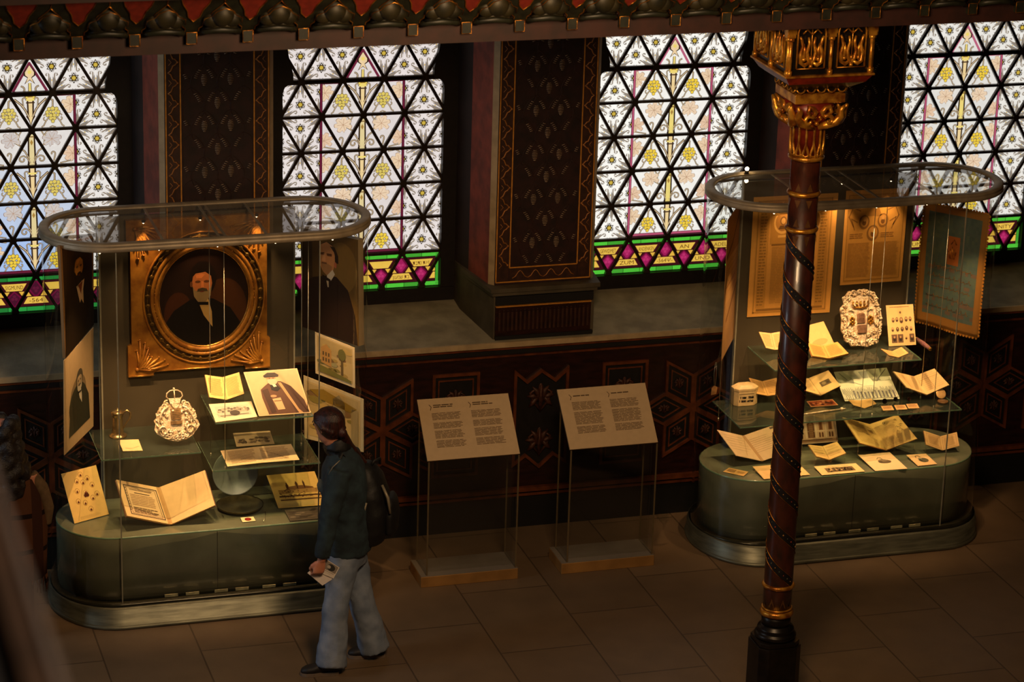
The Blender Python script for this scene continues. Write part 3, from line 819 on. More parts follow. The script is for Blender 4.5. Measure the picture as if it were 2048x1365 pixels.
# ================================================================== column and gallery beam
YC = -3.6
def zc(py, px=None, y=YC):
    return at(px if px else 1611-(py-320)*.0633, py, y=y).z
XC = (at(1557.5,1165,y=YC).x+at(1611,320,y=YC).x)/2
M_shaft = pm('red_brown_marbled_varnish', C(72,30,16), .34, .0, .3, 14, .05, spec=.6, c2=C(38,18,11), coat=.3, stretch=(1,1,.5))
M_spiral = pm('blue_black_spiral', C(22,19,22), .45, 0, .2, 30)
M_cast = pm('painted_cast_iron', C(34,28,24), .35, .4, .3, 12)
M_gilt = pm('burnished_gilding', C(236,168,60), .30, .7, .3, 18, .15, 120, c2=C(150,84,22))
M_red2 = pm('oxide_red_paint', C(120,34,18), .35, 0, .25, 20)
M_dot = attrmat('painted_dots', .4, .2)

colm = empty('column', (XC,YC,0), 'slender red-brown cast column with gilt capital and dark spiral band', 'column')
zpl = zc(1272, 1550)
r0 = .086
pl = MB()
hw = .135
for z0, z1, h in ((0,zpl-.03,hw),(zpl-.03,zpl,hw*.93)):
    c_ = h*.35
    pl.prism([(XC+a,YC+b_,z0) for a,b_ in ((-h,-h+c_),(-h+c_,-h),(h-c_,-h),(h,-h+c_),(h,h-c_),(h-c_,h),(-h+c_,h),(-h,h-c_))], (0,0,z1-z0))
pl.build('plinth', M_cast, colm, fixn=True, bevel=.004)
b = MB(); b.lathe([(.10,zpl-.005),(.122,zpl+.004),(.128,zpl+.022),(.118,zpl+.036),(.104,zpl+.044),(.112,zpl+.055),(.108,zpl+.068),(.090,zpl+.078),(.088,zpl+.085)], (XC,YC,0), 40)
b.build('base_moulding', M_cast, colm)
zb0 = zpl+.08; zr1 = zc(1222); zr2 = zc(1168); zt = zc(316)
b = MB(); b.lathe([(r0+.002,zb0-.01),(r0+.002,zr1-.01)], (XC,YC,0), 32); b.build('lower_collar', M_cast, colm)
b = MB(); b.lathe([(r0,zr1-.012),(r0,zr2),(r0-.001,1.9),(r0-.003,zt)], (XC,YC,0), 48); b.build('shaft', M_shaft, colm)
def goldring(z, e=.010, h=.026):
    g = MB(); g.lathe([(r0-.004,z-h/2),(r0+e*.5,z-h/2),(r0+e,z-h*.2),(r0+e*1.1,z+h*.1),(r0+e*.6,z+h*.42),(r0-.004,z+h/2)], (XC,YC,0), 40)
    g.build('gilt_ring', M_gilt, colm)
goldring(zr1, .014, .040); goldring(zr1+.030, .007, .012); goldring(zr2, .012); goldring(zc(456)); goldring(zc(384)); goldring(zc(312), .016, .03)
# two-start spiral
zs0, zs1 = zr2+.03, zc(470)
pit = .49
sp = MB(); ed = MB(); dt = MB()
for st in range(2):
    n = int((zs1-zs0)/pit*40)
    def H(z, e=0., rr=0.):
        a = -(2*PI*(z-zs0)/pit)*-1+st*PI+.9
        return (XC+(r0+rr)*math.cos(-a), YC+(r0+rr)*math.sin(-a), z+e)
    vs = []; fs = []
    hb = .031
    for i in range(n+1):
        z = zs0+(zs1-zs0)*i/n
        vs += [H(z,-hb,.0015), H(z,hb,.0015)]
        if i: k = 2*i; fs.append((k-2,k,k+1,k-1))
    sp.mesh(vs, fs, smooth=True)
    for e in (-hb, hb): ed.tube([H(zs0+(zs1-zs0)*i/n, e, .0022) for i in range(n+1)], .0020, 5)
    nd = int((zs1-zs0)/.0235)
    for i in range(nd):
        z = zs0+(zs1-zs0)*(i+.5)/nd
        c = (C(170,120,60), C(60,70,50), C(150,60,36), C(80,80,60))[(i*7+st) % 4]
        dt.ball(H(z,.0,.001), .0055 if i % 2 else .0038, c, 6, 4)
sp.build('spiral_band', M_spiral, colm); ed.build('spiral_edging', M_gold, colm); dt.build('spiral_beads', M_dot, colm)
# painted leaf collars between the upper rings
lf = MB()
for z, dz in ((zc(456)+.025,.05),(zc(384)+.02,.05),(zc(384)-.03,-.05),(zr1+.05,.06),(zc(456)-.03,-.06)):
    for k in range(8):
        a = 2*PI*k/8
        pts = []
        for da, e in ((-.22,0),(0,1),(.22,0)):
            pts.append((XC+(r0+.001)*math.cos(a+da), YC+(r0+.001)*math.sin(a+da), z+dz*e))
        if dz < 0: pts = pts[::-1]
        lf.face(pts)
lf.build('painted_leaves', pm('dull_gold_paint', C(110,72,38), .4, .3, .2, 30), colm)
# capital: basket, bell with scrolls, abacus
zn = zc(312); zk = zc(244); zbell = zc(197); zab = zc(181)
b = MB(); b.lathe([(r0+.001,zn),(r0+.010,zk),(r0+.040,zk+.05),(r0+.060,zbell)], (XC,YC,0), 32)
b.build('capital_bell', M_red2, colm)
b = MB()
for k in range(14):
    a0 = 2*PI*k/14
    for sg in (-1, 1):
        pts = []
        for t in range(13):
            u = t/12; z = zn+.014+u*(zk-zn-.02)
            a = a0+sg*(.225 if u > .42 else .225*(u/.42))*1.0
            if u < .12: a = a0+sg*.225*.3
            rr = r0+.010
            pts.append((XC+rr*math.cos(a), YC+rr*math.sin(a), z))
        b.tube(pts, .0075, 7)
for k in range(14):
    a0 = 2*PI*(k+.5)/14
    b.tube([(XC+(r0+.012)*math.cos(a0+q*.2),YC+(r0+.012)*math.sin(a0+q*.2),zn+.02+.02*(1-abs(q))*0+ (.014*q*q)) for q in (-1,-.5,0,.5,1)], .005, 6)
b.build('interlaced_basket', M_gilt, colm)
b = MB()
hA = .150
for face in range(4):
    R = Matrix.Rotation(face*PI/2, 3, 'Z')
    def Q(x, y, z): v = R @ Vector((x, y, 0)); return (XC+v.x, YC+v.y, z)
    zl = zk-.005; zh = zbell-.004; hh = zh-zl
    def fy(t): return -(r0+.018+t*.045)
    for sg in (-1, 1):
        # big S leaf rising to the corner
        pts = [Q(sg*.012, fy(.15), zl+.0*hh), Q(sg*.055, fy(.45), zl+.12*hh), Q(sg*.105, fy(.8), zl+.28*hh), Q(sg*.130, fy(1.05), zl+.55*hh), Q(sg*.122, fy(1.3), zl+.80*hh), Q(sg*.140, fy(1.45), zl+1.0*hh)]
        b.tube(pts, [.014,.023,.027,.022,.017,.008], 8)
        # inner volute
        vol = [Q(sg*(.060+.034*(1-t/14)*math.cos(2.6-t*.50)), fy(.85+.02*t), zl+hh*.34+.034*(1-t/14)*math.sin(2.6-t*.50)) for t in range(13)]
        b.tube(vol, [.013]*6+[.011]*4+[.009]*3, 7)
        b.tube([Q(sg*.030, fy(.7), zl+.50*hh), Q(sg*.020, fy(.9), zl+.70*hh), Q(sg*.036, fy(.8), zl+.86*hh), Q(sg*.060, fy(.9), zl+.92*hh), Q(sg*.070, fy(1.1), zl+.72*hh), Q(sg*.052, fy(1.0), zl+.58*hh)], [.010,.015,.017,.016,.012,.008], 7)
        b.tube([Q(sg*.012, fy(.2), zl+.25*hh), Q(sg*.022, fy(.35), zl+.38*hh), Q(sg*.008, fy(.5), zl+.50*hh)], .008, 6)
    b.ball(Q(0, fy(.3), zl+.18*hh), .013, n=8, m=6)
b.build('capital_scrollwork', M_gilt, colm)
b = MB()
for z0, z1, h0, h1 in ((zbell,zbell+.008,hA-.020,hA-.004),(zbell+.008,zab+.014,hA,hA),(zab+.014,zab+.02,hA-.004,hA-.012)):
    b.mesh([(XC+sx*h,YC+sy*h,z) for z, h in ((z0,h0),(z1,h1)) for sx, sy in ((-1,-1),(1,-1),(1,1),(-1,1))],
           [(3,2,1,0),(4,5,6,7),(0,1,5,4),(1,2,6,5),(2,3,7,6),(3,0,4,7)])
b.build('abacus', M_gilt, colm, fixn=True, bevel=.003)
# impost block above
zi0 = zab+.02; hB = .262
imp = MB()
prof = [(zi0, hA-.01), (zi0+.02, hA), (zi0+.030, hA+.006), (zi0+.055, hB-.065), (zi0+.075, hB-.035)]
def stack(mb, prof):
    vs = [(XC+sx*h,YC+sy*h,z) for z, h in prof for sx, sy in ((-1,-1),(1,-1),(1,1),(-1,1))]
    fs = [(3,2,1,0)]; n = len(prof)
    for i in range(n-1):
        for k in range(4): fs.append((i*4+k, i*4+(k+1) % 4, i*4+4+(k+1) % 4, i*4+4+k))
    fs.append(tuple((n-1)*4+k for k in range(4))); mb.mesh(vs, fs)
stack(imp, prof); imp.build('impost_cove', M_cast, colm, fixn=True)
zt0 = zi0+.075
imp = MB(); stack(imp, [(zt0, hB-.035), (zt0+.045, hB-.004)]); imp.build('red_chamfer', M_red2, colm, fixn=True)
imp = MB(); stack(imp, [(zt0+.045, hB+.004), (zt0+.057, hB+.004)]); imp.build('gilt_fillet', M_gilt, colm, fixn=True, bevel=.002)
zq = zt0+.057; zq1 = 4.34
imp = MB(); stack(imp, [(zq, hB-.022), (zq1, hB-.022)]); imp.build('impost_block', M_cast, colm, fixn=True)
b = MB(); o_ = MB()
for face in range(4):
    R = Matrix.Rotation(face*PI/2, 3, 'Z')
    def Q(x, y, z): v = R @ Vector((x, y, 0)); return (XC+v.x, YC+v.y, z)
    yo = -(hB-.012)
    for i, x in enumerate((-hB+.022, 0, hB-.022)):
        ax = (x, yo)
        rr = .011
        b.tube([Q(x,yo,zq),Q(x,yo,zq+.205)], rr, 10)
        b.tube([Q(x,yo,zq),Q(x,yo,zq+.028)], rr*1.45, 10)
        b.tube([Q(x,yo,zq+.195),Q(x,yo,zq+.205),Q(x,yo,zq+.212)], rr*1.7, 10)
        for z0, z1, h in ((zq+.215,zq+.235,.020),(zq+.235,zq+.295,.026),(zq+.295,zq+.315,.040)):
            p = [Q(x+sx*h, yo+sy*.018, z0) for sx, sy in ((-1,-1),(1,-1),(1,1),(-1,1))]
            b.prism(p, (0,0,z1-z0))
    for xm in (-hB/2+.011, hB/2-.011):
        a = .082
        z0 = zq+.030
        fr = [Q(xm-a, yo-.004, z0+.01), Q(xm-a, yo-.006, z0+.21), Q(xm-a*.86, yo-.006, z0+.25), Q(xm-a*.45, yo-.006, z0+.275), Q(xm, yo-.006, z0+.285), Q(xm+a*.45, yo-.006, z0+.275), Q(xm+a*.86, yo-.006, z0+.25), Q(xm+a, yo-.006, z0+.21), Q(xm+a, yo-.004, z0+.01)]
        b.tube(fr, .006, 6); b.tube([Q(xm-a, yo-.004, z0+.008), Q(xm+a, yo-.004, z0+.008)], .0035, 6)
        yl = yo-.008
        for sg in (-1, 1):
            o_.tube([Q(xm+sg*.010,yl,z0+.045),Q(xm+sg*.036,yl,z0+.028),Q(xm+sg*.060,yl,z0+.044),Q(xm+sg*.064,yl,z0+.090),Q(xm+sg*.052,yl,z0+.135),Q(xm+sg*.062,yl,z0+.175),Q(xm+sg*.070,yl,z0+.19)], [.009,.013,.013,.012,.010,.009,.006], 7)
            o_.tube([Q(xm,yl,z0+.03),Q(xm+sg*.018,yl,z0+.062),Q(xm+sg*.026,yl,z0+.10),Q(xm+sg*.014,yl,z0+.15),Q(xm+sg*.020,yl,z0+.185)], [.009,.012,.011,.009,.006], 7)
            o_.tube([Q(xm+sg*.046,yl,z0+.065),Q(xm+sg*.040,yl,z0+.11),Q(xm+sg*.046,yl,z0+.15)], [.011,.009,.004], 7)
            o_.ball(Q(xm+sg*.042,yl,z0+.062), .013, n=8, m=6)
            o_.tube([Q(xm,yl,z0+.20),Q(xm+sg*.03,yl,z0+.228),Q(xm+sg*.055,yl,z0+.205)], .005, 6)
        o_.tube([Q(xm,yl,z0+.07),Q(xm,yl,z0+.25)], .0035, 6)
        o_.ball(Q(xm,yl,z0+.065), .014, n=8, m=6); o_.ball(Q(xm,yl,z0+.022), .012, n=8, m=6); o_.ball(Q(xm,yl-.005,z0+.292), .011, n=8, m=6)
    for i in range(5):
        x = -hA*.82+i*hA*.41
        b.tube([Q(x-.026,-hA-.004,zi0+.026),Q(x-.016,-hA-.008,zi0+.012),Q(x,-hA-.009,zi0+.006),Q(x+.016,-hA-.008,zi0+.012),Q(x+.026,-hA-.004,zi0+.026)], .005, 6)
b.build('impost_colonnettes', M_gilt, colm, fixn=True); o_.build('impost_leafwork', M_gilt, colm)

# ---- gallery beam with scalloped frieze
ZB = 4.205; YB = -3.97
M_beam = pm('maroon_beam', C(50,20,13), .6, 0, .25, 10)
M_green = pm('dark_green_frieze', C(34,36,24), .5, .05, .3, 16)
M_olive = pm('olive_gilt_shell', C(52,46,26), .5, .2, .35, 10, c2=C(22,23,14))
M_tri = pm('vermilion_panel', C(120,34,20), .6, 0, .15, 30)
bm_ = MB(); bm_.box((-6.5,YB,ZB), (8.5,-3.30,ZB+.13)); bm_.box((-6.5,YB+.05,ZB+.13), (8.5,-3.30,4.95)); bm_.box((-6.5,YB-.26,ZB+.335),(8.5,YB+.05,4.95))
beam = struct(bm_, 'trim_2', M_beam, 'dark red gallery beam with scalloped frieze along the top edge')
g = MB(); r_ = MB(); go = MB(); sh = MB(); un = MB(); tp = MB()
PERX = .289
x00 = at(1160,20,y=YB-.15).x
i0 = int((-6.5-x00)/PERX); i1 = int((8.5-x00)/PERX)
for i in range(i0, i1):
    x = x00+i*PERX
    yb, yt = YB-.02, YB-.20; z0, z1 = ZB+.12, ZB+.34     # leaning face
    def Pq(dx, t, o=0.): return (x+dx, yb+(yt-yb)*t-o*.8, z0+(z1-z0)*t-o*.5)
    w2 = PERX/2
    # green ground with a notched outline
    outl = [(-.035,-.10),(.035,-.10),(.035,.10),(.052,.16),(.050,.26),(.075,.36),(.092,.55),(.125,.70),(w2,.80),(w2,1.02),(-w2,1.02),(-w2,.80),(-.125,.70),(-.092,.55),(-.075,.36),(-.050,.26),(-.052,.16),(-.035,.10)]
    for t in tri2(outl): g.face([Pq(a, b_, .004) for a, b_ in t])
    go.tube([Pq(a, b_, .007) for a, b_ in outl[11:]+outl[:10]], .0030, 5, closed=False)
    tri_ = [(0,.30),(.030,.44),(.040,.62),(.066,.80),(.078,.96),(-.078,.96),(-.066,.80),(-.040,.62),(-.030,.44)]
    for t in tri2(tri_): r_.face([Pq(a, b_, .008) for a, b_ in t])
    go.tube([Pq(a, b_, .010) for a, b_ in tri_], .0032, 5, closed=True)
    # trefoil shell between
    xs = w2
    sh.ball(Pq(xs, .46, .0), .062, n=18, m=10, sc_=(1,.75,1.05)); sh.ball(Pq(xs-.052, .34, .0), .050, n=16, m=10, sc_=(1,.75,.95)); sh.ball(Pq(xs+.052, .34, .0), .050, n=16, m=10, sc_=(1,.75,.95))
    go.tube([Pq(xs-.100,.30,.030),Pq(xs-.096,.48,.040),Pq(xs-.060,.58,.046),Pq(xs-.045,.70,.048),Pq(xs,.80,.050),Pq(xs+.045,.70,.048),Pq(xs+.060,.58,.046),Pq(xs+.096,.48,.040),Pq(xs+.100,.30,.030)], .0026, 5)
    sh.tube([Pq(xs-.085,.10,.012),Pq(xs-.060,.20,.03),Pq(xs,.26,.035),Pq(xs+.060,.20,.03),Pq(xs+.085,.10,.012)], .010, 6)
    un.tube([(x+xs-.10,yb,z0-.01),(x+xs-.07,yb-.03,z0+.005),(x+xs,yb-.045,z0+.012),(x+xs+.07,yb-.03,z0+.005),(x+xs+.10,yb,z0-.01)], .018, 8)
    # hanging block with a gilt outline
    un.box((x-.026,YB-.030,ZB+.055), (x+.026,YB,ZB+.115))
    go.tube([(x-.026,YB-.032,ZB+.055),(x+.026,YB-.032,ZB+.055),(x+.026,YB-.032,ZB+.115),(x-.026,YB-.032,ZB+.115)], .0026, 5, closed=True)
g.build('frieze_ground', M_green, beam); r_.build('vermilion_triangles', M_tri, beam); go.build('gilt_outlines', M_gold, beam)
sh.build('shells', M_olive, beam); un.build('scallop_soffit', M_green, beam)
# parapet rail of the near gallery, low in the left corner, far out of focus
pr_ = MB()
M_rail = pm('worn_brown_rail', C(128,96,72), .5, 0, .2, 14)
pr_.prism([(-4.022,-16.6,6.268),(-4.022,-16.6,6.296),(-4.030,-16.6,6.30),(-4.036,-16.6,6.290),(-4.044,-16.6,6.300),(-4.058,-16.6,6.298),(-4.062,-16.6,6.268)], (0,5.4,0))
rl = struct(pr_, 'trim_3', M_rail, 'blurred brown parapet rail in the lower left corner', fixn=True)
pr_ = MB(); pr_.box((-4.36,-16.6,6.18), (-4.055,-11.2,6.275)); pr_.box((-4.36,-16.6,4.6),(-4.25,-11.2,6.2))
struct(pr_, 'parapet_body', pm('slate_dark_parapet', C(48,44,48), .6, 0, .2, 10), parent=rl)
# ================================================================== display cases
CY = -1.28
G_case = glassmat('case_glass', (.965,.975,.96), .9, .012)
G_lid = glassmat('lid_glass', (.93,.93,.91), .9, .03, .10, (.6,.55,.48))
G_shelf = glassmat('shelf_glass', (.90,.95,.90), .8, .035, .03, (.4,.5,.4))
G_edge = pm('green_glass_edge', C(120,150,120), .2, 0, .1, 20, spec=.8)
M_seam = pm('bright_glass_seam', C(176,172,150), .25, .3, .1, 20)
M_rim = pm('bronze_rim', C(172,154,126), .5, .25, .15, 10)
M_base = pm('brushed_metal_base', C(122,122,104), .42, .6, .2, 6, .03, 200, stretch=(1,1,8))
M_ped = pm('grey_green_glazed_pedestal', C(116,120,98), .17, 0, .12, 5, spec=.6, coat=.2)
M_back = pm('grey_green_back_panel', C(78,69,50), .6, 0, .08, 4)
M_wire = pm('steel_wire', C(190,184,160), .3, .8, .1, 20)
M_lampm = pm('lamp_housing', C(60,54,46), .4, .6, .1, 20)
ml, nt_, out_ = newmat('glowing_lamp'); e_ = nt_.nodes.new('ShaderNodeEmission'); e_.inputs[0].default_value = (1,.72,.38,1); e_.inputs[1].default_value = 60
nt_.links.new(e_.outputs[0], out_.inputs[0])
mw, nt_, out_ = newmat('small_lamp'); e_ = nt_.nodes.new('ShaderNodeEmission'); e_.inputs[0].default_value = (1,.74,.42,1); e_.inputs[1].default_value = 8
nt_.links.new(e_.outputs[0], out_.inputs[0])

M_dash = pm('pale_reflection_dash', C(190,182,140), .4, 0, .2, 30)
def stad(cx, cy, hs, rx, ry, z, n=20):
    p = []
    for k in range(n+1):
        a = -PI/2+PI*k/n; p.append((cx+hs+rx*math.cos(a), cy+ry*math.sin(a), z))
    for k in range(n+1):
        a = PI/2+PI*k/n; p.append((cx-hs+rx*math.cos(a), cy+ry*math.sin(a), z))
    return p
def loft(mb, rings, caps=True, smooth=True):
    n = len(rings[0]); vs = [v for r in rings for v in r]; fs = []
    for i in range(len(rings)-1):
        for k in range(n): fs.append((i*n+k, i*n+(k+1) % n, (i+1)*n+(k+1) % n, (i+1)*n+k))
    mb.mesh(vs, fs, smooth=smooth)
    if caps: mb.mesh(rings[0], [tuple(range(n-1,-1,-1))]); mb.mesh(rings[-1], [tuple(range(n))])

ZP = .57
def display_case(cx, label, panel, shelves, bars):
    root = empty('display_case', (cx,CY,0), label, 'display case', 'glass display cases')
    hs, gx, gy = .63, .392, .40
    b = MB()
    R = lambda e, z, ex=None: stad(cx, CY, hs, gx+(e if ex is None else ex), gy+e, z)
    loft(b, [R(.115,0,.02), R(.12,.012,.022), R(.112,.022,.018), R(.100,.027,.012), R(.098,.098,.012), R(.088,.104,.008), R(.084,.125,.008), R(.060,.134,.004)])
    b.build('base', M_base, root, fixn=True)
    b = MB(); loft(b, [R(.061,.1345,.005), R(-.02,.1355,-.02)]); b.build('base_tray', pm('dark_tray', C(62,60,46), .25, .5, .15, 8), root, fixn=True)
    b = MB(); P = lambda e, z: stad(cx, CY, .605, .375+e, .375+e, z)
    loft(b, [P(-.006,.1355), P(-.006,.165), P(0,.168), P(0,ZP-.006), P(-.003,ZP)])
    pd = b.build('pedestal', M_ped, root, fixn=True)
    b = MB(); loft(b, [P(.0015,ZP-.010), P(.002,ZP-.001), P(-.001,ZP+.001)], False)
    b.build('pedestal_edge', G_edge, pd)
    b = MB(); b.box((cx-.02,CY-.376,.17), (cx-.017,CY-.374,ZP-.012)); b.build('pedestal_joint', M_black, pd)
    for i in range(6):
        x = cx-.36+i*.135+(.05 if i > 1 else 0)+(.04 if i > 3 else 0); q = MB(); q.box((x,CY-.386,.140), (x+.085,CY-.382,.158)); q.build('reflection_dash', M_dash, pd)  # reflections in the base glass, put in as pale raised dashes
    # glass sheets
    zg0, zg1 = .134, 2.475
    def sheet(pts, name, k=0):
        q = MB(); n = len(pts)
        q.mesh(pts+[(x,y,zg1) for x,y,z in pts], [(i,i+1,n+i+1,n+i) for i in range(n-1)], smooth=True)
        q.build(name, G_case, root)
    def arc(sg): 
        a0 = -PI/2 if sg > 0 else PI/2
        return [(cx+sg*hs+gx*math.cos(a0+PI*k/28), CY+gy*math.sin(a0+PI*k/28), zg0) for k in range(29)]
    sheet([(cx-hs,CY-gy,zg0),(cx+hs,CY-gy,zg0)], 'front_glass')
    sheet([(cx+hs,CY+gy,zg0),(cx-hs,CY+gy,zg0)], 'back_glass')
    sheet(arc(1), 'curved_glass'); sheet(arc(-1), 'curved_glass')
    for sx in (-1, 1):
        for sy in (-1, 1):
            q = MB(); q.box((cx+sx*hs-.0035,CY+sy*gy-.003,zg0), (cx+sx*hs+.0035,CY+sy*gy+.003,zg1)); q.build('glass_seam', M_seam, root)
    # rim and lid
    q = MB(); rr = lambda e, z: stad(cx, CY, hs, gx+e, gy+e, z)
    loft(q, [rr(-.012,2.452), rr(.012,2.452), rr(.018,2.458), rr(.018,2.478), rr(.013,2.482), rr(.016,2.486), rr(.016,2.500), rr(.006,2.506), rr(-.030,2.506), rr(-.045,2.500), rr(-.046,2.492), rr(-.012,2.486), rr(-.012,2.452)], False)
    rim = q.build('rim', M_rim, root, fixn=True)
    q = MB(); q.mesh(rr(-.040,2.494), [tuple(range(len(rr(0,0))))]); q.build('lid_glass', G_lid, root)
    for bx in bars:
        q = MB(); q.box((bx-.007,CY-gy+.02,2.484), (bx+.007,CY+gy-.02,2.492)); q.build('lid_bar', M_rim, root)
    # back panel
    x0, x1 = panel
    q = MB(); q.box((x0,-1.005,ZP), (x1,-.985,2.47)); q.build('back_panel', M_back, root)
    for x in (x0, x1):
        q = MB(); q.box((x-.005,-1.012,ZP), (x+.005,-.98,2.47)); q.build('panel_edge', M_seam, root)
    for (sx0, sx1, sy0, sy1, z) in shelves:
        q = MB(); q.box((sx0,sy0,z-.008), (sx1,sy1,z)); s_ = q.build('glass_shelf', G_shelf, root)
        q = MB(); q.box((sx0,sy0-.0008,z-.0085), (sx1,sy0+.0008,z+.0005)); q.box((sx0-.0008,sy0,z-.0085), (sx0+.0008,sy1,z+.0005)); q.box((sx1-.0008,sy0,z-.0085), (sx1+.0008,sy1,z+.0005))
        q.build('shelf_edge', G_edge, s_)
    return root

def cable(root, x, y, z0, z1):
    q = MB(); q.tube([(x,y,z0),(x,y,z1)], .0022, 6); q.build('hanging_cable', M_wire, root)
    q = MB(); q.tube([(x,y,z0),(x,y,z0+.02)], .005, 8); q.build('cable_clamp', M_wire, root)

c1 = -1.30; c2 = 3.07
SH1L, SH1U, SH1M, SH2T, SH2M = 1.058, 1.245, .922, 1.303, .922
case1 = display_case(c1, 'left glass display case with rounded ends holding a gilt oval portrait',
    (at(200,600,y=-1.).x, at(588,600,y=-1.).x),
    [(at(200,915,z=SH1L).x, at(402,905,z=SH1L).x, -1.54, -1.01, SH1L), (at(431,846,z=SH1U).x, at(626,831,z=SH1U).x, -1.54, -1.01, SH1U), (at(426,943,z=SH1M).x, at(640,925,z=SH1M).x, -1.54, -1.01, SH1M)],
    [at(305,445,z=2.49).x, at(414,436,z=2.49).x, at(426,435,z=2.49).x, at(506,430,z=2.49).x])
case2 = display_case(c2, 'right glass display case behind the spiral column, full of books and documents',
    (at(1474,600,y=-1.).x, at(1812,600,y=-1.).x),
    [(at(1535,728,z=SH2T).x, at(1838,715,z=SH2T).x, -1.51, -1.01, SH2T), (at(1462,838,z=SH2M).x, at(1912,810,z=SH2M).x, -1.53, -1.01, SH2M)],
    [at(1560,360,z=2.49).x, at(1665,352,z=2.49).x, at(1690,350,z=2.49).x, at(1800,343,z=2.49).x])
zsh = .57
for px, yy, z0 in ((420,-1.25,.922),(449,-1.5,.922),(603,-1.2,.922),(616,-1.5,.922)):
    x = at(px,700,y=yy).x; cable(case1, x, yy, z0-.01, 2.455)
for px, yy, z0 in ((1738,-1.5,.922),(1761,-1.5,.922),(1857,-1.25,.922),(1885,-1.45,.922),(1450,-1.35,.922)):
    x = at(px,600,y=yy).x; cable(case2, x, yy, z0-.01, 2.455)
# small fibre lamps round the rims
def rimlamp(root, x, y, big=False):
    q = MB(); q.lathe([(.011,2.440),(.013,2.452),(.008,2.456)], (x,y,0), 12); q.build('lamp_housing', M_lampm, root)
    q = MB(); q.ball((x,y,2.438), .006, n=8, m=6); q.build('lamp_bead', mw, root)
P = at(1494,338,y=CY+.36)
q = MB(); q.lathe([(.004,2.500),(.014,2.503),(.014,P.z-.012),(.008,P.z-.008)], (P.x,P.y,0), 12); q.build('lamp_housing', M_lampm, case2)
q = MB(); q.ball((P.x,P.y,P.z), .013, n=12, m=8); q.build('glowing_bulb', ml, case2)
for cx, root in ((c1, case1), (c2, case2)):
    for dx in (-.72,-.36,0,.36,.72):
        rimlamp(root, cx+dx, CY-.355)
        if abs(dx) < .7: rimlamp(root, cx+dx, CY+.22)

# wings are vertical glass-clear hangers: planes that the pictures at either end hang on
def vplane(x, y, dx, dy):
    d = Vector((dx,dy,0)).normalized(); return Vector((x,y,0)), Vector((-d.y,d.x,0))
W1L = vplane(at(187,650,z=1.745).x, at(187,650,z=1.745).y, .265, .60)
W1R = vplane(at(605,655,z=1.655).x, at(605,655,z=1.655).y, .266, -.46)
W2L = vplane(at(1466,678,y=-.98).x, -.98, .55, 1.)
W2R = vplane(at(1838,600,y=-1.0).x, -1.0, .266, -.46)

# ================================================================== sheets, books, pictures
M_sheet = attrmat('printed_paper', .75, spec=.25)
M_paint = attrmat('oil_paint', .45, spec=.35)
M_photo = attrmat('glossy_photograph', .35, spec=.4)
M_clear = glassmat('clear_acrylic', (.97,.975,.965), .9, .02)
M_cover = pm('brown_book_cover', C(96,52,26), .5, 0, .2, 20)

class Sheet:
    def __init__(s, q, th=.002, tone=(236,222,190), side=None, n=None):
        s.q = [Vector(p) for p in q]       # TL TR BR BL
        s.mb = MB(); s.th = th; s.tone = tone
        n_ = (s.q[2]-s.q[3]).cross(s.q[0]-s.q[3]).normalized(); s.n = n_
        s.w = (s.q[1]-s.q[0]).length; s.h = (s.q[3]-s.q[0]).length
        back = [p-n_*th for p in s.q]
        c = C(*tone); cs = C(*(side or tone))
        TL, TR, BR, BL = s.q; tl, tr, br, bl = back
        s.mb.face([BL,BR,TR,TL], c); s.mb.face([tl,tr,br,bl], cs)
        for a, b, a2, b2 in ((BR,BL,br,bl),(TR,BR,tr,br),(TL,TR,tl,tr),(BL,TL,bl,tl)): s.mb.face([b2,a2,a,b] if False else [a,b,b2,a2], cs)
    def p(s, u, v, l=0):
        a = s.q[0].lerp(s.q[1], u); b = s.q[3].lerp(s.q[2], u)
        return a.lerp(b, v)+s.n*(.0004*l+.0003)
    def poly(s, pts, c, l=1):
        col_ = C(*c)
        pts = [(min(1,max(0,u)), min(1,max(0,v))) for u, v in pts]
        ts = tri2(pts) if len(pts) > 4 else [pts]
        for t in ts:
            ar = sum(t[i][0]*t[(i+1) % len(t)][1]-t[(i+1) % len(t)][0]*t[i][1] for i in range(len(t)))
            if abs(ar) < 1e-9: continue
            if ar > 0: t = t[::-1]
            s.mb.face([s.p(u, v, l) for u, v in t], col_)
    def rect(s, u0, v0, u1, v1, c, l=1): s.poly([(u0,v0),(u1,v0),(u1,v1),(u0,v1)], c, l)
    def ell(s, u, v, ru, rv, c, l=1, n=20): s.poly([(u+ru*math.cos(2*PI*k/n), v+rv*math.sin(2*PI*k/n)) for k in range(n)], c, l)
    def frame(s, u0, v0, u1, v1, wu, c, l=1):
        wv = wu*s.w/s.h
        s.rect(u0,v0,u1,v0+wv,c,l); s.rect(u0,v1-wv,u1,v1,c,l); s.rect(u0,v0,u0+wu,v1,c,l); s.rect(u1-wu,v0,u1,v1,c,l)
    def lines(s, u0, v0, u1, v1, n, c, l=2, seed=1, fill=.45, rag=.12, words=3):
        rd = random.Random(seed); dv = (v1-v0)/n
        for i in range(n):
            e = u1-(u1-u0)*rag*rd.random()
            u = u0
            for w_ in range(words):
                u2 = min(e, u+(u1-u0)/words*(.7+.6*rd.random())) if w_ < words-1 else e
                if u2 > u: s.rect(u, v0+i*dv, u2-.008, v0+i*dv+dv*fill, c, l)
                u = u2
                if u >= e: break
    def stroke(s, pts, w, c, l=3):
        for q_ in stroke2(pts, w): s.poly(q_, c, l)
    def build(s, name, mat, parent=None, loc=None, **k):
        if parent is None and loc is None: loc = centre(s.q)
        return s.mb.build(name, mat, parent, loc=loc if parent is None else None, **k)

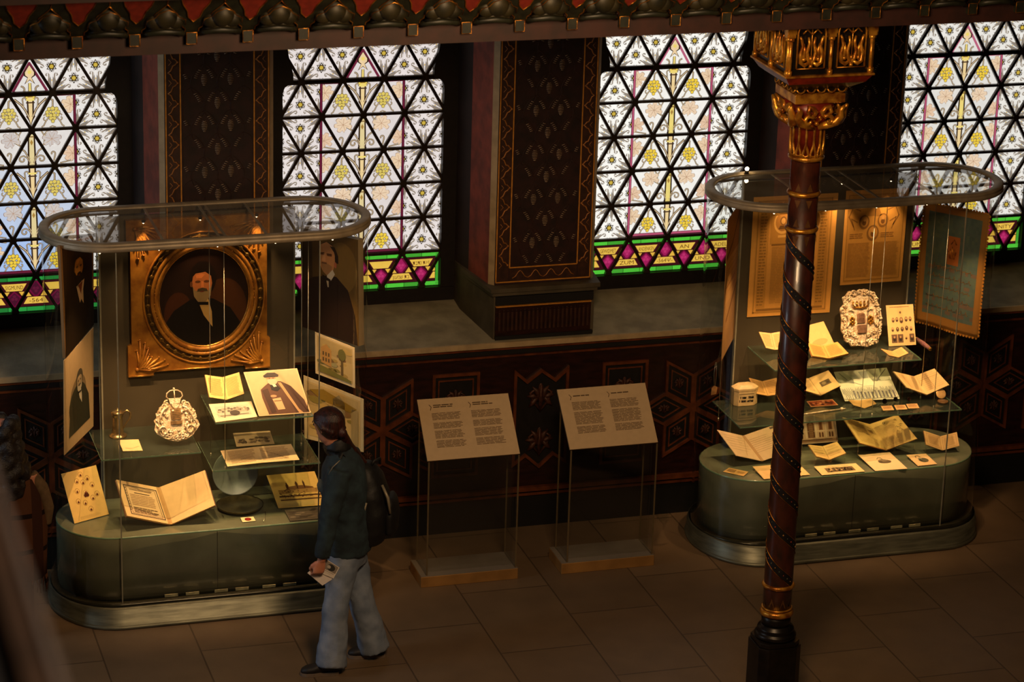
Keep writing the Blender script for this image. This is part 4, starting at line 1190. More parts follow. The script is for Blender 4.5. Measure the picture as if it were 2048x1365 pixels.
def tilted(TLp, TRp, BRp, BLp, z0, th=None):
    """a rectangular card whose foot rests at height z0, leaning back by the angle that squares its corners"""
    a, b = at(*BLp, z=z0), at(*BRp, z=z0)
    e1 = (b-a).normalized(); back = Vector((-e1.y, e1.x, 0))
    def plane(t):
        e2 = back*math.cos(t)+Vector((0,0,1))*math.sin(t)
        n = e1.cross(e2)
        return onplane(*TLp, a, n), onplane(*TRp, a, n)
    if th is None:
        best = None
        for d in range(4, 84, 1):
            tl, tr = plane(math.radians(d))
            er = abs((tl-a).normalized().dot(e1))+abs((tr-b).normalized().dot(e1))
            if best is None or er < best[0]: best = (er, d)
        th = best[1]
    tl, tr = plane(math.radians(th))
    q = [tl, tr, b, a]
    return q
def onwall(pl, *pp):
    q = [onplane(px, py, *pl) for px, py in pp]
    print('WALL', [tuple(round(c,2) for c in p) for p in q]); return q

def openbook(name, label, L, R, z0, th=35, phi=18, tone=(240,224,186), thick=.008, cover=(110,60,30), rise=.0, deco=None, cat='book', group=None, mirror=True):
    """L/R: sightings TL, TM, BM, BL / TM, TR, BR, BM"""
    TL, TM, BM, BL = L; TR, BR = R
    bm_ = at(*BM, z=z0+rise); t = math.radians(th)
    n0 = Vector((1,0,0)).cross(Vector((0,math.cos(t),math.sin(t))))
    tm = onplane(*TM, bm_, n0); sp_ = (tm-bm_).normalized()
    ph = math.radians(phi)
    nl = Matrix.Rotation(ph, 3, sp_) @ n0; nr = Matrix.Rotation(-ph, 3, sp_) @ n0
    # the page planes must rise away from the spine
    tl, bl = onplane(*TL, bm_, nl), onplane(*BL, bm_, nl)
    tr, br = onplane(*TR, bm_, nr), onplane(*BR, bm_, nr)
    root = empty(name, centre([tm,bm_]), label, cat, group)
    Ls = Sheet([tl,tm,bm_,bl], thick, tone); Rs = Sheet([tm,tr,br,bm_], thick, tone)
    if deco: deco(Ls, Rs)
    Ls.build('left_page', M_sheet, root); Rs.build('right_page', M_sheet, root)
    if cover:
        cs = MB()
        for s_ in (Ls, Rs):
            c0 = centre(s_.q); q = [c0+(p-c0)*1.025-s_.n*(thick+.0005) for p in s_.q]; 
            cs.prism([q[3],q[2],q[1],q[0]], -s_.n*.003)
        cs.build('cover', pm('cover_'+name+str(len(bpy.data.materials)), C(*cover), .5, 0, .15, 20), root, fixn=True)
    # acrylic cradle under the low corners
    for p in (bl.lerp(tl,.08), br.lerp(tr,.08), tm.lerp(bm_,.15)):
        if p.z-thick-.008 > z0+.004:
            st = MB(); st.box((p.x-.003,p.y-.003,z0), (p.x+.003,p.y+.003,p.z-thick-.006)); st.build('acrylic_peg', M_clear, root)
    return root

def card(name, label, q, mat, th=.002, tone=(236,222,190), cat='document', deco=None, group=None, side=None, z0=None, holder='acrylic_stand'):
    s = Sheet(q, th, tone, side)
    if deco: deco(s)
    if z0 is not None:
        root = empty(name, (q[2]+q[3])/2, label, cat, group)
        s.build('sheet', mat, root)
        st = MB(); TL, TR, BR, BL = q
        for a, b in ((BL,TL),(BR,TR)):
            a2 = a.lerp((BL+BR)/2, .12); b2 = b.lerp((TL+TR)/2, .12).lerp(a2, .35)
            top = b2-s.n*(th+.002)
            st = MB(); zt2 = max(z0+.003, a2.z-.004)
            st.box((a2.x-.004,a2.y-.006,z0), (a2.x+.004,max(top.y,a2.y)+.006,z0+.003))
            if zt2 > z0+.004: st.box((a2.x-.004,a2.y-.006,z0), (a2.x+.004,a2.y+.008,zt2))
            if top.z-.01 > z0: st.prism([(a2.x-.004,top.y-.003,z0),(a2.x-.004,top.y+.003,z0),(a2.x-.004,top.y+.003,top.z),(a2.x-.004,top.y-.003,top.z)], (.008,0,0))
            st.build(holder, M_clear, root)
        return root
    o = s.build(name, mat); tag(o, label, cat, group); return o
# ================================================================== left case
INK = (84,60,40)
def bust(s, u, v, k, skin=(176,96,50), hair=(20,12,8), beard=(150,140,110), coat=(10,8,7), shirt=(205,178,120), turn=0., l=2, asp=None, tie=True):
    """head and shoulders; k = head height in v units"""
    a = (asp or s.h/s.w)*k
    # coat with sloping shoulders
    s.poly([(u-.42*a,v+.52*k),(u-1.00*a,v+.85*k),(u-1.30*a,v+1.25*k),(u-1.48*a,v+2.9*k),(u+1.55*a,v+2.9*k),(u+1.35*a,v+1.35*k),(u+1.0*a,v+.85*k),(u+.38*a,v+.52*k)], coat, l)
    s.poly([(u-.20*a,v+.45*k),(u+.20*a,v+.45*k),(u+.34*a,v+.95*k),(u+.36*a,v+1.45*k),(u+.05*a,v+1.05*k)], shirt, l+1)
    s.ell(u+.03*a, v-.14*k, .47*a, .58*k, hair, l+1, 18)
    s.poly([(u-.32*a,v-.22*k),(u-.22*a,v-.32*k),(u+.12*a,v-.36*k),(u+.32*a,v-.22*k),(u+.36*a,v+.02*k),(u+.28*a,v+.32*k),(u+.10*a,v+.52*k),(u-.12*a,v+.50*k),(u-.28*a,v+.28*k),(u-.36*a,v+.02*k)], skin, l+2)
    dk = tuple(c*.55 for c in skin); lt = tuple(min(255,c*1.18) for c in skin)
    s.poly([(u-.22*a,v-.26*k),(u-.02*a,v-.31*k),(u+.10*a,v-.27*k),(u-.02*a,v-.16*k),(u-.20*a,v-.16*k)], lt, l+3)
    s.ell(u-.15*a+turn, v-.05*k, .10*a, .045*k, dk, l+3, 10); s.ell(u+.16*a+turn, v-.05*k, .10*a, .045*k, dk, l+3, 10)
    s.poly([(u-.02*a+turn,v-.06*k),(u+.05*a+turn,v-.06*k),(u+.07*a+turn,v+.14*k),(u-.04*a+turn,v+.15*k)], lt, l+3)
    s.poly([(u-.15*a,v+.18*k),(u,v+.15*k),(u+.16*a,v+.18*k),(u+.20*a,v+.27*k),(u-.18*a,v+.27*k)], tuple(c*.5 for c in beard) if sum(beard) > 200 else beard, l+4)
    s.poly([(u-.33*a,v+.10*k),(u-.24*a,v+.24*k),(u+.24*a,v+.24*k),(u+.34*a,v+.10*k),(u+.30*a,v+.42*k),(u+.10*a,v+.64*k),(u-.12*a,v+.64*k),(u-.29*a,v+.42*k)], beard, l+3)
    s.ell(u, v+.27*k, .08*a, .022*k, (110,44,30), l+5, 8)
    s.ell(u-.38*a, v+.02*k, .05*a, .10*k, dk, l+3, 8)
    if tie: s.poly([(u-.20*a,v+.60*k),(u+.22*a,v+.62*k),(u+.22*a,v+.72*k),(u-.18*a,v+.70*k)], (8,7,6), l+5)

# ---- gilt oval portrait
yp = -1.008; yfr = -1.045
def fp(px, py, y=yfr): return at(px, py, y=y)
cx_, cz_ = (fp(317,600).x+fp(499,590).x)/2, (fp(396,496).z+fp(396,694).z)/2
rx_, rz_ = (fp(499,590).x-fp(317,600).x)/2, (fp(396,496).z-fp(396,694).z)/2
X0, X1 = fp(262,600).x, fp(534,590).x; XX0, XX1 = fp(257,740).x, fp(540,730).x
Z1 = fp(400,440).z; Z0 = fp(400,738).z; ZZ0 = Z0-.028; ZZ1 = Z1+.02
port = empty('framed_portrait', (cx_, yp, ZZ0), 'large gilt frame with an oval painting of a bearded man in a black coat', 'picture')
M_gf = pm('gilt_frame', C(196,136,50), .38, .4, .2, 12, .12, 70, c2=C(144,90,30))
M_gfb = pm('bright_gilt', C(240,176,84), .25, .85, .2, 30)
n = 64
zt_ = fp(255,590).z
ck = .105
out = [(XX0,ZZ0),(XX0+ck*1.6,ZZ0),(XX0+ck*1.6,Z0),(XX1-ck*1.6,Z0),(XX1-ck*1.6,ZZ0),(XX1,ZZ0),(XX1,ZZ0+ck*2.1),(X1,ZZ0+ck*2.1),(X1,ZZ1-ck*1.7),(XX1,ZZ1-ck*1.7),(XX1,ZZ1),(XX0,ZZ1),(XX0,ZZ1-ck*1.7),(X0,ZZ1-ck*1.7),(X0,ZZ0+ck*2.1),(XX0,ZZ0+ck*2.1)]
fr = MB()
# plate between outline and oval, as quads from oval to outline by angle
def ray_out(a):
    d = Vector((math.cos(a), math.sin(a))); best = 9
    for i in range(len(out)):
        p, q_ = Vector(out[i])-Vector((cx_,cz_)), Vector(out[(i+1) % len(out)])-Vector((cx_,cz_))
        e = q_-p; den = d.x*e.y-d.y*e.x
        if abs(den) < 1e-9: continue
        t = (p.x*e.y-p.y*e.x)/den; u = (p.x*d.y-p.y*d.x)/den
        if t > 0 and -1e-6 <= u <= 1+1e-6: best = min(best, t) if best < 9 else t
    return (cx_+d.x*best, cz_+d.y*best)
angs = sorted(set([2*PI*k/n for k in range(n)]+[(math.atan2(b_-cz_, a-cx_)) % (2*PI)+e for a, b_ in out for e in (-.0008,.0008)]))
ro = 1.18
for i, a in enumerate(angs):
    b2 = angs[(i+1) % len(angs)]
    o1, o2 = ray_out(a), ray_out(b2)
    def ov(t, k): 
        den = math.hypot(math.cos(t)/rx_, math.sin(t)/rz_); return (cx_+k*math.cos(t)/den, cz_+k*math.sin(t)/den)
    e1, e2 = ov(a, ro), ov(b2, ro)
    fr.face([(e1[0],yfr,e1[1]),(o1[0],yfr,o1[1]),(o2[0],yfr,o2[1]),(e2[0],yfr,e2[1])])
    fr.face([(o1[0],yfr,o1[1]),(o1[0],yp,o1[1]),(o2[0],yp,o2[1]),(o2[0],yfr,o2[1])])
fr.build('frame_plate', M_gf, port, fixn=True)
def oring(k, r, nm, mat, y=yfr, sx=1):
    q = MB(); q.tube([(cx_+rx_*k*math.cos(2*PI*i/72), y, cz_+rz_*k*math.sin(2*PI*i/72)) for i in range(72)], r, 8, closed=True); q.build(nm, mat, port)
oring(1.05, .016, 'inner_moulding', M_gf, yfr-.002); oring(1.0, .008, 'inner_bead', M_gfb, yfr+.002); oring(1.14, .013, 'middle_moulding', M_gf, yfr-.004)
oring(1.33, .007, 'outer_bead', M_gf, yfr-.004)
bn = MB()
for i in range(96):
    a = 2*PI*i/96; bn.ball((cx_+rx_*1.095*math.cos(a), yfr-.010, cz_+rz_*1.095*math.sin(a)), .0045, n=6, m=4)
bn.build('pearl_row', M_gfb, port)
bd = MB()
for i in range(72):
    a, b2 = 2*PI*i/72, 2*PI*(i+1)/72
    P_ = lambda t, k: (cx_+rx_*k*math.cos(t), yfr-.003, cz_+rz_*k*math.sin(t))
    bd.face([P_(a,1.17),P_(b2,1.17),P_(b2,1.32),P_(a,1.32)])
bd.build('dark_band', pm('dark_bronze_band', C(84,58,22), .35, .4, .3, 20), port, fixn=True)
lv = MB()
for i in range(40):
    a = 2*PI*(i+.5)/40
    lv.ball((cx_+rx_*1.245*math.cos(a), yfr-.005, cz_+rz_*1.245*math.sin(a)), 1, n=8, m=5, sc_=(.011+.006*abs(math.cos(a)), .005, .011+.006*abs(math.sin(a))))
lv.tube([(cx_+rx_*1.245*math.cos(2*PI*i/80), yfr-.004, cz_+rz_*1.245*math.sin(2*PI*i/80)) for i in range(80)], .004, 6, closed=True)
lo_ = lv.build('leaf_band', pm('leaf_gold', C(150,116,50), .3, .7, .3, 40), port)
rm_ = lo_.modifiers.new('remesh', 'REMESH'); rm_.mode = 'VOXEL'; rm_.voxel_size = .0025; rm_.use_smooth_shade = True
for sx, sz in ((-1,-1),(1,-1),(-1,1),(1,1)):     # corner foliage
    q = MB(); rd = random.Random(5)
    bx, bz = (XX0 if sx < 0 else XX1)-sx*.055, (ZZ0+.055 if sz < 0 else ZZ1-.055)
    for k in range(17):
        a = PI/2*k/16; L_ = (.17 if k % 2 else .11)*(.62+.55*abs(math.cos(2*a)))
        dx, dz = -sx*math.cos(a)*L_, -sz*math.sin(a)*L_
        q.tube([(bx,yfr-.004,bz),(bx+dx*.5-sx*.012,yfr-.012,bz+dz*.5+sz*.01),(bx+dx,yfr-.006,bz+dz),(bx+dx+sx*.014,yfr-.006,bz+dz+sz*.004)], [.005,.009,.006,.003], 6)
        q.ball((bx+dx,yfr-.008,bz+dz), .007, n=6, m=4)
    q.ball((bx,yfr-.008,bz), .014, n=8, m=5)
    q.build('corner_foliage', M_gf, port)
q = MB(); 
for xx in ((XX0+ck*1.7,XX1-ck*1.7,Z0),(XX0,XX0+ck*1.55,ZZ0+.002),(XX1-ck*1.55,XX1,ZZ0+.002)): q.tube([(xx[0],yfr-.002,xx[2]+.006),(xx[1],yfr-.002,xx[2]+.006)], .006, 6)
q.build('lower_edge_bead', M_gfb, port)
cv = Sheet([(cx_-rx_,yfr+.010,cz_+rz_),(cx_+rx_,yfr+.010,cz_+rz_),(cx_+rx_,yfr+.010,cz_-rz_),(cx_-rx_,yfr+.010,cz_-rz_)], .002, (30,14,8))
cv.mb = MB()
cv.ell(.5,.5,.5,.5,(34,16,9),0,48); cv.ell(.72,.62,.25,.30,(70,38,14),1,24); cv.ell(.22,.66,.16,.22,(66,32,12),1,20)
bust(cv, .48, .36, .31, skin=(190,114,62), hair=(20,10,7), beard=(150,126,84), coat=(9,7,8), shirt=(204,166,96), l=3, asp=1.0)
cv.mb.f  # painted canvas is trimmed to the oval below
def trim_oval(sh):
    m2 = MB()
    for f, c in zip(sh.mb.f, sh.mb.c):
        pts = [sh.mb.v[i] for i in f]
        c0 = Vector((cx_, cz_))
        bad = any(((p[0]-cx_)/rx_)**2+((p[2]-cz_)/rz_)**2 > 1.02 for p in pts)
        if bad:
            pp = [(p[0], p[2]) for p in pts]; y = pts[0][1]
            for k in range(32):
                a = 2*PI*k/32; nx, nz = math.cos(a)/rx_, math.sin(a)/rz_; l_ = math.hypot(nx, nz)
                pp = clip(pp, nx/l_, nz/l_, (nx*cx_+nz*cz_+1)/l_)
                if len(pp) < 3: break
            if len(pp) >= 3: m2.face([(a, y, b) for a, b in pp], c)
        else: m2.face(pts, c)
    sh.mb = m2
trim_oval(cv); cv.build('oval_canvas', M_paint, port)

# ---- pictures on the left wing
def d_darkman(s):
    s.frame(0,0,1,1,.05,(176,130,80),1)
    s.rect(.05,.03,.95,.965,(30,20,11),2)
    s.ell(.60,.20,.20,.11,(28,18,10),3)
    bust(s, .52, .27, .27, skin=(226,156,64), hair=(30,20,10), beard=(26,16,8), coat=(26,18,10), shirt=(230,196,140), l=4, asp=1.35)
    s.poly([(.42,.44),(.68,.41),(.60,.58),(.52,.62)], (230,196,150), 9); s.poly([(.48,.44),(.62,.42),(.56,.54)], (130,60,26), 10)
q = onwall(W1L, (120,492), (187,470), (187,650), (131,717))
card('oil_portrait', 'narrow dark portrait in a pale frame hanging at the left end of the left case', q, M_paint, .018, (60,44,28), 'picture', d_darkman, side=(150,120,84))
def d_oval(s):
    s.ell(.47,.52,.27,.20,(150,130,96),1,24)
    s.ell(.46,.60,.30,.20,(52,56,40),2,24)
    bust(s, .50, .38, .17, skin=(190,168,130), hair=(90,84,66), beard=(214,206,180), coat=(46,50,36), shirt=(230,222,196), l=3, asp=1.4)
    s.ell(.5,.50,.0,.0,(0,0,0),1)
q = onwall(W1L, (128,722), (187,655), (187,853), (129,911))
card('vignette_photograph', 'pale photograph of a bearded man in an oval vignette below the narrow dark portrait', q, M_photo, .004, (214,184,136), 'photograph', d_oval)

# ---- pictures on the right wing
def d_rman(s):
    s.rect(0,0,1,1,(104,78,32),1); s.ell(.72,.30,.26,.24,(128,98,44),2,24); s.rect(0,0,.20,1,(52,38,16),2); s.rect(.2,0,.34,1,(80,60,26),2)
    s.poly([(.04,.54),(.22,.46),(.42,.42),(.62,.40),(.82,.50),(.94,.72),(.98,1),(.0,1)], (30,17,10), 3)
    s.ell(.47,.19,.145,.105,(34,24,14),4,18)
    s.poly([(.36,.12),(.46,.085),(.56,.11),(.60,.20),(.60,.28),(.56,.37),(.46,.41),(.38,.37),(.33,.30),(.33,.20)], (206,142,86), 5)
    s.poly([(.52,.12),(.60,.12),(.66,.20),(.66,.27),(.61,.27),(.60,.18)], (44,30,18), 6)
    s.ell(.61,.29,.022,.030,(190,104,70),7,10)
    s.poly([(.34,.20),(.42,.19),(.42,.215),(.34,.22)], (100,62,34), 7); s.poly([(.46,.195),(.55,.19),(.55,.215),(.47,.22)], (100,62,34), 7)
    s.poly([(.40,.20),(.44,.20),(.44,.275),(.37,.275)], (222,160,104), 7)
    s.poly([(.36,.30),(.48,.295),(.55,.31),(.53,.37),(.46,.41),(.39,.38)], (168,122,76), 6); s.poly([(.37,.288),(.46,.285),(.46,.300),(.37,.302)], (120,78,46), 8)
    s.poly([(.46,.41),(.56,.34),(.60,.38),(.52,.46),(.46,.455)], (220,206,176), 7)
    s.poly([(.38,.41),(.52,.44),(.55,.49),(.46,.47),(.38,.46)], (22,14,10), 8); s.poly([(.45,.46),(.49,.46),(.49,.52),(.47,.52)], (200,180,140), 9)
q = onwall(W1R, (601,455), (716,480), (718,693), (605,654))
card('oil_painting', 'oil painting of a bearded man on a deep stretcher, right end of the left case', q, M_paint, .045, (172,146,110), 'picture', d_rman, side=(172,150,116))
def d_water(seed, big):
    def f(s):
        rd = random.Random(seed)
        s.rect(.05,.06,.95,.93,(206,180,120),1)
        s.rect(.08,.09,.92,.42,(190,166,110),2)
        for k in range(26):
            u, v = rd.uniform(.12,.85), rd.uniform(.15,.8); ru = rd.uniform(.03,.12)
            s.ell(u, v, ru, ru*.5, rd.choice([(150,136,70),(176,150,84),(120,116,66),(200,170,100),(140,110,70),(168,160,110)]), 3+k % 4, 10)
        if not big:
            s.poly([(.16,.30),(.30,.18),(.42,.30),(.42,.70),(.16,.66)], (196,150,84), 8)
            for u in (.20,.27,.34):
                for v in (.38,.52): s.rect(u,v,u+.035,v+.09,(96,80,50),9)
            s.rect(.66,.30,.72,.80,(110,92,56),8); s.ell(.69,.30,.10,.14,(116,112,60),9,12); s.poly([(.08,.72),(.92,.86),(.92,.92),(.08,.90)], (124,120,60), 8)
        else:
            s.poly([(.50,.20),(.60,.10),(.70,.22),(.70,.62),(.50,.60)], (150,140,110), 8); s.ell(.60,.42,.07,.08,(176,180,170),9,12); s.rect(.57,.46,.63,.62,(96,90,70),10)
            s.poly([(.10,.18),(.34,.10),(.90,.24),(.80,.34),(.30,.28)], (150,122,44), 8); s.rect(.80,.26,.92,.90,(170,150,100),8)
    return f
q = onwall(W1R, (630,664), (709,696), (710,777), (631,747))
card('townscape_watercolour', 'small watercolour of an old street hanging under the oil painting', q, M_sheet, .003, (226,206,160), 'picture', d_water(3, False))
q = onwall(W1R, (607,751), (727,799), (727,905), (609,877))
card('church_watercolour', 'larger watercolour in green and ochre hanging lowest at the right wing', q, M_sheet, .003, (214,196,150), 'picture', d_water(8, True))

# ---- upper shelf
def pages(tone_ink, nl=14, s1=1, s2=2, m=.12):
    def f(L, R):
        L.lines(m,.12,1-m,.90,nl,tone_ink,2,s1); R.lines(m,.12,1-m,.90,nl,tone_ink,2,s2)
        for s_, u in ((L,1.),(R,0.)): s_.rect(min(u,.97) if u else 0,0,1 if u else .03,1,tuple(c*.86 for c in s_.tone),1)
    return f
GH = ZP+.002
openbook('open_booklet', 'small yellowed open booklet propped on the top shelf beside the seated rabbi photograph', ((410,750),(445,755),(453,800),(419,795)), ((478,745),(488,788)), SH1U, 50, 16, (236,206,130), .006, (120,80,40), .045, pages((196,160,92), 16))
def d_group(s):
    s.rect(.10,.16,.90,.80,(190,182,160),1); rd = random.Random(2)
    for k in range(40): s.ell(rd.uniform(.14,.86), .30+.25*rd.random(), .035, .06, rd.choice([(140,132,112),(110,104,90),(170,160,140),(90,84,72)]), 2+k % 3, 8)
    s.ell(.52,.62,.12,.16,(58,50,42),6); s.rect(.16,.70,.84,.74,(120,112,96),6)
card('group_photograph', 'small pale group photograph lying at the front left of the top shelf', tilted((417.6,809),(502.5,803),(514.5,834),(431.5,845), SH1U+.004), M_photo, .002, (224,206,168), 'photograph', d_group, z0=SH1U)
def d_rabbi(s):
    s.rect(.02,.015,.98,.985,(206,172,128),1)
    s.poly([(.30,.34),(.40,.27),(.48,.25),(.62,.26),(.76,.36),(.84,.56),(.90,.98),(.20,.98),(.18,.60),(.20,.42)], (92,60,44), 2)
    s.poly([(.62,.26),(.78,.38),(.95,.70),(.98,.98),(.72,.98)], (74,46,34), 3)
    s.poly([(.56,.28),(.62,.29),(.80,.90),(.86,.98),(.78,.98),(.66,.62)], (190,150,104), 4)
    s.poly([(.22,.44),(.34,.40),(.36,.94),(.26,.96)], (66,42,32), 4)
    s.ell(.46,.185,.085,.095,(170,130,96),4,18)
    s.poly([(.33,.115),(.42,.055),(.56,.06),(.62,.115),(.60,.16),(.34,.155)], (40,28,24), 6)
    s.poly([(.38,.20),(.54,.20),(.56,.27),(.50,.33),(.42,.33),(.37,.27)], (206,180,150), 5)
    s.ell(.43,.18,.014,.010,(60,40,30),7,8); s.ell(.50,.18,.014,.010,(60,40,30),7,8)
    s.poly([(.40,.33),(.52,.32),(.58,.42),(.50,.48),(.40,.44)], (30,24,24), 6); s.poly([(.44,.32),(.50,.32),(.52,.37),(.46,.38)], (226,210,184), 7)
    s.poly([(.36,.64),(.52,.62),(.54,.88),(.40,.89)], (204,170,128), 5); s.rect(.38,.68,.52,.70,(120,86,60),6)
    s.ell(.40,.58,.06,.03,(186,140,104),6,10)
card('rabbi_photograph', 'large sepia photograph of a standing rabbi in cap and gown on the top shelf', tilted((487,745),(594,737),(622,826),(518,833), SH1U+.008, 52), M_photo, .004, (228,196,150), 'photograph', d_rabbi, z0=SH1U)
# ---- middle shelf
def d_dim(s):
    s.rect(.03,.04,.97,.96,(150,134,104),1); rd = random.Random(9)
    for k in range(34): s.ell(rd.uniform(.1,.9), .45+.35*rd.random(), .05, .08, rd.choice([(90,76,60),(70,60,48),(120,104,80)]), 2+k % 3, 8)
card('dim_crowd_photograph', 'dim brown crowd photograph lying behind the open letter on the middle shelf', tilted((466,867),(540,862),(549,888),(473,894), SH1M+.04, 20), M_photo, .002, (164,146,112), 'photograph', d_dim, z0=SH1M)
openbook('open_letter', 'open handwritten letter with a fold lying on the middle shelf', ((441,902),(513,894),(523,926),(455,933.5)), ((582,888.5),(599,920)), SH1M, 16, 5, (244,214,162), .002, None, .012,
    lambda L, R: (L.lines(.16,.12,.92,.9,11,(186,150,110),2,4), R.lines(.06,.12,.85,.9,11,(186,150,110),2,5), R.stroke([(.08,.25),(.45,.55),(.70,.85)],.014,(120,84,56),4)), 'document')
# ---- left shelf: tankard, card, shield
def tankard():
    p = at(236, 873, z=SH1L)
    r = .038; z0 = SH1L
    root = empty('tankard', (p.x,p.y,z0), 'silver lidded tankard with a looped handle on the left shelf', 'tankard')
    M_s = pm('aged_silver', C(206,180,130), .25, .9, .2, 14, .1, 80)
    h = .158
    q = MB(); q.lathe([(.0,z0),(.056,z0),(.058,z0+.008),(.050,z0+.013),(r+.004,z0+.020),(r,z0+.030),(r-.004,z0+.07),(r-.006,z0+.125),(r-.002,z0+h-.012),(r+.002,z0+h-.008),(r+.001,z0+h)], (p.x,p.y,0), 32); q.build('body', M_s, root)
    q = MB(); q.lathe([(r+.004,z0+h),(r+.005,z0+h+.006),(r-.008,z0+h+.014),(.016,z0+h+.020),(.004,z0+h+.024),(.006,z0+h+.030),(0,z0+h+.034)], (p.x,p.y,0), 32); q.build('lid', M_s, root)
    q = MB(); q.tube([(p.x+r-.004,p.y,z0+h-.002),(p.x+r+.022,p.y,z0+h+.014),(p.x+r+.044,p.y,z0+h-.004),(p.x+r+.042,p.y,z0+h-.040),(p.x+r+.020,p.y,z0+h-.066),(p.x+r+.004,p.y,z0+h-.095),(p.x+r-.006,p.y,z0+h-.11)], [.005,.006,.007,.007,.006,.005,.004], 8); q.build('handle', M_s, root)
tankard()
card('place_card', 'blank cream card lying beside the tankard', tilted((237,880.6),(277,879.3),(285.5,901.7),(246,903), SH1L+.004, 12), M_sheet, .0015, (238,206,150), 'card', lambda s: s.stroke([(.2,.75),(.5,.8),(.9,.6)],.02,(196,160,110)))

def shield(name, label, P0, ex, ez, n, outline, mat, seed, deco, loc):
    """embossed silver plate: outline in metres in the (ex, ez) frame about P0"""
    root = empty(name, loc, label, 'torah shield')
    def W(x, z, d=0.): return P0+ex*x+ez*z+n*d
    q = MB(); pts = [W(x, z) for x, z in outline]; bk = [p-n*.006 for p in pts]
    for t in tri2(outline): q.face([W(x, z) for x, z in t])
    m_ = len(pts)
    for i in range(m_): q.face([pts[i], bk[i], bk[(i+1) % m_], pts[(i+1) % m_]])
    for t in tri2(outline): q.face([W(x, z, -.006) for x, z in t][::-1])
    q.build('plate', mat, root, fixn=True)
    deco(root, W)
    return root
M_sil = pm('embossed_silver', C(252,236,208), .3, .45, .2, 40, .5, 160, c2=C(206,176,136))
M_gil = pm('gilt_silver', C(226,170,70), .25, .9, .2, 30)
M_engr = pm('engraved_tablet', C(150,116,72), .4, .7, .3, 30)
def curl(mb, W, x, z, r, a, d=.006, sg=1, w=.006, turns=1.3):
    pts = []
    for t in range(12):
        u = t/11; rr = r*(1-u*.8); an = a+sg*u*turns*2*PI
        pts.append(W(x+rr*math.cos(an), z+rr*math.sin(an), d))
    mb.tube(pts, [w*(1-.5*t/11) for t in range(12)], 6)
# left shield, leaning back, wreathed and crowned
b0 = at(356, 884, z=SH1L+.022); tt = math.radians(66)
ex = Vector((1,0,0)); ez = Vector((0,math.cos(tt),math.sin(tt))); nn = ex.cross(ez)
def d_sh1(root, W):
    q = MB(); rd = random.Random(4)
    for k in range(30):
        a = 2*PI*k/30; x = .118*math.cos(a); z = .125+.105*math.sin(a)
        if z > .20 and abs(x) < .05: continue
        curl(q, W, x*.92, z, rd.uniform(.014,.022), rd.uniform(0,6), .008, rd.choice((-1,1)), .006)
    for k in range(120):
        a = rd.uniform(0, 2*PI); r = rd.uniform(.50, 1.04); x = .125*r*math.cos(a); z = .118+.105*r*math.sin(a)
        if z > .18 and abs(x) < .045: continue
        q.ball(W(x, z, .006), rd.uniform(.005,.011), n=7, m=5)
    q.build('foliage_relief', M_sil, root)
    q = MB(); 
    for x, z, w_, h in ((-.032,.125,.064,.062),(-.036,.098,.072,.018)): q.prism([W(x,z,.012),W(x+w_,z,.012),W(x+w_,z+h,.012),W(x,z+h,.012)], -nn*.012)
    q.build('engraved_tablet', M_engr, root, fixn=True)
    q = MB()
    for i in range(5): q.tube([W(-.024,.135+i*.010,.0125),W(.024,.135+i*.010,.0125)], .0012, 4)
    q.build('inscription_lines', pm('dark_engraving', C(70,50,30), .5, .3, .2, 30), root)
    q = MB()
    for sg in (-1, 1):
        curl(q, W, sg*.085, .062, .034, 0 if sg > 0 else PI, .012, sg, .010, 1.1)
        q.tube([W(sg*.045,.20,.008),W(sg*.075,.185,.010),W(sg*.10,.15,.010),W(sg*.105,.11,.010)], [.006,.008,.008,.005], 7)
    q.tube([W(-.12,.07,.004),W(-.09,.030,.004),W(-.05,.012,.004),W(0,.004,.004),W(.06,.014,.004),(W(.10,.035,.004)),W(.13,.085,.004)], .004, 6)
    q.build('raised_scrolls', M_sil, root)
    q = MB()
    q.prism([W(-.030,.215,.014),W(.030,.215,.014),W(.040,.245,.014),W(-.040,.245,.014)], -nn*.02)
    q.prism([W(-.020,.200,.012),W(0,.178,.012),W(.020,.200,.012),(W(.026,.215,.012)),W(-.026,.215,.012)], -nn*.012)
    for sg in (-1, 1): q.tube([W(sg*.038,.240,.006),W(sg*.052,.255,.004),W(sg*.046,.275,.004),W(sg*.024,.288,.004),W(0,.290,.006)], .0045, 6)
    q.tube([W(0,.24,.012),W(0,.29,.010)], .004, 6); q.ball(W(0,.298,.006), .008, n=8, m=6)
    q.build('crown', M_sil, root, fixn=True)
    q = MB(); q.box((b0.x-.055,b0.y-.02,SH1L), (b0.x+.075,b0.y+.09,SH1L+.006)); q.prism([(b0.x-.05,b0.y-.015,SH1L+.006),(b0.x-.05,b0.y-.005,SH1L+.03),(b0.x-.05,b0.y+.09,SH1L+.14),(b0.x-.05,b0.y+.09,SH1L+.006)], (.004,0,0)); q.prism([(b0.x+.066,b0.y-.015,SH1L+.006),(b0.x+.066,b0.y-.005,SH1L+.03),(b0.x+.066,b0.y+.09,SH1L+.14),(b0.x+.066,b0.y+.09,SH1L+.006)], (.004,0,0))
    q.build('acrylic_stand', M_clear, root, fixn=True)
ol = [(-.075,.02),(-.045,.008),(0,0),(.05,.012),(.10,.035),(.125,.06),(.145,.085),(.135,.11),(.125,.12),(.13,.14),(.12,.155),(.115,.175),(.10,.185),(.095,.205),(.075,.21),(.055,.225),(.035,.205),(.030,.22),(-.030,.22),(-.035,.205),(-.06,.225),(-.08,.205),(-.10,.195),(-.105,.17),(-.125,.165),(-.12,.14),(-.14,.125),(-.13,.105),(-.14,.075),(-.125,.05),(-.10,.035)]
ol1 = [(x*1.02, z*1.02) for x, z in ol]
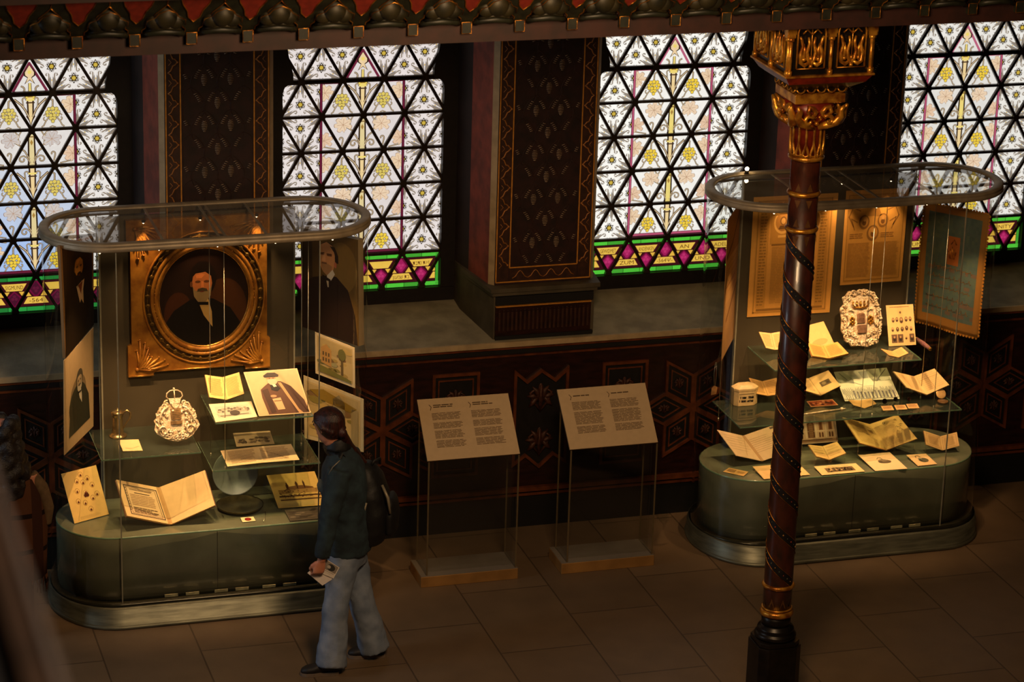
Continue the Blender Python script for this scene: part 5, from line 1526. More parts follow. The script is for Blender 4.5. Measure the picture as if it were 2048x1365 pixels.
ez = ez*1.13
shield('torah_shield', 'silver crowned Torah shield wreathed in foliage on the left shelf, left case', b0, ex, ez, nn, ol1, M_sil, 1, d_sh1, b0)

# ---- on the pedestal
def d_ovals(s):
    P_ = [(.50,.12),(.36,.23),(.66,.22),(.52,.28),(.75,.37),(.30,.42),(.82,.56),(.26,.62),(.44,.68),(.68,.62),(.55,.82)]
    for k, (u, v) in enumerate(P_):
        s.ell(u, v-.015, .066, .057, (190,146,74), 1, 16); s.ell(u, v-.015, .052, .045, (244,208,130), 2, 16)
        s.ell(u, v+.005, .030, .020, (92,40,18), 3, 10); s.ell(u+.004, v-.016, .016, .014, (150,84,44), 4, 8)
    s.ell(.52,.50,.085,.080,(206,166,92),1,18); s.ell(.52,.50,.075,.070,(246,210,134),2,18); s.poly([(.45,.52),(.50,.46),(.56,.46),(.60,.53),(.58,.56),(.47,.56)],(84,36,16),3); s.ell(.53,.465,.022,.022,(160,96,56),4,10)
    for i in range(3): s.lines(.2,.91+i*.02,.8,.925+i*.02,1,(220,186,112),1,i)
card('portrait_sheet', 'yellow sheet of small oval portraits leaning at the left end of the pedestal', tilted((122.5,948.4),(192,930.7),(218,1029),(149,1048), GH+.004, 58), M_sheet, .003, (246,206,122), 'document', d_ovals, z0=GH)
def d_bigbook(L, R):
    L.rect(.10,.08,.93,.94,(232,202,152),1)
    L.frame(.12,.10,.91,.92,.018,(60,44,30),2); L.frame(.17,.14,.86,.88,.010,(90,66,44),2)
    for k in range(9): L.ell(.145,.18+.075*k,.018,.026,(70,50,34),3,10); L.ell(.145,.18+.075*k,.009,.013,(220,190,140),4,8)
    L.lines(.24,.18,.80,.24,2,(90,64,42),3,3); L.rect(.34,.28,.70,.30,(70,46,30),3); L.lines(.22,.34,.82,.66,7,(168,134,94),3,6)
    L.lines(.22,.70,.82,.86,4,(100,74,50),3,8,.6,.3,6)
    L.rect(.94,0,1,1,(196,156,100),1); R.rect(0,0,.04,1,(214,172,112),1)
openbook('open_album', 'big open album with an engraved title border and a blank right page, left case', ((233,960),(317,975.6),(342,1049.4),(254,1032)), ((409.5,941),(430,1011)), GH, 42, 20, (244,208,148), .014, (96,48,20), .010, d_bigbook)
# plates
M_pew = pm('polished_pewter', C(168,180,184), .4, .35, .15, 8, .04, 60)
pc = at(470, 938, y=-1.14)
pt = math.radians(78)
root = empty('standing_plate', (pc.x,-1.17,GH), 'round pewter plate standing upright behind the lying dish', 'plate')
Mx = Matrix.Rotation(pt, 3, 'X')
q = MB(); R0 = .150
q.lathe([(0,.0),(R0*.68,.0),(R0*.74,.006),(R0*.96,.010),(R0,.013),(R0,.010),(R0*.74,.002),(R0*.68,-.004),(0,-.004)], (pc.x,pc.y,GH+R0*math.sin(pt)+.02), 48, M=Mx)
q.build('plate_body', M_pew, root)
q = MB(); q.box((pc.x-.06,pc.y-.05,GH), (pc.x+.06,pc.y+.06,GH+.006)); q.box((pc.x-.05,pc.y-.035,GH+.006),(pc.x-.044,pc.y+.05,GH+.045)); q.box((pc.x+.044,pc.y-.035,GH+.006),(pc.x+.05,pc.y+.05,GH+.045))
q.build('acrylic_stand', M_clear, root)
pc2 = at(480, 1008, z=GH+.03)
root = empty('lying_dish', (pc2.x,pc2.y,GH), 'shallow dark metal dish lying flat in front of the standing plate', 'dish')
q = MB(); R0 = .152
q.lathe([(0,GH),(R0*.80,GH),(R0*.93,GH+.010),(R0,GH+.026),(R0*1.0,GH+.030),(R0*.95,GH+.027),(R0*.78,GH+.012),(R0*.4,GH+.008),(R0*.12,GH+.014),(0,GH+.015)], (pc2.x,pc2.y,0), 48)
q.build('dish_body', pm('tarnished_silver', C(110,98,66), .35, .75, .3, 10, .15, 50), root)
def d_prague(s):
    s.rect(.02,.02,.98,.98,(246,210,116),1)
    s.rect(.12,.48,.98,.60,(190,150,80),2); ink = (74,44,22)
    rd = random.Random(3)
    for k in range(60):
        u = rd.uniform(.10,.95); v = rd.uniform(.50,.72)
        s.rect(u, v, u+rd.uniform(.01,.05), v+rd.uniform(.008,.02), rd.choice([ink,(120,80,40),(96,60,30)]), 3+k % 3)
    s.poly([(.30,.46),(.30,.36),(.33,.28),(.36,.36),(.36,.40),(.50,.38),(.50,.32),(.53,.24),(.56,.32),(.56,.38),(.66,.38),(.66,.30),(.68,.22),(.70,.30),(.70,.40),(.84,.44),(.86,.48),(.24,.50)], (132,92,48), 4)
    for u in (.33,.53,.68): s.rect(u-.012,.28,u+.012,.46,ink,6)
    s.rect(.10,.66,.96,.70,(86,52,26),6); s.rect(.10,.77,.96,.80,(100,62,30),6)
    for k in range(9): s.ell(.16+.09*k,.73,.030,.030,(246,206,112),7,10)
    s.rect(.04,.84,.96,.96,(250,218,130),5)
card('castle_engraving', 'yellow engraving of a castle and river bridge propped beside the visitor', tilted((533,951),(629,943),(655,1010),(557,1017), GH+.012, 30), M_sheet, .003, (248,210,120), 'document', d_prague, z0=GH)
q_ = tilted((569,1020),(648,1012),(662,1036),(580,1043), GH+.004, 6)
def d_dark(s):
    rd = random.Random(5)
    for k in range(30): s.ell(rd.uniform(.1,.9), rd.uniform(.15,.85), .08,.06, rd.choice([(96,88,74),(70,64,54),(120,112,94),(54,48,40)]), 1+k % 4, 8)
card('dark_photograph', 'dark blurred photograph lying flat in front of the castle engraving', q_, M_photo, .003, (80,74,62), 'photograph', d_dark)
card('seal_tag', 'tiny white tag bearing a red wax seal in front of the dish', tilted((480.8,1036),(506.7,1033.8),(511.4,1042.4),(485,1045), GH+.004, 8), M_sheet, .0015, (236,220,168), 'tag', lambda s: (s.ell(.5,.5,.26,.34,(120,24,14),2,14), s.ell(.5,.5,.14,.18,(150,40,24),3,10)))
q = MB(); p1 = at(531,1024,z=GH+.004); p2 = at(527,1043,z=GH+.004)
q.tube([p1+Vector((-.012,0,.0)), p1, p1.lerp(p2,.5)+Vector((.006,0,0)), p2], .002, 6); q.ball(p2, .004, n=6, m=4)
tag(q.build('small_hook', M_wire, loc=(p1+p2)/2), 'thin dark metal hook lying right of the red seal tag', 'hook')
# ================================================================== right case
def d_poster(s):
    s.rect(.05,.03,.95,.975,(218,160,76),1); s.frame(.06,.035,.94,.97,.012,(178,130,56),2)
    for u0, u1 in ((.09,.20),(.80,.91)):
        s.rect(u0,.05,u1,.93,(200,146,66),2); s.lines(u0+.01,.06,u1-.01,.92,34,(160,116,50),3,int(u0*100),.5,.2,2)
    s.rect(.22,.05,.78,.40,(190,138,60),2)
    s.rect(.34,.045,.66,.085,(226,172,84),3); s.lines(.36,.05,.64,.08,2,(130,92,44),4,2)
    s.rect(.24,.10,.76,.16,(150,112,50),3); s.lines(.25,.10,.75,.16,4,(206,156,72),4,8)
    for u in (.36,.72):
        s.ell(u,.22,.105,.095,(230,180,96),3,22); s.ell(u,.215,.085,.078,(172,122,56),4,22)
        s.ell(u+.005,.205,.038,.036,(120,84,40),5,14); s.ell(u+.005,.208,.026,.026,(206,158,88),6,12)
        s.poly([(u-.05,.275),(u-.03,.245),(u+.04,.245),(u+.06,.275)], (104,72,34), 5)
        s.rect(u-.05,.325,u+.05,.345,(230,180,96),4)
    for u0, u1 in ((.25,.49),(.51,.75)): s.lines(u0,.42,u1,.90,36,(186,136,64),3,int(u0*77),.45,.1,3)
    s.rect(.24,.395,.76,.41,(140,100,44),3); s.rect(.10,.935,.90,.955,(150,108,48),3)
q = onwall((Vector((0,-1.012,0)), Vector((0,-1,0))), (1508,395), (1677,386), (1659,625), (1494,635))
card('oval_portrait_poster', 'tall yellowed poster with oval portraits on the back panel, partly behind the spiral column', q, M_sheet, .003, (232,172,84), 'poster', d_poster)
def d_poster2(s):
    s.rect(.04,.04,.96,.97,(214,158,72),1); s.frame(.05,.05,.95,.96,.008,(166,116,50),2)
    for u, v, r in ((.32,.34,.075),(.62,.33,.075),(.47,.46,.085)):
        s.ell(u,v,r*1.15,r,(150,106,48),3,20); s.ell(u,v-.005,r*.85,r*.75,(206,152,74),4,18); s.ell(u,v+.01,r*.42,r*.36,(128,88,42),5,12); s.ell(u,v-.025,r*.28,r*.24,(216,166,92),6,10)
    s.poly([(.40,.20),(.47,.12),(.55,.20),(.60,.28),(.35,.28)], (170,122,54), 3)
    for sg in (-1, 1):
        s.stroke([(.47+sg*.22,.22),(.47+sg*.34,.18),(.47+sg*.40,.28),(.47+sg*.32,.38)], .016, (160,114,52), 3)
        s.stroke([(.47+sg*.26,.34),(.47+sg*.36,.30),(.47+sg*.30,.42)], .012, (160,114,52), 3)
        s.lines(.47+sg*.25-.12,.46,.47+sg*.25+.10,.52,3,(160,112,52),3,3)
    for u0, u1 in ((.08,.46),(.50,.92)): s.lines(u0,.56,u1,.93,26,(186,134,62),3,int(u0*50)+1,.42,.1,4)
q = onwall((Vector((0,-1.012,0)), Vector((0,-1,0))), (1693,382), (1818,376), (1802,562), (1680,571))
card('printed_proclamation', 'square yellowed proclamation with three medallions above two text columns', q, M_sheet, .003, (230,170,82), 'poster', d_poster2)
# hanging parchment on the left wing: wavy edge
def d_parch(s):
    for k, (v0, v1) in enumerate(((0,.30),(.30,.62),(.62,1))): s.rect(0,v0,1,v1,((176,120,60),(206,158,96),(196,150,92))[k],1)
    s.stroke([(.05,.28),(.45,.22),(.95,.02)], .03, (120,76,36), 3)
    s.stroke([(.2,.75),(.6,.66),(.95,.58)], .025, (140,96,50), 3); s.stroke([(.1,.5),(.8,.48)], .012, (160,110,60), 3)
    for k in range(6): s.rect(.15+.02*k,.34+.04*k,.85,.345+.04*k,(176,130,76),2)
q = onwall(W2L, (1456,440), (1484,400), (1466,678), (1443,722))
card('hanging_parchment', 'narrow creased parchment hanging edge-on at the left end of the right case', q, M_sheet, .002, (200,150,90), 'document', d_parch)
# embroidered banner with scalloped gilt border
def banner():
    q = onwall(W2R, (1850,404), (1980,430), (1954,676), (1831,641))
    mb = MB(); TL, TR, BR, BL = q; n_ = (BR-BL).cross(TL-BL).normalized()
    nu, nv = 22, 34
    def P(u, v, l=0.):
        a = TL.lerp(TR, u).lerp(BL.lerp(BR, u), v)
        return a+n_*(.010*math.sin(u*7+v*3)*(.5+v*.5)+l)
    rd = random.Random(6)
    for i in range(nu):
        for j in range(nv):
            u0, u1, v0, v1 = i/nu, (i+1)/nu, j/nv, (j+1)/nv
            edge = i < 2 or i >= nu-2 or j < 2 or j >= nv-3
            cc = (150,104,40) if edge else [(78,100,92),(74,96,90),(84,102,88),(72,94,88),(80,98,92)][rd.randrange(5)]
            if not edge and j in (17,21,26,29) and rd.random() < .5: cc = (104,86,70)
            if 9 <= i <= 12 and 8 <= j <= 15: cc = (168,96,34)
            mb.face([P(u0,v1),P(u1,v1),P(u1,v0),P(u0,v0)], C(*cc), True)
    for k in range(34):
        v = (k+.5)/34
        for u, du in ((0,-.025),(1,.025)):
            mb.face([P(u,v-.014),P(u+du,v-.008),P(u+du,v+.008),P(u,v+.014)][::(1 if du < 0 else -1)], C(176,118,36))
    for k in range(22):
        u = (k+.5)/22
        mb.face([P(u-.022,1),P(u-.012,1.018),P(u+.012,1.018),P(u+.022,1)], C(176,118,36))
        mb.face([P(u+.022,0),P(u+.012,-.012),P(u-.012,-.012),P(u-.022,0)], C(176,118,36))
    root = empty('embroidered_banner', (TL+TR)/2, 'faded blue-green banner with scalloped gilt border at the right end of the right case', 'banner')
    o = mb.build('cloth', attrmat('faded_silk', .75, bump=.08, bscale=60), root, fixn=True)
    so = o.modifiers.new('t', 'SOLIDIFY'); so.thickness = .003
    e = MB(); rd = random.Random(2)
    def eP(u, v): return P(u, v, .003)
    for k in range(5): e.tube([eP(.42+.03*k,.32+.02*abs(k-2)),eP(.435+.025*k,.38),eP(.45+.018*k,.42)], .004, 6)
    e.tube([eP(.46,.30),eP(.50,.26),eP(.54,.30)], .004, 6)
    for r_ in range(5):
        v = .50+.085*r_
        pts = []
        for k in range(9):
            u = .14+.08*k+rd.uniform(-.01,.01)
            pts += [eP(u,v),eP(u+.015,v-.018+rd.uniform(-.01,.01)),eP(u+.035,v+.012),eP(u+.05,v)]
        e.tube(pts, .0020, 5)
    e.build('embroidery', M_gold, root)
banner()

# ---- top shelf
openbook('slim_booklet', 'small open booklet far left on the top shelf, cut off by the spiral column', ((1518,664),(1542,667),(1549.5,700),(1532,696)), ((1570,662),(1580,697)), SH2T, 55, 12, (244,206,140), .003, (150,110,70), .035, pages((200,160,100), 9))
card('upright_page', 'blank cream leaf standing upright behind the open prayer book on the top shelf', tilted((1612,652),(1647,643),(1668,686),(1622,700), SH2T+.03, 62), M_sheet, .004, (240,204,134), 'document', lambda s: s.ell(.45,.8,.35,.14,(214,178,112),1), z0=SH2T)
openbook('prayer_book', 'thick open prayer book with brown pages in front of the upright leaf', ((1614,686),(1646,692),(1658,717),(1625,712)), ((1675,684),(1697,707)), SH2T, 24, 10, (216,160,84), .014, (84,50,26), .020, pages((176,124,60), 12))
# shield 2: broad silver plate with lions' crown
b1 = at(1725, 693, z=SH2T+.02); tt = math.radians(72)
ez2 = Vector((0,math.cos(tt),math.sin(tt))); nn2 = ex.cross(ez2)
h_ = .385; w_ = .15
ol2 = []
for k in range(64):
    a = 2*PI*k/64
    x = math.copysign(abs(math.cos(a))**.62, math.cos(a))*w_*(1-.10*math.exp(-((math.sin(a)-.45)**2)/.02))
    z = h_/2+math.copysign(abs(math.sin(a))**.72, math.sin(a))*h_/2
    k2 = 1+.035*math.cos(13*a)
    ol2.append((x*k2, h_/2+(z-h_/2)*k2))
def d_sh2(root, W):
    q = MB(); rd = random.Random(8)
    n_ = len(ol2)
    for i in range(0, n_, 2):
        x, z = ol2[i]; x *= .90; z = h_/2+(z-h_/2)*.93
        curl(q, W, x, z, rd.uniform(.014,.020), rd.uniform(0,6), .008, rd.choice((-1,1)), .007)
    for k in range(60):
        a = rd.uniform(0, 2*PI); x = w_*.83*math.cos(a); z = h_/2+h_/2*.86*math.sin(a)
        q.ball(W(x, z, .006), rd.uniform(.004,.009), n=7, m=5)
    for sg in (-1, 1):
        q.tube([W(sg*(.112-.020*math.cos((t-6)/6*1.4)), h_*.36+.085*(t/12), .010) for t in range(13)], .007, 6)
        q.tube([W(sg*.05,h_*.62,.008),W(sg*.07,h_*.66,.008),W(sg*.09,h_*.64,.008)], .005, 6)
        for t in range(4): curl(q, W, sg*(.045+.022*t), h_*.18+.012*t, .014, t, .008, sg, .005)
    q.build('foliage_relief', M_sil, root)
    q = MB()
    for sg in (-1, 1):
        for k in range(6):
            a = 2*PI*k/6+.5; q.ball(W(sg*.068+.016*math.cos(a), h_*.46+.024*math.sin(a), .008), 1, n=7, m=5, sc_=(.009,.009,.012))
        q.ball(W(sg*.068, h_*.46, .012), .010, n=8, m=6)
    q.build('gilt_rosettes', M_gil, root)
    q = MB()
    for k in range(5):
        x = -.044+.022*k; q.tube([W(x,h_*.70,.010),W(x*1.35,h_*.745,.014),W(x*1.25,h_*.785,.012)], .006, 6); q.ball(W(x*1.25,h_*.79,.012), .007, n=7, m=5)
    q.tube([W(-.05,h_*.70,.010),W(0,h_*.685,.014),W(.05,h_*.70,.010)], .006, 6)
    q.build('crown', M_gil, root)
    q = MB(); q.prism([W(-.028,h_*.42,.010),W(.028,h_*.42,.010),W(.028,h_*.57,.010),(W(.014,h_*.59,.010)),W(-.014,h_*.59,.010),W(-.028,h_*.57,.010)], -nn2*.01); q.prism([W(-.030,h_*.24,.012),W(.034,h_*.24,.012),W(.034,h_*.38,.012),W(-.030,h_*.38,.012)], -nn2*.01)
    q.build('engraved_tablet', pm('pink_silver_tablet', C(206,160,130), .35, .7, .2, 30), root, fixn=True)
    q = MB()
    for i in range(7): q.tube([W(-.020,h_*.44+i*.008,.0105),W(.020,h_*.44+i*.008,.0105)], .0011, 4)
    q.build('inscription_lines', pm('dark_engraving_b', C(110,70,50), .5, .3, .2, 30), root)
    q = MB(); q.box((b1.x-.06,b1.y-.02,SH2T), (b1.x+.06,b1.y+.10,SH2T+.006)); q.box((b1.x-.03,b1.y+.08,SH2T+.006),(b1.x+.03,b1.y+.086,SH2T+.16))
    q.build('acrylic_stand', M_clear, root)
shield('torah_shield', 'large silver Torah shield with gilt crown and rosettes on the top shelf, right case', b1, ex, ez2, nn2, ol2, M_sil, 2, d_sh2, b1)
def d_portr(s):
    s.rect(.03,.02,.97,.985,(232,192,130),1)
    s.lines(.12,.045,.88,.065,1,(150,110,70),2,2,.7,.05,6)
    ink = (84,64,48)
    s.ell(.5,.19,.035,.030,(120,92,66),2,10)
    for u, v, r in ((.22,.37,.07),(.36,.36,.07),(.52,.38,.09),(.70,.36,.075),(.85,.36,.07)):
        s.ell(u,v,r*.8,r*.9,(150,120,88),2,14); s.ell(u,v+r*.35,r*.6,r*.42,ink,3,10); s.ell(u,v-r*.2,r*.30,r*.34,(206,168,120),4,10)
    for u, v in ((.18,.60),(.36,.60),(.53,.60),(.70,.58),(.86,.60)):
        s.ell(u,v,.055,.060,(60,48,40) if u > .3 and u < .8 else (180,146,104),2,12); s.ell(u,v+.02,.04,.03,ink,3,8); s.ell(u,v-.02,.020,.022,(200,164,120),4,8)
    for u0, u1 in ((.12,.33),(.35,.55),(.78,.96)):
        s.rect(u0,.72,u1,.93,(110,88,68),2); s.ell((u0+u1)/2,.84,.06,.06,(54,42,36),3,10); s.ell((u0+u1)/2,.79,.03,.03,(190,152,112),4,8)
    s.ell(.66,.83,.04,.03,ink,2,8); s.ell(.66,.80,.02,.02,(190,152,112),3,8)
card('portrait_montage', 'upright card of tiny oval and square portraits right of the large Torah shield', tilted((1771.9,611.3),(1826,608.6),(1832,690),(1778,693), SH2T+.004), M_photo, .004, (240,204,144), 'photograph', d_portr, z0=SH2T)
openbook('tiny_booklet', 'tiny open booklet on the top shelf in front of the portrait montage', ((1762,698),(1784,703),(1797,715),(1779,711)), ((1803,694.5),(1817,706.6)), SH2T, 26, 12, (224,170,104), .003, (170,120,70), .008, pages((196,144,84), 6))
q = MB(); pa = at(1833,678,z=SH2T+.014); pb = at(1860,698,z=SH2T+.014); q.tube([pa, pa.lerp(pb,.5), pb], [.012,.017,.012], 12)
o = empty('embroidered_case', (pa+pb)/2, 'purple embroidered cylindrical case lying at the right end of the top shelf', 'case')
q.build('case_body', pm('purple_velvet', C(110,60,84), .8, 0, .3, 60, .4, 200, c2=C(150,110,90)), o)
q = MB(); d_ = (pb-pa).normalized(); q.tube([pb, pb+d_*.008], .0125, 12); q.tube([pa-d_*.008, pa], .0125, 12); q.build('end_cap', M_gil, o)

# ---- middle shelf
def ivory_box():
    p0 = at(1494, 812, z=SH2M+.002); z0 = SH2M
    root = empty('inscribed_box', (p0.x,p0.y,z0), 'ivory coloured many-sided box with black lettering at the left of the middle shelf', 'box')
    w, d, h = .088, .055, .105
    M_iv = pm('ivory_parchment', C(238,206,150), .55, 0, .12, 18, .1, 60)
    oct_ = [(-w,-d*.45),(-w*.72,-d),(w*.55,-d),(w,-d*.35),(w,d*.45),(w*.6,d),(-w*.6,d),(-w,d*.5)]
    q = MB(); q.prism([(p0.x+a,p0.y+d+b,z0) for a,b in oct_], (0,0,h)); q.build('box_body', M_iv, root, fixn=True, bevel=.003)
    q = MB()
    lo = [(p0.x+a*1.03,p0.y+d+b*1.03,z0+h+.002) for a,b in oct_]; mi = [(x,y,z0+h+.018) for x,y,z in lo]; tp_ = [(p0.x+a*.68,p0.y+d+b*.62,z0+h+.038) for a,b in oct_]
    m_ = 8; q.mesh(lo+mi+tp_, [tuple(range(7,-1,-1)), tuple(range(16,24))]+[(i,(i+1)%8,8+(i+1)%8,8+i) for i in range(8)]+[(8+i,8+(i+1)%8,16+(i+1)%8,16+i) for i in range(8)])
    q.build('box_lid', M_iv, root, fixn=True, bevel=.002)
    q = MB(); y = p0.y-.0012
    rd = random.Random(1)
    for zz, n_ in ((z0+.062,16),(z0+.036,16)):
        for i in range(n_):
            x = p0.x-w*.66+i*w*1.18/n_; 
            if rd.random() < .15: continue
            q.box((x,y,zz-.008), (x+.0042,y+.002,zz+rd.uniform(.004,.010))); q.box((x,y,zz+rd.choice((-.008,.002))), (x+.0062,y+.002,zz+.004))
    q.box((p0.x-w*.7,y,z0+.086),(p0.x+w*.54,y+.002,z0+.088)); q.build('lettering', M_black, root)
ivory_box()
openbook('worn_booklet', 'worn open booklet behind the ivory box on the middle shelf', ((1498,756),(1524.6,763),(1536,792),(1514,788)), ((1553,756),(1566,788)), SH2M, 40, 14, (226,176,104), .004, (130,86,44), .055, pages((186,138,76), 8))
def d_pic(L, R):
    R.rect(.28,.40,.76,.66,(104,88,60),2); R.ell(.45,.52,.10,.08,(150,132,92),3,10); R.ell(.64,.54,.07,.06,(70,60,44),3,10); R.rect(0,0,.04,1,(206,170,110),1)
    L.lines(.15,.15,.85,.85,9,(206,170,116),2,3)
openbook('picture_book', 'open book with a small grey plate on its right page, beside the column', ((1600,757),(1617,757),(1641.7,791.4),(1606,780)), ((1656.7,741),(1681,772)), SH2M, 40, 16, (236,200,132), .006, (120,84,48), .040, d_pic)
def d_redp(s):
    s.rect(.04,.10,.96,.90,(150,70,40),1); rd = random.Random(7)
    for k in range(26): s.ell(rd.uniform(.08,.92), rd.uniform(.2,.8), .06,.12, rd.choice([(96,36,22),(196,120,80),(70,28,18),(170,90,50),(210,150,100)]), 2+k % 4, 8)
card('red_postcard', 'small reddish coloured postcard lying on the middle shelf below the picture book', tilted((1613,803),(1665,799),(1676.6,810.6),(1622,814.5), SH2M+.004, 12), M_photo, .0015, (206,150,100), 'postcard', d_redp)
pa = at(1608,829,z=SH2M+.006); pb = at(1688,818,z=SH2M+.006); d_ = (pb-pa).normalized()
q = MB(); q.tube([pa, pa.lerp(pb,.5), pb-d_*.03], [.0055,.006,.0045], 10); o = empty('torah_pointer', (pa+pb)/2, 'long silver Torah pointer lying along the front edge of the middle shelf', 'pointer')
q.build('pointer_rod', M_sil, o); q = MB(); q.ball(pb-d_*.018, .013, n=10, m=8); q.tube([pb-d_*.008, pb+d_*.014], .004, 6); q.build('pointer_knob', M_sil, o)
def d_int(s):
    s.rect(0,0,1,1,(206,206,170),1); s.rect(0,.0,1,.40,(150,160,120),1)
    s.poly([(.16,.0),(.30,.30),(.30,.44),(.0,.34),(.0,.0)], (110,116,88), 2); s.poly([(.62,.02),(.70,.30),(.44,.34),(.36,.02)], (186,190,146), 2); s.poly([(.44,.06),(.62,.04),(.58,.28),(.48,.28)], (120,130,96), 3)
    s.poly([(.74,.0),(1,.0),(1,.36),(.80,.40)], (166,172,132), 2); s.poly([(.30,.30),(.62,.28),(.66,.52),(.28,.54)], (232,230,194), 4)
    s.stroke([(.08,.06),(.20,.34),(.42,.50)], .018, (60,62,44), 5); s.stroke([(.96,.04),(.80,.26),(.72,.40)], .014, (60,62,44), 5)
    rd = random.Random(4)
    for k in range(54):
        u = .02+k*.018; v = .56+rd.uniform(0,.12); s.rect(u, v, u+.007, v+rd.uniform(.16,.34), rd.choice([(30,28,20),(50,46,34),(70,66,48)]), 6)
    for k in range(12):
        u = .22+k*.065; s.ell(u,.70+rd.uniform(0,.1),.016,.035,(24,22,16),7,8); s.rect(u-.014,.74,u+.014,.93,(28,26,20),7)
    s.rect(0,.50,.30,.545,(214,212,176),4); s.rect(.0,.94,1,.955,(90,88,64),6)
card('interior_photograph', 'large pale photograph of a crowded hall interior at the centre of the middle shelf', tilted((1667.7,744.6),(1773.3,736),(1799.6,798),(1690,803), SH2M+.012, 42), M_photo, .003, (214,212,172), 'photograph', d_int, z0=SH2M)
openbook('folded_leaflet', 'blank folded leaflet lying in front of the hall interior photograph', ((1696,800),(1720,801),(1729,817),(1707.7,811)), ((1742.5,797.5),(1752.8,808)), SH2M, 18, 8, (196,160,96), .002, None, .004, None, 'leaflet')
# medals on little stands
M_med = pm('blackened_medal', C(22,18,20), .3, .7, .2, 20)
def medal(px, py, r, label, mat=M_med):
    p = at(px, py, z=SH2M+r+.012)
    root = empty('medal', (p.x,p.y,SH2M), label, 'medal', 'medals on the middle shelf')
    Mx = Matrix.Rotation(math.radians(70), 3, 'X')
    q = MB(); q.lathe([(0,0),(r*.9,0),(r,.002),(r,.004),(r*.9,.006),(r*.82,.0045),(0,.0045)], (p.x,p.y,p.z), 24, M=Mx); q.build('disc', mat, root)
    q = MB(); q.box((p.x-.008,p.y-.006,SH2M), (p.x+.008,p.y+.02,SH2M+.004)); q.box((p.x-.006,p.y+.010,SH2M+.004),(p.x+.006,p.y+.013,p.z-.004)); q.box((p.x-.006,p.y-.005,SH2M+.004),(p.x+.006,p.y-.002,p.z-r+.004)); q.build('medal_stand', M_clear, root)
medal(1769,803,.019,'round black medal, leftmost of the three medals on the middle shelf')
medal(1791,799,.016,'round black medal between two other medals on the middle shelf')
medal(1818,799,.015,'small dark medal, rightmost of the three medals on the middle shelf', pm('brown_medal', C(60,34,24), .3, .7, .2, 20))
for px, py, lb in ((1774.5,816.5,'leftmost of the three small paper captions under the medals'),(1801,815,'middle one of the three small paper captions under the medals'),(1825,812.5,'rightmost of the three small paper captions under the medals')):
    qq = tilted((px-13,py-4),(px+9,py-5),(px+14,py+4),(px-8,py+5), SH2M+.003, 10)
    card('caption_card', lb, qq, M_sheet, .0015, (224,176,118), 'caption', lambda s: s.lines(.1,.2,.9,.8,3,(160,110,70),2,2), group='paper captions under the medals')
openbook('ledger', 'wide open ledger with ruled pages on the right of the middle shelf', ((1786.6,743),(1827.7,753),(1854,789.7),(1814,775.3)), ((1868.7,737.4),(1898.4,770)), SH2M, 36, 18, (240,204,140), .006, (120,80,44), .040,
    lambda L, R: (L.rect(.30,.10,.32,.92,(206,166,106),2), L.lines(.1,.12,.9,.9,10,(222,184,124),2,1,.2), R.rect(.46,.08,.48,.95,(200,156,98),2), R.rect(.10,.30,.95,.32,(206,166,106),2), R.lines(.1,.10,.92,.92,9,(220,182,122),2,2,.2)))
p = at(1884,790,z=SH2M+.040)
o = empty('display_medallion', (p.x,p.y,SH2M), 'pale round medallion propped above its open round case at the right of the middle shelf', 'medallion')
q = MB(); q.lathe([(0,0),(.034,0),(.036,.002),(.036,.005),(.033,.006),(0,.005)], (p.x,p.y+.02,p.z), 28, M=Matrix.Rotation(math.radians(55),3,'X')); q.build('medallion', pm('pale_bronze', C(240,196,128), .4, .5, .12, 40, .3, 120), o)
q = MB(); q.lathe([(0,SH2M),(.034,SH2M),(.037,SH2M+.004),(.037,SH2M+.012),(.033,SH2M+.013),(.030,SH2M+.008),(0,SH2M+.008)], (p.x-.012,p.y-.045,0), 28); q.build('round_case', pm('leather_case', C(110,78,40), .5, 0, .2, 30), o)
q = MB(); q.box((p.x-.004,p.y+.03,SH2M), (p.x+.004,p.y+.036,p.z)); q.build('acrylic_stand', M_clear, o)

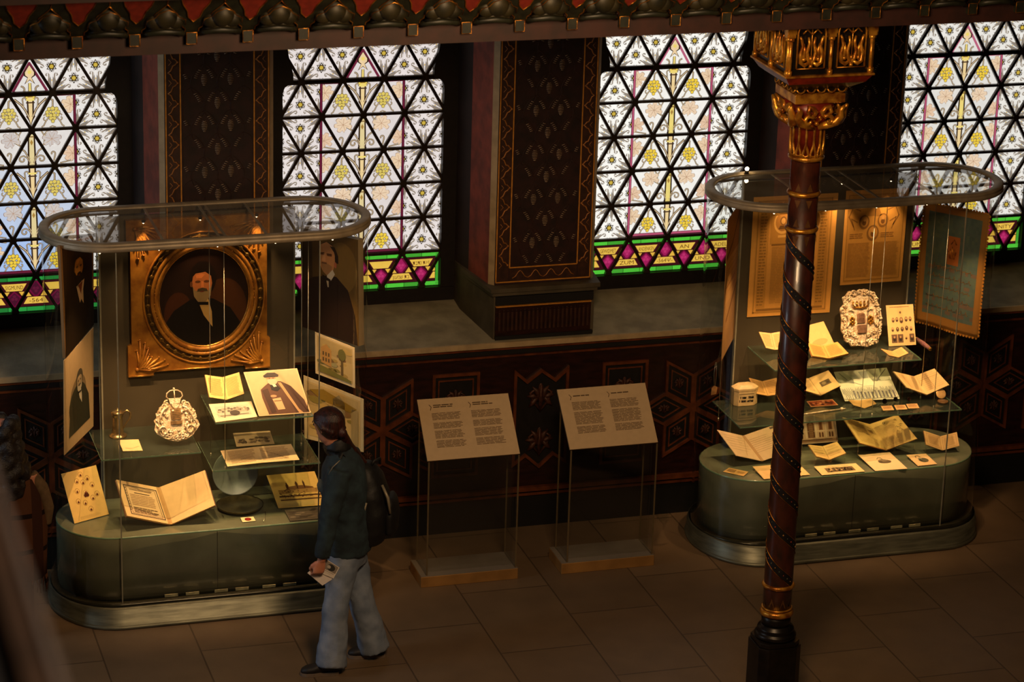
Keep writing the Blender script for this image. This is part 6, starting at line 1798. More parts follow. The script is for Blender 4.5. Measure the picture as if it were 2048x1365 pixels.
# ---- pedestal, back row
def d_fold(L, R):
    L.lines(.10,.14,.92,.80,6,(212,176,140),2,4,.15,.3,3); R.lines(.05,.20,.80,.75,8,(206,170,134),2,5,.2,.3,3)
    L.rect(.94,0,1,1,(206,160,116),1); R.rect(0,0,.05,1,(214,168,122),1); R.rect(.84,.03,.97,.10,(120,100,84),3); L.stroke([(.5,.9),(.75,.45),(.98,.05)],.014,(210,164,116),3)
openbook('folio_document', 'large pale folio spread open left of the spiral column, on the pedestal', ((1434,860),(1486,872),(1524.6,922.8),(1472,911.5)), ((1546,851),(1588,900)), GH, 38, 20, (244,206,164), .004, None, .020, d_fold, 'document')
def d_build(s):
    s.rect(0,0,1,1,(232,196,158),1); s.rect(0,.0,1,.06,(206,166,126),2); br_ = (120,78,48)
    for u in (.03,.22,.47,.72,.97): s.rect(u-.02,.04,u+.02,.82,(250,222,190),3)
    s.poly([(.26,.80),(.26,.34),(.29,.26),(.345,.22),(.40,.26),(.43,.34),(.43,.80)], br_, 4); s.poly([(.29,.78),(.29,.36),(.345,.28),(.40,.36),(.40,.78)], (160,120,84), 5)
    for k in range(6): s.rect(.29,.38+.07*k,.40,.39+.07*k,br_,6)
    for u in (.60,.84): s.poly([(u-.05,.56),(u-.05,.30),(u,.24),(u+.05,.30),(u+.05,.56)], (170,122,86), 4); s.rect(u-.028,.30,u+.028,.54,br_,5)
    for u in (.56,.63,.81,.88,.08): s.poly([(u-.022,.80),(u-.022,.66),(u,.62),(u+.022,.66),(u+.022,.80)], br_, 5)
    s.rect(0,.57,1,.60,(250,222,190),4); s.rect(0,.86,1,.95,(196,150,110),3); s.lines(.02,.87,.98,.92,1,(110,80,56),4,2)
    s.rect(0,.95,1,1,(246,214,176),4)
card('facade_photograph', 'upright photograph of a tall arched building front standing right of the spiral column', tilted((1590,831),(1670,825.6),(1676,884),(1598,890), GH+.02), M_photo, .003, (238,204,166), 'photograph', d_build, z0=GH)
openbook('small_open_book', 'small blank open book on clear legs in front of the building photograph', ((1617,890),(1645,893),(1659,920),(1633,913)), ((1674,884),(1692,906.6)), GH, 34, 16, (240,200,126), .006, (170,120,66), .035, pages((228,188,116), 4))
def d_deed(L, R):
    L.lines(.12,.14,.94,.92,15,(206,164,92),2,4,.25,.2); R.lines(.06,.16,.60,.92,16,(204,162,90),2,5,.25,.2)
    R.ell(.42,.12,.045,.040,(110,84,50),3,14); R.ell(.42,.12,.028,.024,(240,204,132),4,12)
    rd = random.Random(3)
    for k in range(12): u, v = rd.uniform(.62,.86), rd.uniform(.10,.62); R.stroke([(u,v),(u+.04,v-.03),(u+.07,v+.02)],.010,(150,120,70),4)
openbook('illustrated_deed', 'largest open book, yellow manuscript pages on clear legs at the centre right of the pedestal', ((1685.7,835),(1739.6,849),(1773.6,900),(1719.7,886.3)), ((1795,830),(1834,877.7)), GH, 40, 20, (246,206,124), .005, (150,104,50), .045, d_deed)
openbook('small_framed_book', 'small open book with ruled borders at the right end of the pedestal', ((1848,862),(1880.7,873),(1885.4,901),(1852.5,889.6)), ((1913.6,864.7),(1918.6,892)), GH, 52, 14, (242,198,136), .005, (170,110,60), .020,
    lambda L, R: (L.frame(.10,.10,.94,.92,.02,(206,156,100),2), R.frame(.06,.10,.90,.92,.02,(206,156,100),2), L.lines(.2,.2,.84,.84,9,(216,170,112),3,1), R.lines(.16,.2,.8,.84,9,(216,170,112),3,2)))
# ---- pedestal, front row
card('printed_ticket', 'small printed ticket lying at the far left of the front row', tilted((1458,936),(1497,944),(1487,953),(1446,944), GH+.003, 4), M_sheet, .0015, (220,178,106), 'ticket', lambda s: (s.lines(.08,.2,.5,.8,4,(120,86,48),2,2,.5,.1,4), s.lines(.55,.3,.92,.7,3,(180,136,76),2,3)))
card('blank_sheet', 'blank cream sheet in the front row crossing behind the spiral column', tilted((1505,933.5),(1596,926.5),(1620,950),(1528,959), GH+.006), M_sheet, .002, (246,206,140), 'document', lambda s: s.lines(.1,.2,.9,.8,5,(240,198,132),1,1), z0=None)
def d_strip(s):
    s.rect(.18,.30,.84,.78,(120,100,70),1); rd = random.Random(6); ink = (26,22,18)
    for k in range(30):
        u = .20+.60*rd.random(); s.ell(u, .36+.36*rd.random(), .022,.07, rd.choice([ink,(50,42,32),(206,176,120),(90,74,52)]), 2+k % 4, 8)
    s.lines(.25,.16,.80,.22,1,(160,124,80),2,3)
card('group_photograph', 'wide mounted photograph of a crowd in black, front row right of the column', tilted((1628,933.5),(1711.4,927),(1730,943.5),(1644,951), GH+.006), M_photo, .002, (246,210,148), 'photograph', d_strip)
def d_obj(s):
    s.ell(.56,.52,.20,.10,(96,84,66),2,20); s.ell(.52,.46,.14,.07,(130,116,92),3,16); s.stroke([(.40,.36),(.46,.28),(.54,.30),(.56,.40)],.016,(84,72,56),3); s.ell(.44,.52,.05,.04,(70,60,46),4,10)
card('vessel_photograph', 'white square photograph of a small grey vessel, largest in the front row', tilted((1715.5,909.9),(1779,904.6),(1815,937.8),(1750.4,942.4), GH+.006), M_photo, .002, (250,214,166), 'photograph', d_obj)
def d_obj2(s):
    s.ell(.56,.55,.24,.20,(96,92,70),2,18); s.ell(.44,.42,.10,.10,(150,150,120),3,12); s.stroke([(.30,.36),(.34,.18),(.48,.14),(.54,.30)],.03,(84,80,60),3); s.ell(.42,.56,.05,.14,(60,58,46),4,10)
card('vessel_photograph', 'smaller photograph of a dark vessel with a curved neck, right end of the front row', tilted((1812.6,910.4),(1851.7,907.9),(1874.5,928.6),(1835.9,932.5), GH+.006), M_photo, .002, (242,204,146), 'photograph', d_obj2)
# dim things low at the left end, seen through the curved glass
p = at(1429,782,y=-1.45)
o = empty('pocket_watch', (p.x,p.y,p.z), 'small pale tag hanging on two cords inside the left curve of the right case', 'tag')
q = MB(); q.prism([(p.x-.022,p.y,p.z-.03),(p.x+.018,p.y+.01,p.z-.028),(p.x+.024,p.y+.01,p.z+.02),(p.x,p.y+.004,p.z+.034),(p.x-.020,p.y,p.z+.018)], (0,.004,0)); q.build('tag_card', pm('buff_tag', C(206,150,90), .7, 0, .2, 30), o, fixn=True)
q = MB(); q.tube([(p.x-.002,p.y+.004,p.z+.03),(p.x-.008,p.y+.004,p.z+.12),(p.x-.002,p.y+.004,p.z+.20)], .0018, 5); q.tube([(p.x+.004,p.y+.004,p.z+.03),(p.x+.010,p.y+.004,p.z+.12),(p.x+.004,p.y+.004,p.z+.20)], .0018, 5); q.build('cord', M_wire, o)
o.name = 'hanging_tag'
# ================================================================== information lecterns
M_board = attrmat('matt_board', .8, spec=.2)
M_plate = pm('brushed_steel_plate', C(150,138,122), .5, .3, .1, 5, .05, 200)
M_edge2 = pm('polished_acrylic_edge', C(104,88,62), .3, 0, .1, 20)
M_brass = pm('brass_front', C(190,140,78), .45, .4, .15, 6)
def lectern(label, TLp, TRp, BRp, BLp, two, seed, front):
    zb = at(*BLp, y=-1.585).z
    q = tilted(TLp, TRp, BRp, BLp, zb)
    xl, xr = q[3].x, q[2].x
    yfr = (q[2].y+q[3].y)/2; yb = yfr+.255
    root = empty('information_lectern', ((xl+xr)/2, yfr+.12, 0), label, 'lectern', 'information lecterns')
    s = Sheet(q, .012, (206,176,134), (150,120,84))
    ink = (96,76,54); g = (118,94,68)
    for k, u0 in enumerate((.13,.56)):
        w = .33
        v0 = .13 if two else .11
        if two: s.lines(u0+.03,.105,u0+.26,.165,2,ink,2,seed+k,.55,.25,3)
        else: s.lines(u0+.03,.12,u0+.24,.15,1,ink,2,seed+k,.6,.1,3)
        s.stroke([(u0-.012,.10),(u0+.008,.14),(u0-.006,.19)], .007, ink, 3)
        blocks = ((.24,.36,6),(.40,.50,5),(.53,.66,7),(.69,.81,6)) if two else ((.23,.37,8),(.40,.61,11),(.64,.76,6))
        for j, (a, b_, n_) in enumerate(blocks): s.lines(u0,a,u0+w,b_,n_,g,2,seed*3+k*5+j,.48,.12,4)
    s.build('text_board', M_board, root)
    b = MB(); b.box((xl-.03,yfr-.006,.0), (xr+.01,yb+.02,.075)); b.build('base_box', M_brass, root, bevel=.003)
    b = MB(); b.box((xl-.028,yfr-.004,.075), (xr+.008,yb+.018,.079)); b.build('base_plate', M_plate, root)
    for x in (xl+.006, xr-.010):
        top = lambda y: zb-.014+(y-yfr)*((q[0].z-q[3].z)/(q[0].y-q[3].y))
        b = MB(); y0, y1 = yfr+.004, min(yb, q[0].y-.004)
        b.prism([(x,y0,.079),(x,y1,.079),(x,y1,top(y1)),(x,y0,top(y0))], (.010,0,0)); sd_ = b.build('acrylic_side', M_clear, root, fixn=True)
        for yy in (y0, y1):
            b = MB(); b.box((x-.0003,yy-.001,.079), (x+.0103,yy+.001,top(yy))); b.build('polished_edge', M_edge2, sd_)
    b = MB(); b.box((xl+.02,yfr+.06,.079), (xr-.015,yfr+.065,top(yfr+.06)-.004)); b.build('acrylic_web', M_clear, root)
    return root
lectern('information lectern on clear legs nearer the left case, two-line headings', (834,800), (1016,787), (1040,908), (855,923), True, 1, 0)
lectern('information lectern on clear legs nearer the spiral column, one-line headings', (1114,780), (1290,766), (1316,885), (1140,900), False, 2, 1)
# ================================================================== people
def ell(mb, c, U, V, a, b, n=20):
    return [Vector(c)+U*(a*math.cos(2*PI*k/n))+V*(b*math.sin(2*PI*k/n)) for k in range(n)]
def loftr(mb, secs, U, V, n=20):
    """secs: (centre, half width along U, half depth along V)"""
    vs = []; fs = []
    for c, a, b in secs: vs += ell(mb, c, U, V, a, b, n)
    m_ = len(secs)
    for i in range(m_-1):
        for k in range(n): fs.append((i*n+k, i*n+(k+1) % n, (i+1)*n+(k+1) % n, (i+1)*n+k))
    fs.append(tuple(range(n-1,-1,-1))); fs.append(tuple((m_-1)*n+k for k in range(n)))
    mb.mesh(vs, fs, smooth=True)
def melt(o, vox=.009, it=4):
    r_ = o.modifiers.new('remesh', 'REMESH'); r_.mode = 'VOXEL'; r_.voxel_size = vox; r_.use_smooth_shade = True
    s_ = o.modifiers.new('smooth', 'SMOOTH'); s_.factor = .6; s_.iterations = it
    return o
def folds(o, strength=.012, size=.09):
    t = bpy.data.textures.new('folds', 'CLOUDS'); t.noise_scale = size
    d = o.modifiers.new('folds', 'DISPLACE'); d.texture = t; d.strength = strength; d.mid_level = .5
    return o
M_skin = pm('skin', C(206,140,110), .5, 0, .08, 20, c2=C(190,120,92))
M_jean = pm('washed_denim', C(132,142,160), .85, 0, .12, 10, .25, 300, c2=C(104,116,136))
M_jack = pm('dark_teal_fleece', C(40,58,66), .9, 0, .15, 14, .2, 200, c2=C(26,38,46))
M_grey = pm('grey_fleece_panel', C(92,96,88), .9, 0, .15, 20)
M_blk = pm('black_nylon', C(16,16,18), .6, 0, .2, 14, .1, 80)
M_hair = pm('auburn_hair', C(66,28,20), .45, 0, .3, 60, .4, 160, c2=C(28,14,12), stretch=(1,1,.25))
M_shoe = pm('dark_canvas_shoe', C(30,26,26), .6, 0, .2, 20)
M_sole = pm('pale_sole', C(120,104,90), .6, 0, .1, 20)
M_refl = pm('grey_piping', C(150,140,120), .4, .2, .1, 20)

def head_mesh(mb, c, fwd, left, up, k=1.):
    """skull, jaw, nose, ears, lips on one lump; about .225 m tall"""
    c = Vector(c)
    def P(f, l, u): return c+fwd*f*k+left*l*k+up*u*k
    n = 20; secs = []
    prof = [(-.112,.018,.030,.010),(-.100,.036,.045,.012),(-.080,.050,.060,.010),(-.050,.060,.076,.004),(-.015,.068,.088,.0),(.025,.074,.096,-.004),(.060,.072,.094,-.008),(.090,.058,.076,-.012),(.108,.036,.046,-.014),(.116,.012,.016,-.014)]
    loftr(mb, [(P(o,0,u), a*k, b*k) for u, a, b, o in prof], left, fwd, n)
    mb.ball(P(.092,0,-.020), .012*k, n=8, m=6); mb.tube([P(.086,0,.012), P(.102,0,-.018), P(.094,0,-.026)], [.006*k,.010*k,.008*k], 8)
    mb.tube([P(.076,-.020,-.056), P(.088,0,-.054), P(.076,.020,-.056)], [.004*k,.007*k,.004*k], 8)
    mb.ball(P(.060,0,-.092), .018*k, n=8, m=6)
    for s in (-1, 1):
        mb.ball(P(.082,s*.031,.010), .010*k, n=8, m=6)
        mb.tube([P(-.004,s*.070,.020), P(-.012,s*.080,.010), P(-.008,s*.076,-.014), P(.002,s*.070,-.026)], [.008*k,.010*k,.008*k,.006*k], 8)
def face_parts(root, c, fwd, left, up, k=1.):
    c = Vector(c)
    def P(f, l, u): return c+fwd*f*k+left*l*k+up*u*k
    e = MB()
    for s in (-1, 1): e.ball(P(.088,s*.031,.010), .0075*k, n=8, m=6)
    e.build('eyes', pm('eye_dark', C(40,28,24), .2, 0, .1, 20), root)
    e = MB()
    for s in (-1, 1): e.tube([P(.086,s*.046,.028), P(.094,s*.031,.033), P(.092,s*.016,.028)], .0028*k, 6)
    e.build('eyebrows', M_hair, root)
    e = MB(); e.tube([P(.082,-.018,-.055), P(.094,0,-.053), P(.082,.018,-.055)], [.002*k,.005*k,.002*k], 8)
    e.build('lips', pm('lips', C(150,80,74), .4, 0, .1, 20), root)
def hand_mesh(mb, w, d, palm, side, grip=.6, k=1.):
    """w wrist, d direction to the fingers, palm facing normal, side towards the thumb"""
    w = Vector(w); d = d.normalized(); side = side.normalized(); palm = palm.normalized()
    def P(a, b, c_): return w+d*a*k+side*b*k+palm*c_*k
    loftr(mb, [(P(-.04,0,0),.024*k,.020*k),(P(0,0,0),.026*k,.019*k),(P(.03,0,0),.036*k,.016*k),(P(.07,0,.002),.040*k,.015*k),(P(.085,0,.004),.036*k,.012*k)], side, palm, 14)
    for i, (b, L_, r) in enumerate(((.029,.072,.0085),(.010,.080,.009),(-.010,.074,.0085),(-.028,.058,.0075))):
        g = grip*(1+.1*i); p = P(.080,b,.003); pts = [P(.065,b,.002), p]; a = .25
        for seg in (.45,.32,.25):
            a += g*.75; p = p+d*math.cos(a)*L_*seg*k+palm*math.sin(a)*L_*seg*k; pts.append(p)
        mb.tube(pts, [r*k,r*k,r*.95*k,r*.88*k,r*.7*k], 8); mb.ball(pts[-1], r*.7*k, n=6, m=4)
    pts = [P(.015,.026,.006), P(.040,.046,.016), P(.065,.048,.030), P(.082,.040,.038)]
    mb.tube(pts, [.013*k,.012*k,.0105*k,.008*k], 8); mb.ball(pts[-1], .008*k, n=6, m=4)
def shoe(root, heel, toe, up=Vector((0,0,1))):
    heel, toe = Vector(heel), Vector(toe); f = (toe-heel).normalized(); s = Vector((-f.y,f.x,0)); L_ = (toe-heel).length
    q = MB(); secs = []
    for t, w_, h in ((0,.026,.030),(.08,.034,.045),(.25,.036,.050),(.45,.036,.040),(.65,.044,.030),(.85,.042,.024),(.97,.026,.017),(1,.010,.010)):
        secs.append((heel+f*L_*t+up*(h+.012), w_, h))
    n = 16; loftr(q, secs, s, up, n); q.tube([heel+f*.05+up*.05, heel+f*.06+up*.13], [.036,.040], 12)
    o = q.build('shoe', M_shoe, root); melt(o, .007, 3)
    q = MB(); pts = []
    for t, w_ in ((0,.022),(.1,.034),(.3,.036),(.5,.036),(.68,.044),(.86,.042),(.97,.026),(1.01,.006)): pts.append((t, w_))
    base = [heel+f*L_*t+s*w_ for t, w_ in pts]+[heel+f*L_*t-s*w_ for t, w_ in reversed(pts)]
    base = [(p.x,p.y,.001) for p in base]; q.prism(base, (0,0,.020)); q.build('sole', M_sole, o, fixn=True)

def A(px, py, y): return at(px, py, y=y)
# ---- the visitor beside the left case
Y0 = -2.44
fL = at(662, 1330, z=.06); fR = at(750, 1296, z=.06)
dW = Vector((-.93,.36,0)).normalized(); lW = Vector((-dW.y,dW.x,0)); lW = lW if lW.y < 0 else -lW      # her left faces the camera
UP = Vector((0,0,1))
pel = A(695, 1092, Y0); che = A(690, 965, Y0); shc = A(687, 912, Y0); nck = A(676, 892, Y0); hd = A(657, 853, Y0)
dH = Vector((-.62,.78,0)).normalized(); lH = Vector((-dH.y,dH.x,0)); lH = lH if lH.dot(lW) > 0 else -lH
fH = (dH-UP*.12).normalized(); uH = (UP+dH*.12).normalized()
visitor = empty('person', (pel.x,pel.y,0), 'woman with auburn ponytail, teal jacket, black backpack and wide pale jeans', 'person')
sL = shc+lW*.165-UP*.02; sR = shc-lW*.165-UP*.02
eL = A(660, 1020, sL.y-.03); wL = A(643, 1122, sL.y-.05)
eR = sR+Vector((.05,.0,-.28)); wR = eR+dW*.02-UP*.26
kL = A(672, 1205, (pel.y+fL.y)/2-.03); kR = A(722, 1195, (pel.y+fR.y)/2)
hL = pel+lW*.085-UP*.02; hR = pel-lW*.085-UP*.02
q = MB()
loftr(q, [(pel-UP*.05,.155,.105),(pel+UP*.05,.165,.110),(pel.lerp(che,.45),.130,.095),(che,.150,.105),(shc-UP*.06,.150,.080),(shc-UP*.02,.100,.055),(nck+UP*.0,.058,.056)], lW, dW)
q.tube([nck-UP*.04, nck+UP*.03, hd-UP*.07], [.062,.056,.056], 14)
head_mesh(q, hd, fH, lH, uH, .98)
for h_, k_, f_ in ((hL,kL,fL),(hR,kR,fR)): q.tube([h_, k_.lerp(h_,.5), k_, f_.lerp(k_,.55), f_], [.088,.078,.054,.052,.036], 14)
for s_, e_, w_ in ((sL,eL,wL),(sR,eR,wR)): q.tube([s_-UP*.03, s_.lerp(e_,.5), e_, w_], [.040,.042,.036,.026], 12)
hdir = (wL-eL).normalized()
hand_mesh(q, wL, (hdir+Vector((-.10,0,0))).normalized(), Vector((0,1,0)), Vector((-1,0,.1)), .75, .98)
hand_mesh(q, wR, -UP, lW*1., dW, .6, .98)
melt(q.build('body', M_skin, visitor), .0065, 2)
face_parts(visitor, hd, fH, lH, uH, .98)
# hair: cap and ponytail
q = MB()
def PH(f, l, u): return hd+fH*f+lH*l+uH*u
loftr(q, [(PH(-.030,0,-.062),.052,.052),(PH(-.024,0,-.030),.074,.078),(PH(-.018,0,.010),.082,.094),(PH(-.014,0,.050),.083,.098),(PH(-.012,0,.085),.070,.086),(PH(-.012,0,.110),.046,.056),(PH(-.012,0,.124),.016,.02)], lH, fH, 24)
for s in (-1, 1): q.tube([PH(.070,s*.030,.082),PH(.040,s*.066,.050),PH(-.02,s*.082,.01),PH(-.08,s*.05,-.02)], [.012,.018,.018,.016], 8)
tie = PH(-.105,0,-.030)
q.ball(tie, .030, n=10, m=8)
tl = [tie, A(697,893,Y0+.0), A(712,912,Y0+.02), A(730,930,Y0+.03), A(742,948,Y0+.03)]
q.tube(tl, [.026,.034,.034,.024,.008], 12)
melt(q.build('hair', M_hair, visitor), .007, 3)
q = MB(); q.tube([tie+lH*.0+Vector((.020*math.cos(t*PI/4),.0,.020*math.sin(t*PI/4))) for t in range(8)], .006, 6, closed=True); q.build('hair_tie', M_blk, visitor)
# jeans
q = MB()
loftr(q, [(pel-UP*.10,.165,.120),(pel-UP*.0,.175,.125),(pel+UP*.07,.160,.118),(pel+UP*.12,.155,.112)], lW, dW)
for h_, k_, f_ in ((hL,kL,fL),(hR,kR,fR)):
    hem = f_+UP*.0; hem.z = .045
    q.tube([h_+UP*.02, h_.lerp(k_,.5), k_, k_.lerp(hem,.5), hem.lerp(k_,.12), hem], [.096,.092,.080,.086,.096,.100], 18)
o = q.build('jeans', M_jean, visitor); melt(o, .011, 5); folds(o, .022, .11)
# jacket with collar and sleeves
q = MB()
loftr(q, [(pel-UP*.02,.185,.150),(pel+UP*.08,.185,.148),(pel.lerp(che,.5),.178,.145),(che,.190,.150),(shc-UP*.07,.195,.130),(shc-UP*.01,.165,.100),(shc+UP*.035,.085,.075),(nck+UP*.02,.070,.068)], lW, dW)
for s_, e_, w_ in ((sL,eL,wL),(sR,eR,wR)): q.tube([s_-UP*.005, s_.lerp(e_,.45), e_, e_.lerp(w_,.55), w_-(w_-e_)*.06], [.078,.074,.064,.056,.046], 14)
o = q.build('jacket', M_jack, visitor); melt(o, .011, 5); folds(o, .020, .09)
q = MB()
q.tube([nck-UP*.01, nck+UP*.03, nck+UP*.055+dW*.01], [.090,.078,.070], 16)
q.tube([shc+lW*.05-UP*.0, nck-UP*.005+dW*.04, shc-lW*.05+UP*.0], [.055,.060,.055], 10)
o = q.build('collar', M_blk, visitor); melt(o, .010, 4)
fp_ = pel.lerp(che,1.0)+dW*.098+lW*.085
q = MB(); q.ball(fp_, 1, n=16, m=10, sc_=(.060,.085,.048)); o = q.build('grey_chest_panel', M_grey, visitor)
q = MB(); q.tube([sL+Vector((-.075,-.030,-.02)), sL+Vector((-.055,-.052,.035)), sL+Vector((-.01,-.045,.072))], .0030, 6); q.build('shoulder_piping', M_refl, visitor)
# backpack
bc = A(748, 1003, Y0+.02); back = -dW
q = MB(); secs = []
for t, w_, d_, o_ in ((-.275,.10,.05,-.03),(-.25,.135,.085,-.02),(-.17,.155,.112,0),(-.05,.160,.118,.0),(.08,.150,.105,-.015),(.17,.125,.085,-.03),(.235,.09,.055,-.045),(.26,.05,.03,-.05)):
    secs.append((bc+UP*t+back*o_, w_, d_))
loftr(q, secs, lW, back)
pack = q.build('backpack', M_blk, visitor); melt(pack, .012, 4); folds(pack, .015, .10)
q = MB(); secs = [(bc+UP*t+back*(.105), w_, d_) for t, w_, d_ in ((-.20,.08,.02),(-.17,.12,.045),(-.06,.125,.055),(.02,.11,.04),(.05,.08,.02))]
loftr(q, secs, lW, back); melt(q.build('front_pocket', M_blk, pack), .012, 3)
q = MB()
q.tube([bc+UP*.15+lW*.10+back*.06, bc+UP*.08+lW*.13+back*.10, bc-UP*.02+lW*.13+back*.115], [.008,.010,.008], 8)
q.tube([bc+UP*.05+lW*.150-back*.03, bc-UP*.06+lW*.160-back*.06, bc-UP*.18+lW*.150-back*.075], [.010,.014,.010], 8)
q.tube([bc-UP*.12-back*.14+lW*.13, bc-UP*.17-back*.10+lW*.145, bc-UP*.20-back*.06+lW*.14], .008, 6)
q.build('strap_piping', M_refl, pack)
q = MB()
q.tube([bc+UP*.235-back*.02+lW*.03, bc+UP*.275+lW*.03, bc+UP*.27+back*.03-lW*.03, bc+UP*.235+back*.03-lW*.03], .009, 8)
for s in (-1, 1): q.tube([bc+UP*.22-back*.10+lW*s*.08, shc+lW*s*.09+UP*.055, che+dW*.10+lW*s*.10, che-UP*.14+dW*.06+lW*s*.17, bc-UP*.17-back*.10+lW*s*.13], [.018,.026,.024,.014,.012], 8, flat=.5)
q.build('shoulder_straps', M_blk, pack)
shoe(visitor, (fL.x+.045,fL.y-.01,0), (fL.x-.185,fL.y+.02,0)); shoe(visitor, (fR.x+.06,fR.y-.01,0), (fR.x-.165,fR.y+.03,0))
# leaflets in her left hand
hp = wL+hdir*.075
def lq(pts, dy): return [A(px, py, hp.y+dy) for px, py in pts]
def d_leaf(s):
    s.rect(.05,.04,.95,.62,(150,140,130),1); s.ell(.55,.34,.26,.24,(60,56,52),2,16); s.ell(.40,.36,.12,.12,(196,188,176),3,12); s.rect(.1,.68,.9,.72,(170,160,150),2); s.rect(.1,.80,.7,.82,(190,180,170),2)
card('leaflet', 'leaflet with a dark picture, upper of the two in the woman\'s hand', lq(((651,1118),(679,1136),(667,1158),(639,1146)), .030), M_sheet, .0015, (236,226,216), 'leaflet', d_leaf)
card('leaflet', 'plain white leaflet, lower of the two in the woman\'s hand', lq(((632,1131),(676,1152),(645,1172),(615,1147)), .036), M_sheet, .0015, (240,230,224), 'leaflet', lambda s: s.lines(.3,.5,.6,.7,3,(190,180,176),1,1))

# ---- second visitor, mostly beyond the left edge, in a plaid shawl
YV = -1.75
hd2 = A(2, 872, YV); px_ = hd2.x
sec = empty('person', (px_,YV,0), 'person with long dark curly hair and a brown plaid shawl at the left edge', 'person')
dV = Vector((.25,.97,0)).normalized(); lV = Vector((-dV.y,dV.x,0))
q = MB(); z_h = hd2.z
sh_ = Vector((px_,YV,z_h-.245)); pe = Vector((px_,YV,z_h-.78))
loftr(q, [(pe,.16,.11),(pe+UP*.25,.13,.10),(sh_-UP*.08,.17,.10),(sh_,.13,.07),(sh_+UP*.05,.06,.06)], lV, dV)
q.tube([sh_, Vector((px_,YV,z_h-.08))], .055, 12); head_mesh(q, Vector((px_,YV,z_h)), dV, lV, UP, .96)
for s in (-1, 1):
    f_ = Vector((px_,YV,.07))+lV*s*.10
    q.tube([pe+lV*s*.08, pe+lV*s*.09-UP*.33, f_], [.085,.058,.036], 12)
    q.tube([sh_+lV*s*.17, sh_+lV*s*.21-UP*.26, sh_+lV*s*.19-UP*.46+dV*.10], [.048,.040,.028], 12)
    hand_mesh(q, sh_+lV*s*.19-UP*.46+dV*.10, dV-UP*.6, -lV*s, dV, .5, .95)
melt(q.build('body', M_skin, sec), .008, 2); face_parts(sec, Vector((px_,YV,z_h)), dV, lV, UP, .96)
q = MB(); rd = random.Random(3)
for k in range(240):
    a = rd.uniform(0, 2*PI); v = rd.uniform(-.42,.115); 
    w_ = .085+.055*max(0, min(1, (.05-v)/.25))
    fx, lx = -math.cos(a)*w_*.9-.03, math.sin(a)*w_
    if fx > .035 and v < .05: continue
    q.ball(Vector((px_,YV,z_h+v))+dV*fx+lV*lx, rd.uniform(.030,.050), n=8, m=6)
melt(q.build('curly_hair', pm('black_brown_hair', C(30,20,18), .5, 0, .3, 60, .5, 120), sec), .010, 2)
# shawl: plaid cloth
m, nt, out = newmat('brown_plaid_wool'); N = nt.nodes.new; L = nt.links.new
b = N('ShaderNodeBsdfPrincipled'); L(b.outputs[0], out.inputs[0]); b.inputs['Roughness'].default_value = .95; b.inputs['Specular IOR Level'].default_value = .1
tc = N('ShaderNodeTexCoord'); sx_ = N('ShaderNodeSeparateXYZ'); L(tc.outputs['Object'], sx_.inputs[0])
def band(sock, scale, width, off=0.):
    a = N('ShaderNodeMath'); a.operation = 'MULTIPLY_ADD'; a.inputs[1].default_value = scale; a.inputs[2].default_value = off; L(sock, a.inputs[0])
    f_ = N('ShaderNodeMath'); f_.operation = 'FRACT'; L(a.outputs[0], f_.inputs[0])
    c_ = N('ShaderNodeMath'); c_.operation = 'LESS_THAN'; c_.inputs[1].default_value = width; L(f_.outputs[0], c_.inputs[0]); return c_.outputs[0]
mxa = N('ShaderNodeMix'); mxa.data_type = 'RGBA'; mxa.inputs[6].default_value = C(88,56,38); mxa.inputs[7].default_value = C(34,23,20); L(band(sx_.outputs[2], 4.3, .13, .31), mxa.inputs[0])
mxb = N('ShaderNodeMix'); mxb.data_type = 'RGBA'; mxb.inputs[7].default_value = C(62,38,30); L(mxa.outputs[2], mxb.inputs[6]); L(band(sx_.outputs[0], 5.2, .34, .2), mxb.inputs[0])
L(mxb.outputs[2], b.inputs['Base Color'])
q = MB()
loftr(q, [(sh_+UP*.03,.10,.085),(sh_-UP*.02,.20,.125),(sh_-UP*.12,.245,.150),(sh_-UP*.30,.265,.165),(sh_-UP*.52,.262,.170),(sh_-UP*.66,.255,.168)], lV, dV, 28)
o = q.build('plaid_shawl', m, sec, fixn=True); folds(o, .03, .12)
q = MB()
for k in range(40):
    a = 2*PI*k/40; p = sh_-UP*.655+lV*(.25*math.cos(a))+dV*(.165*math.sin(a))
    q.tube([p, p-UP*.05+Vector((rd.uniform(-.008,.008),0,0)), p-UP*rd.uniform(.09,.13)], [.006,.005,.003], 5)
q.build('shawl_fringe', m, sec)
q = MB(); q.tube([sh_-lV*.17+UP*.0, sh_-lV*.235-UP*.09, sh_-lV*.27-UP*.22, sh_-lV*.26-UP*.33], [.040,.044,.040,.030], 12)
melt(q.build('beige_sleeve', pm('beige_knit', C(112,88,60), .9, 0, .15, 30), sec), .010, 3)
q = MB()
for s in (-1, 1): q.tube([pe+lV*s*.075+UP*.05, pe+lV*s*.09-UP*.3, Vector((px_,YV,.06))+lV*s*.10], [.10,.080,.070], 14)
o = q.build('trousers', M_blk, sec); melt(o, .012, 3)
for s in (-1, 1):
    h_ = Vector((px_,YV,0))+lV*s*.10; shoe(sec, h_-dV*.05, h_+dV*.19)
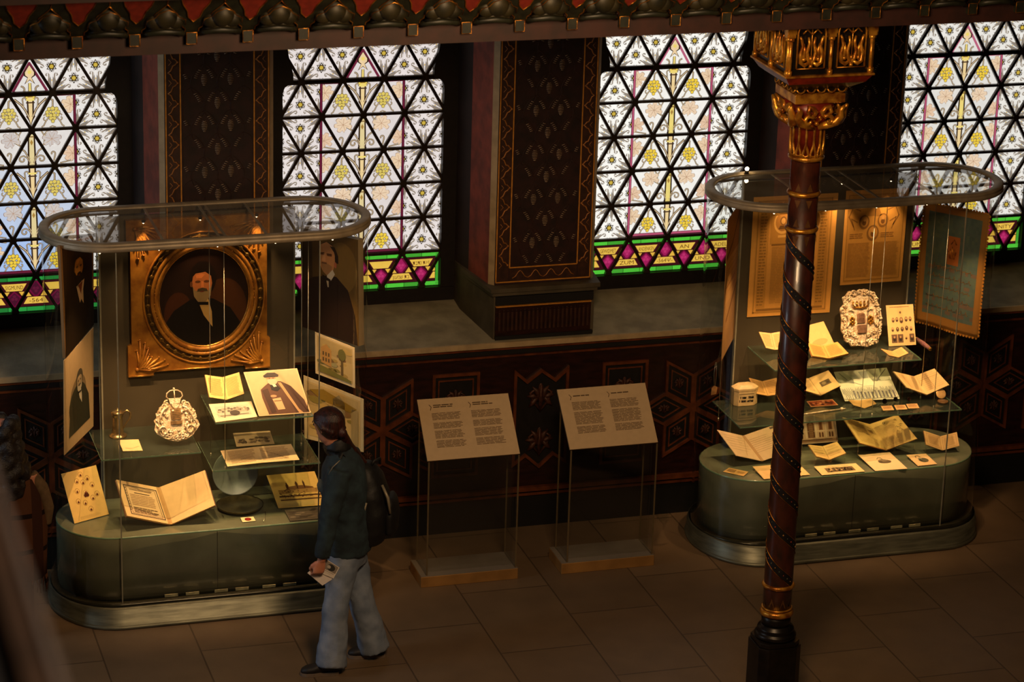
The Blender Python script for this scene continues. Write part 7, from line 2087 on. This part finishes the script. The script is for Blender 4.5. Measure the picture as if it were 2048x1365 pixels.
# ================================================================== light
w_ = bpy.data.worlds.new('world'); sc.world = w_; w_.use_nodes = True
bg = w_.node_tree.nodes['Background']; bg.inputs[0].default_value = (.9,.62,.38,1); bg.inputs[1].default_value = .010
def light(kind, name, loc, target, energy, color, size=.3, spot=1.2, blend=.6, sy=None):
    ld = bpy.data.lights.new(name, kind); lo = bpy.data.objects.new(name, ld); col.objects.link(lo)
    ld.energy = energy; ld.color = color
    if kind == 'AREA':
        ld.size = size
        if sy: ld.shape = 'RECTANGLE'; ld.size_y = sy
    elif kind == 'SPOT': ld.spot_size = spot; ld.spot_blend = blend; ld.shadow_soft_size = size
    else: ld.shadow_soft_size = size
    lo.location = loc
    lo.rotation_euler = (Vector(target)-Vector(loc)).to_track_quat('-Z','Y').to_euler()
    return lo
WARM = (1,.585,.27)
for cx in (c1, c2):
    k = 1.12
    for dx in (-.72,-.36,0,.36,.72):
        light('SPOT', 'case_spot', (cx+dx,CY-.355,2.43), (cx+dx*.8,CY+.06,.6), 54*k, WARM, .012, 1.0, .8)
    for dx in (-.36,0,.36):
        light('SPOT', 'case_spot', (cx+dx,CY+.16,2.43), (cx+dx,-1.02,1.85), 10*k, WARM, .012, 1.15, .9)
# warm nave light from above left, out of view; the last lamp is added
light('AREA', 'unseen_nave_light', (-.5,-7.5,5.6), (.8,-1.3,.6), 120, (1,.66,.36), 1.2)
light('AREA', 'unseen_nave_light', (-.6,-6.6,4.9), (1.7,-3.6,3.4), 42, (1,.60,.28), .5)
light('AREA', 'unseen_nave_light', (-2.2,-12.6,8.6), (-4.1,-15,6.2), 55, (1,.72,.5), .4)  # no known source, added to brighten the dark parapet rail
# daylight from the windows of the left aisle
light('AREA', 'aisle_daylight', (-6.2,-2.8,2.6), (-1.2,-2.2,.5), 48, (.78,.90,1), 1.4, sy=2.2)
sc.view_settings.view_transform = 'Standard'; sc.view_settings.look = 'None'; sc.view_settings.gamma = 1
sc.view_settings.use_curve_mapping = False; sc.view_settings.exposure = 0
sc.cycles.use_denoising = True
try: sc.cycles.denoiser = 'OPENIMAGEDENOISE'
except Exception: pass
sc.cycles.max_bounces = 8; sc.cycles.transparent_max_bounces = 32; sc.cycles.diffuse_bounces = 3; sc.cycles.glossy_bounces = 4
sc.cycles.sample_clamp_indirect = 4; sc.cycles.caustics_reflective = False; sc.cycles.caustics_refractive = False
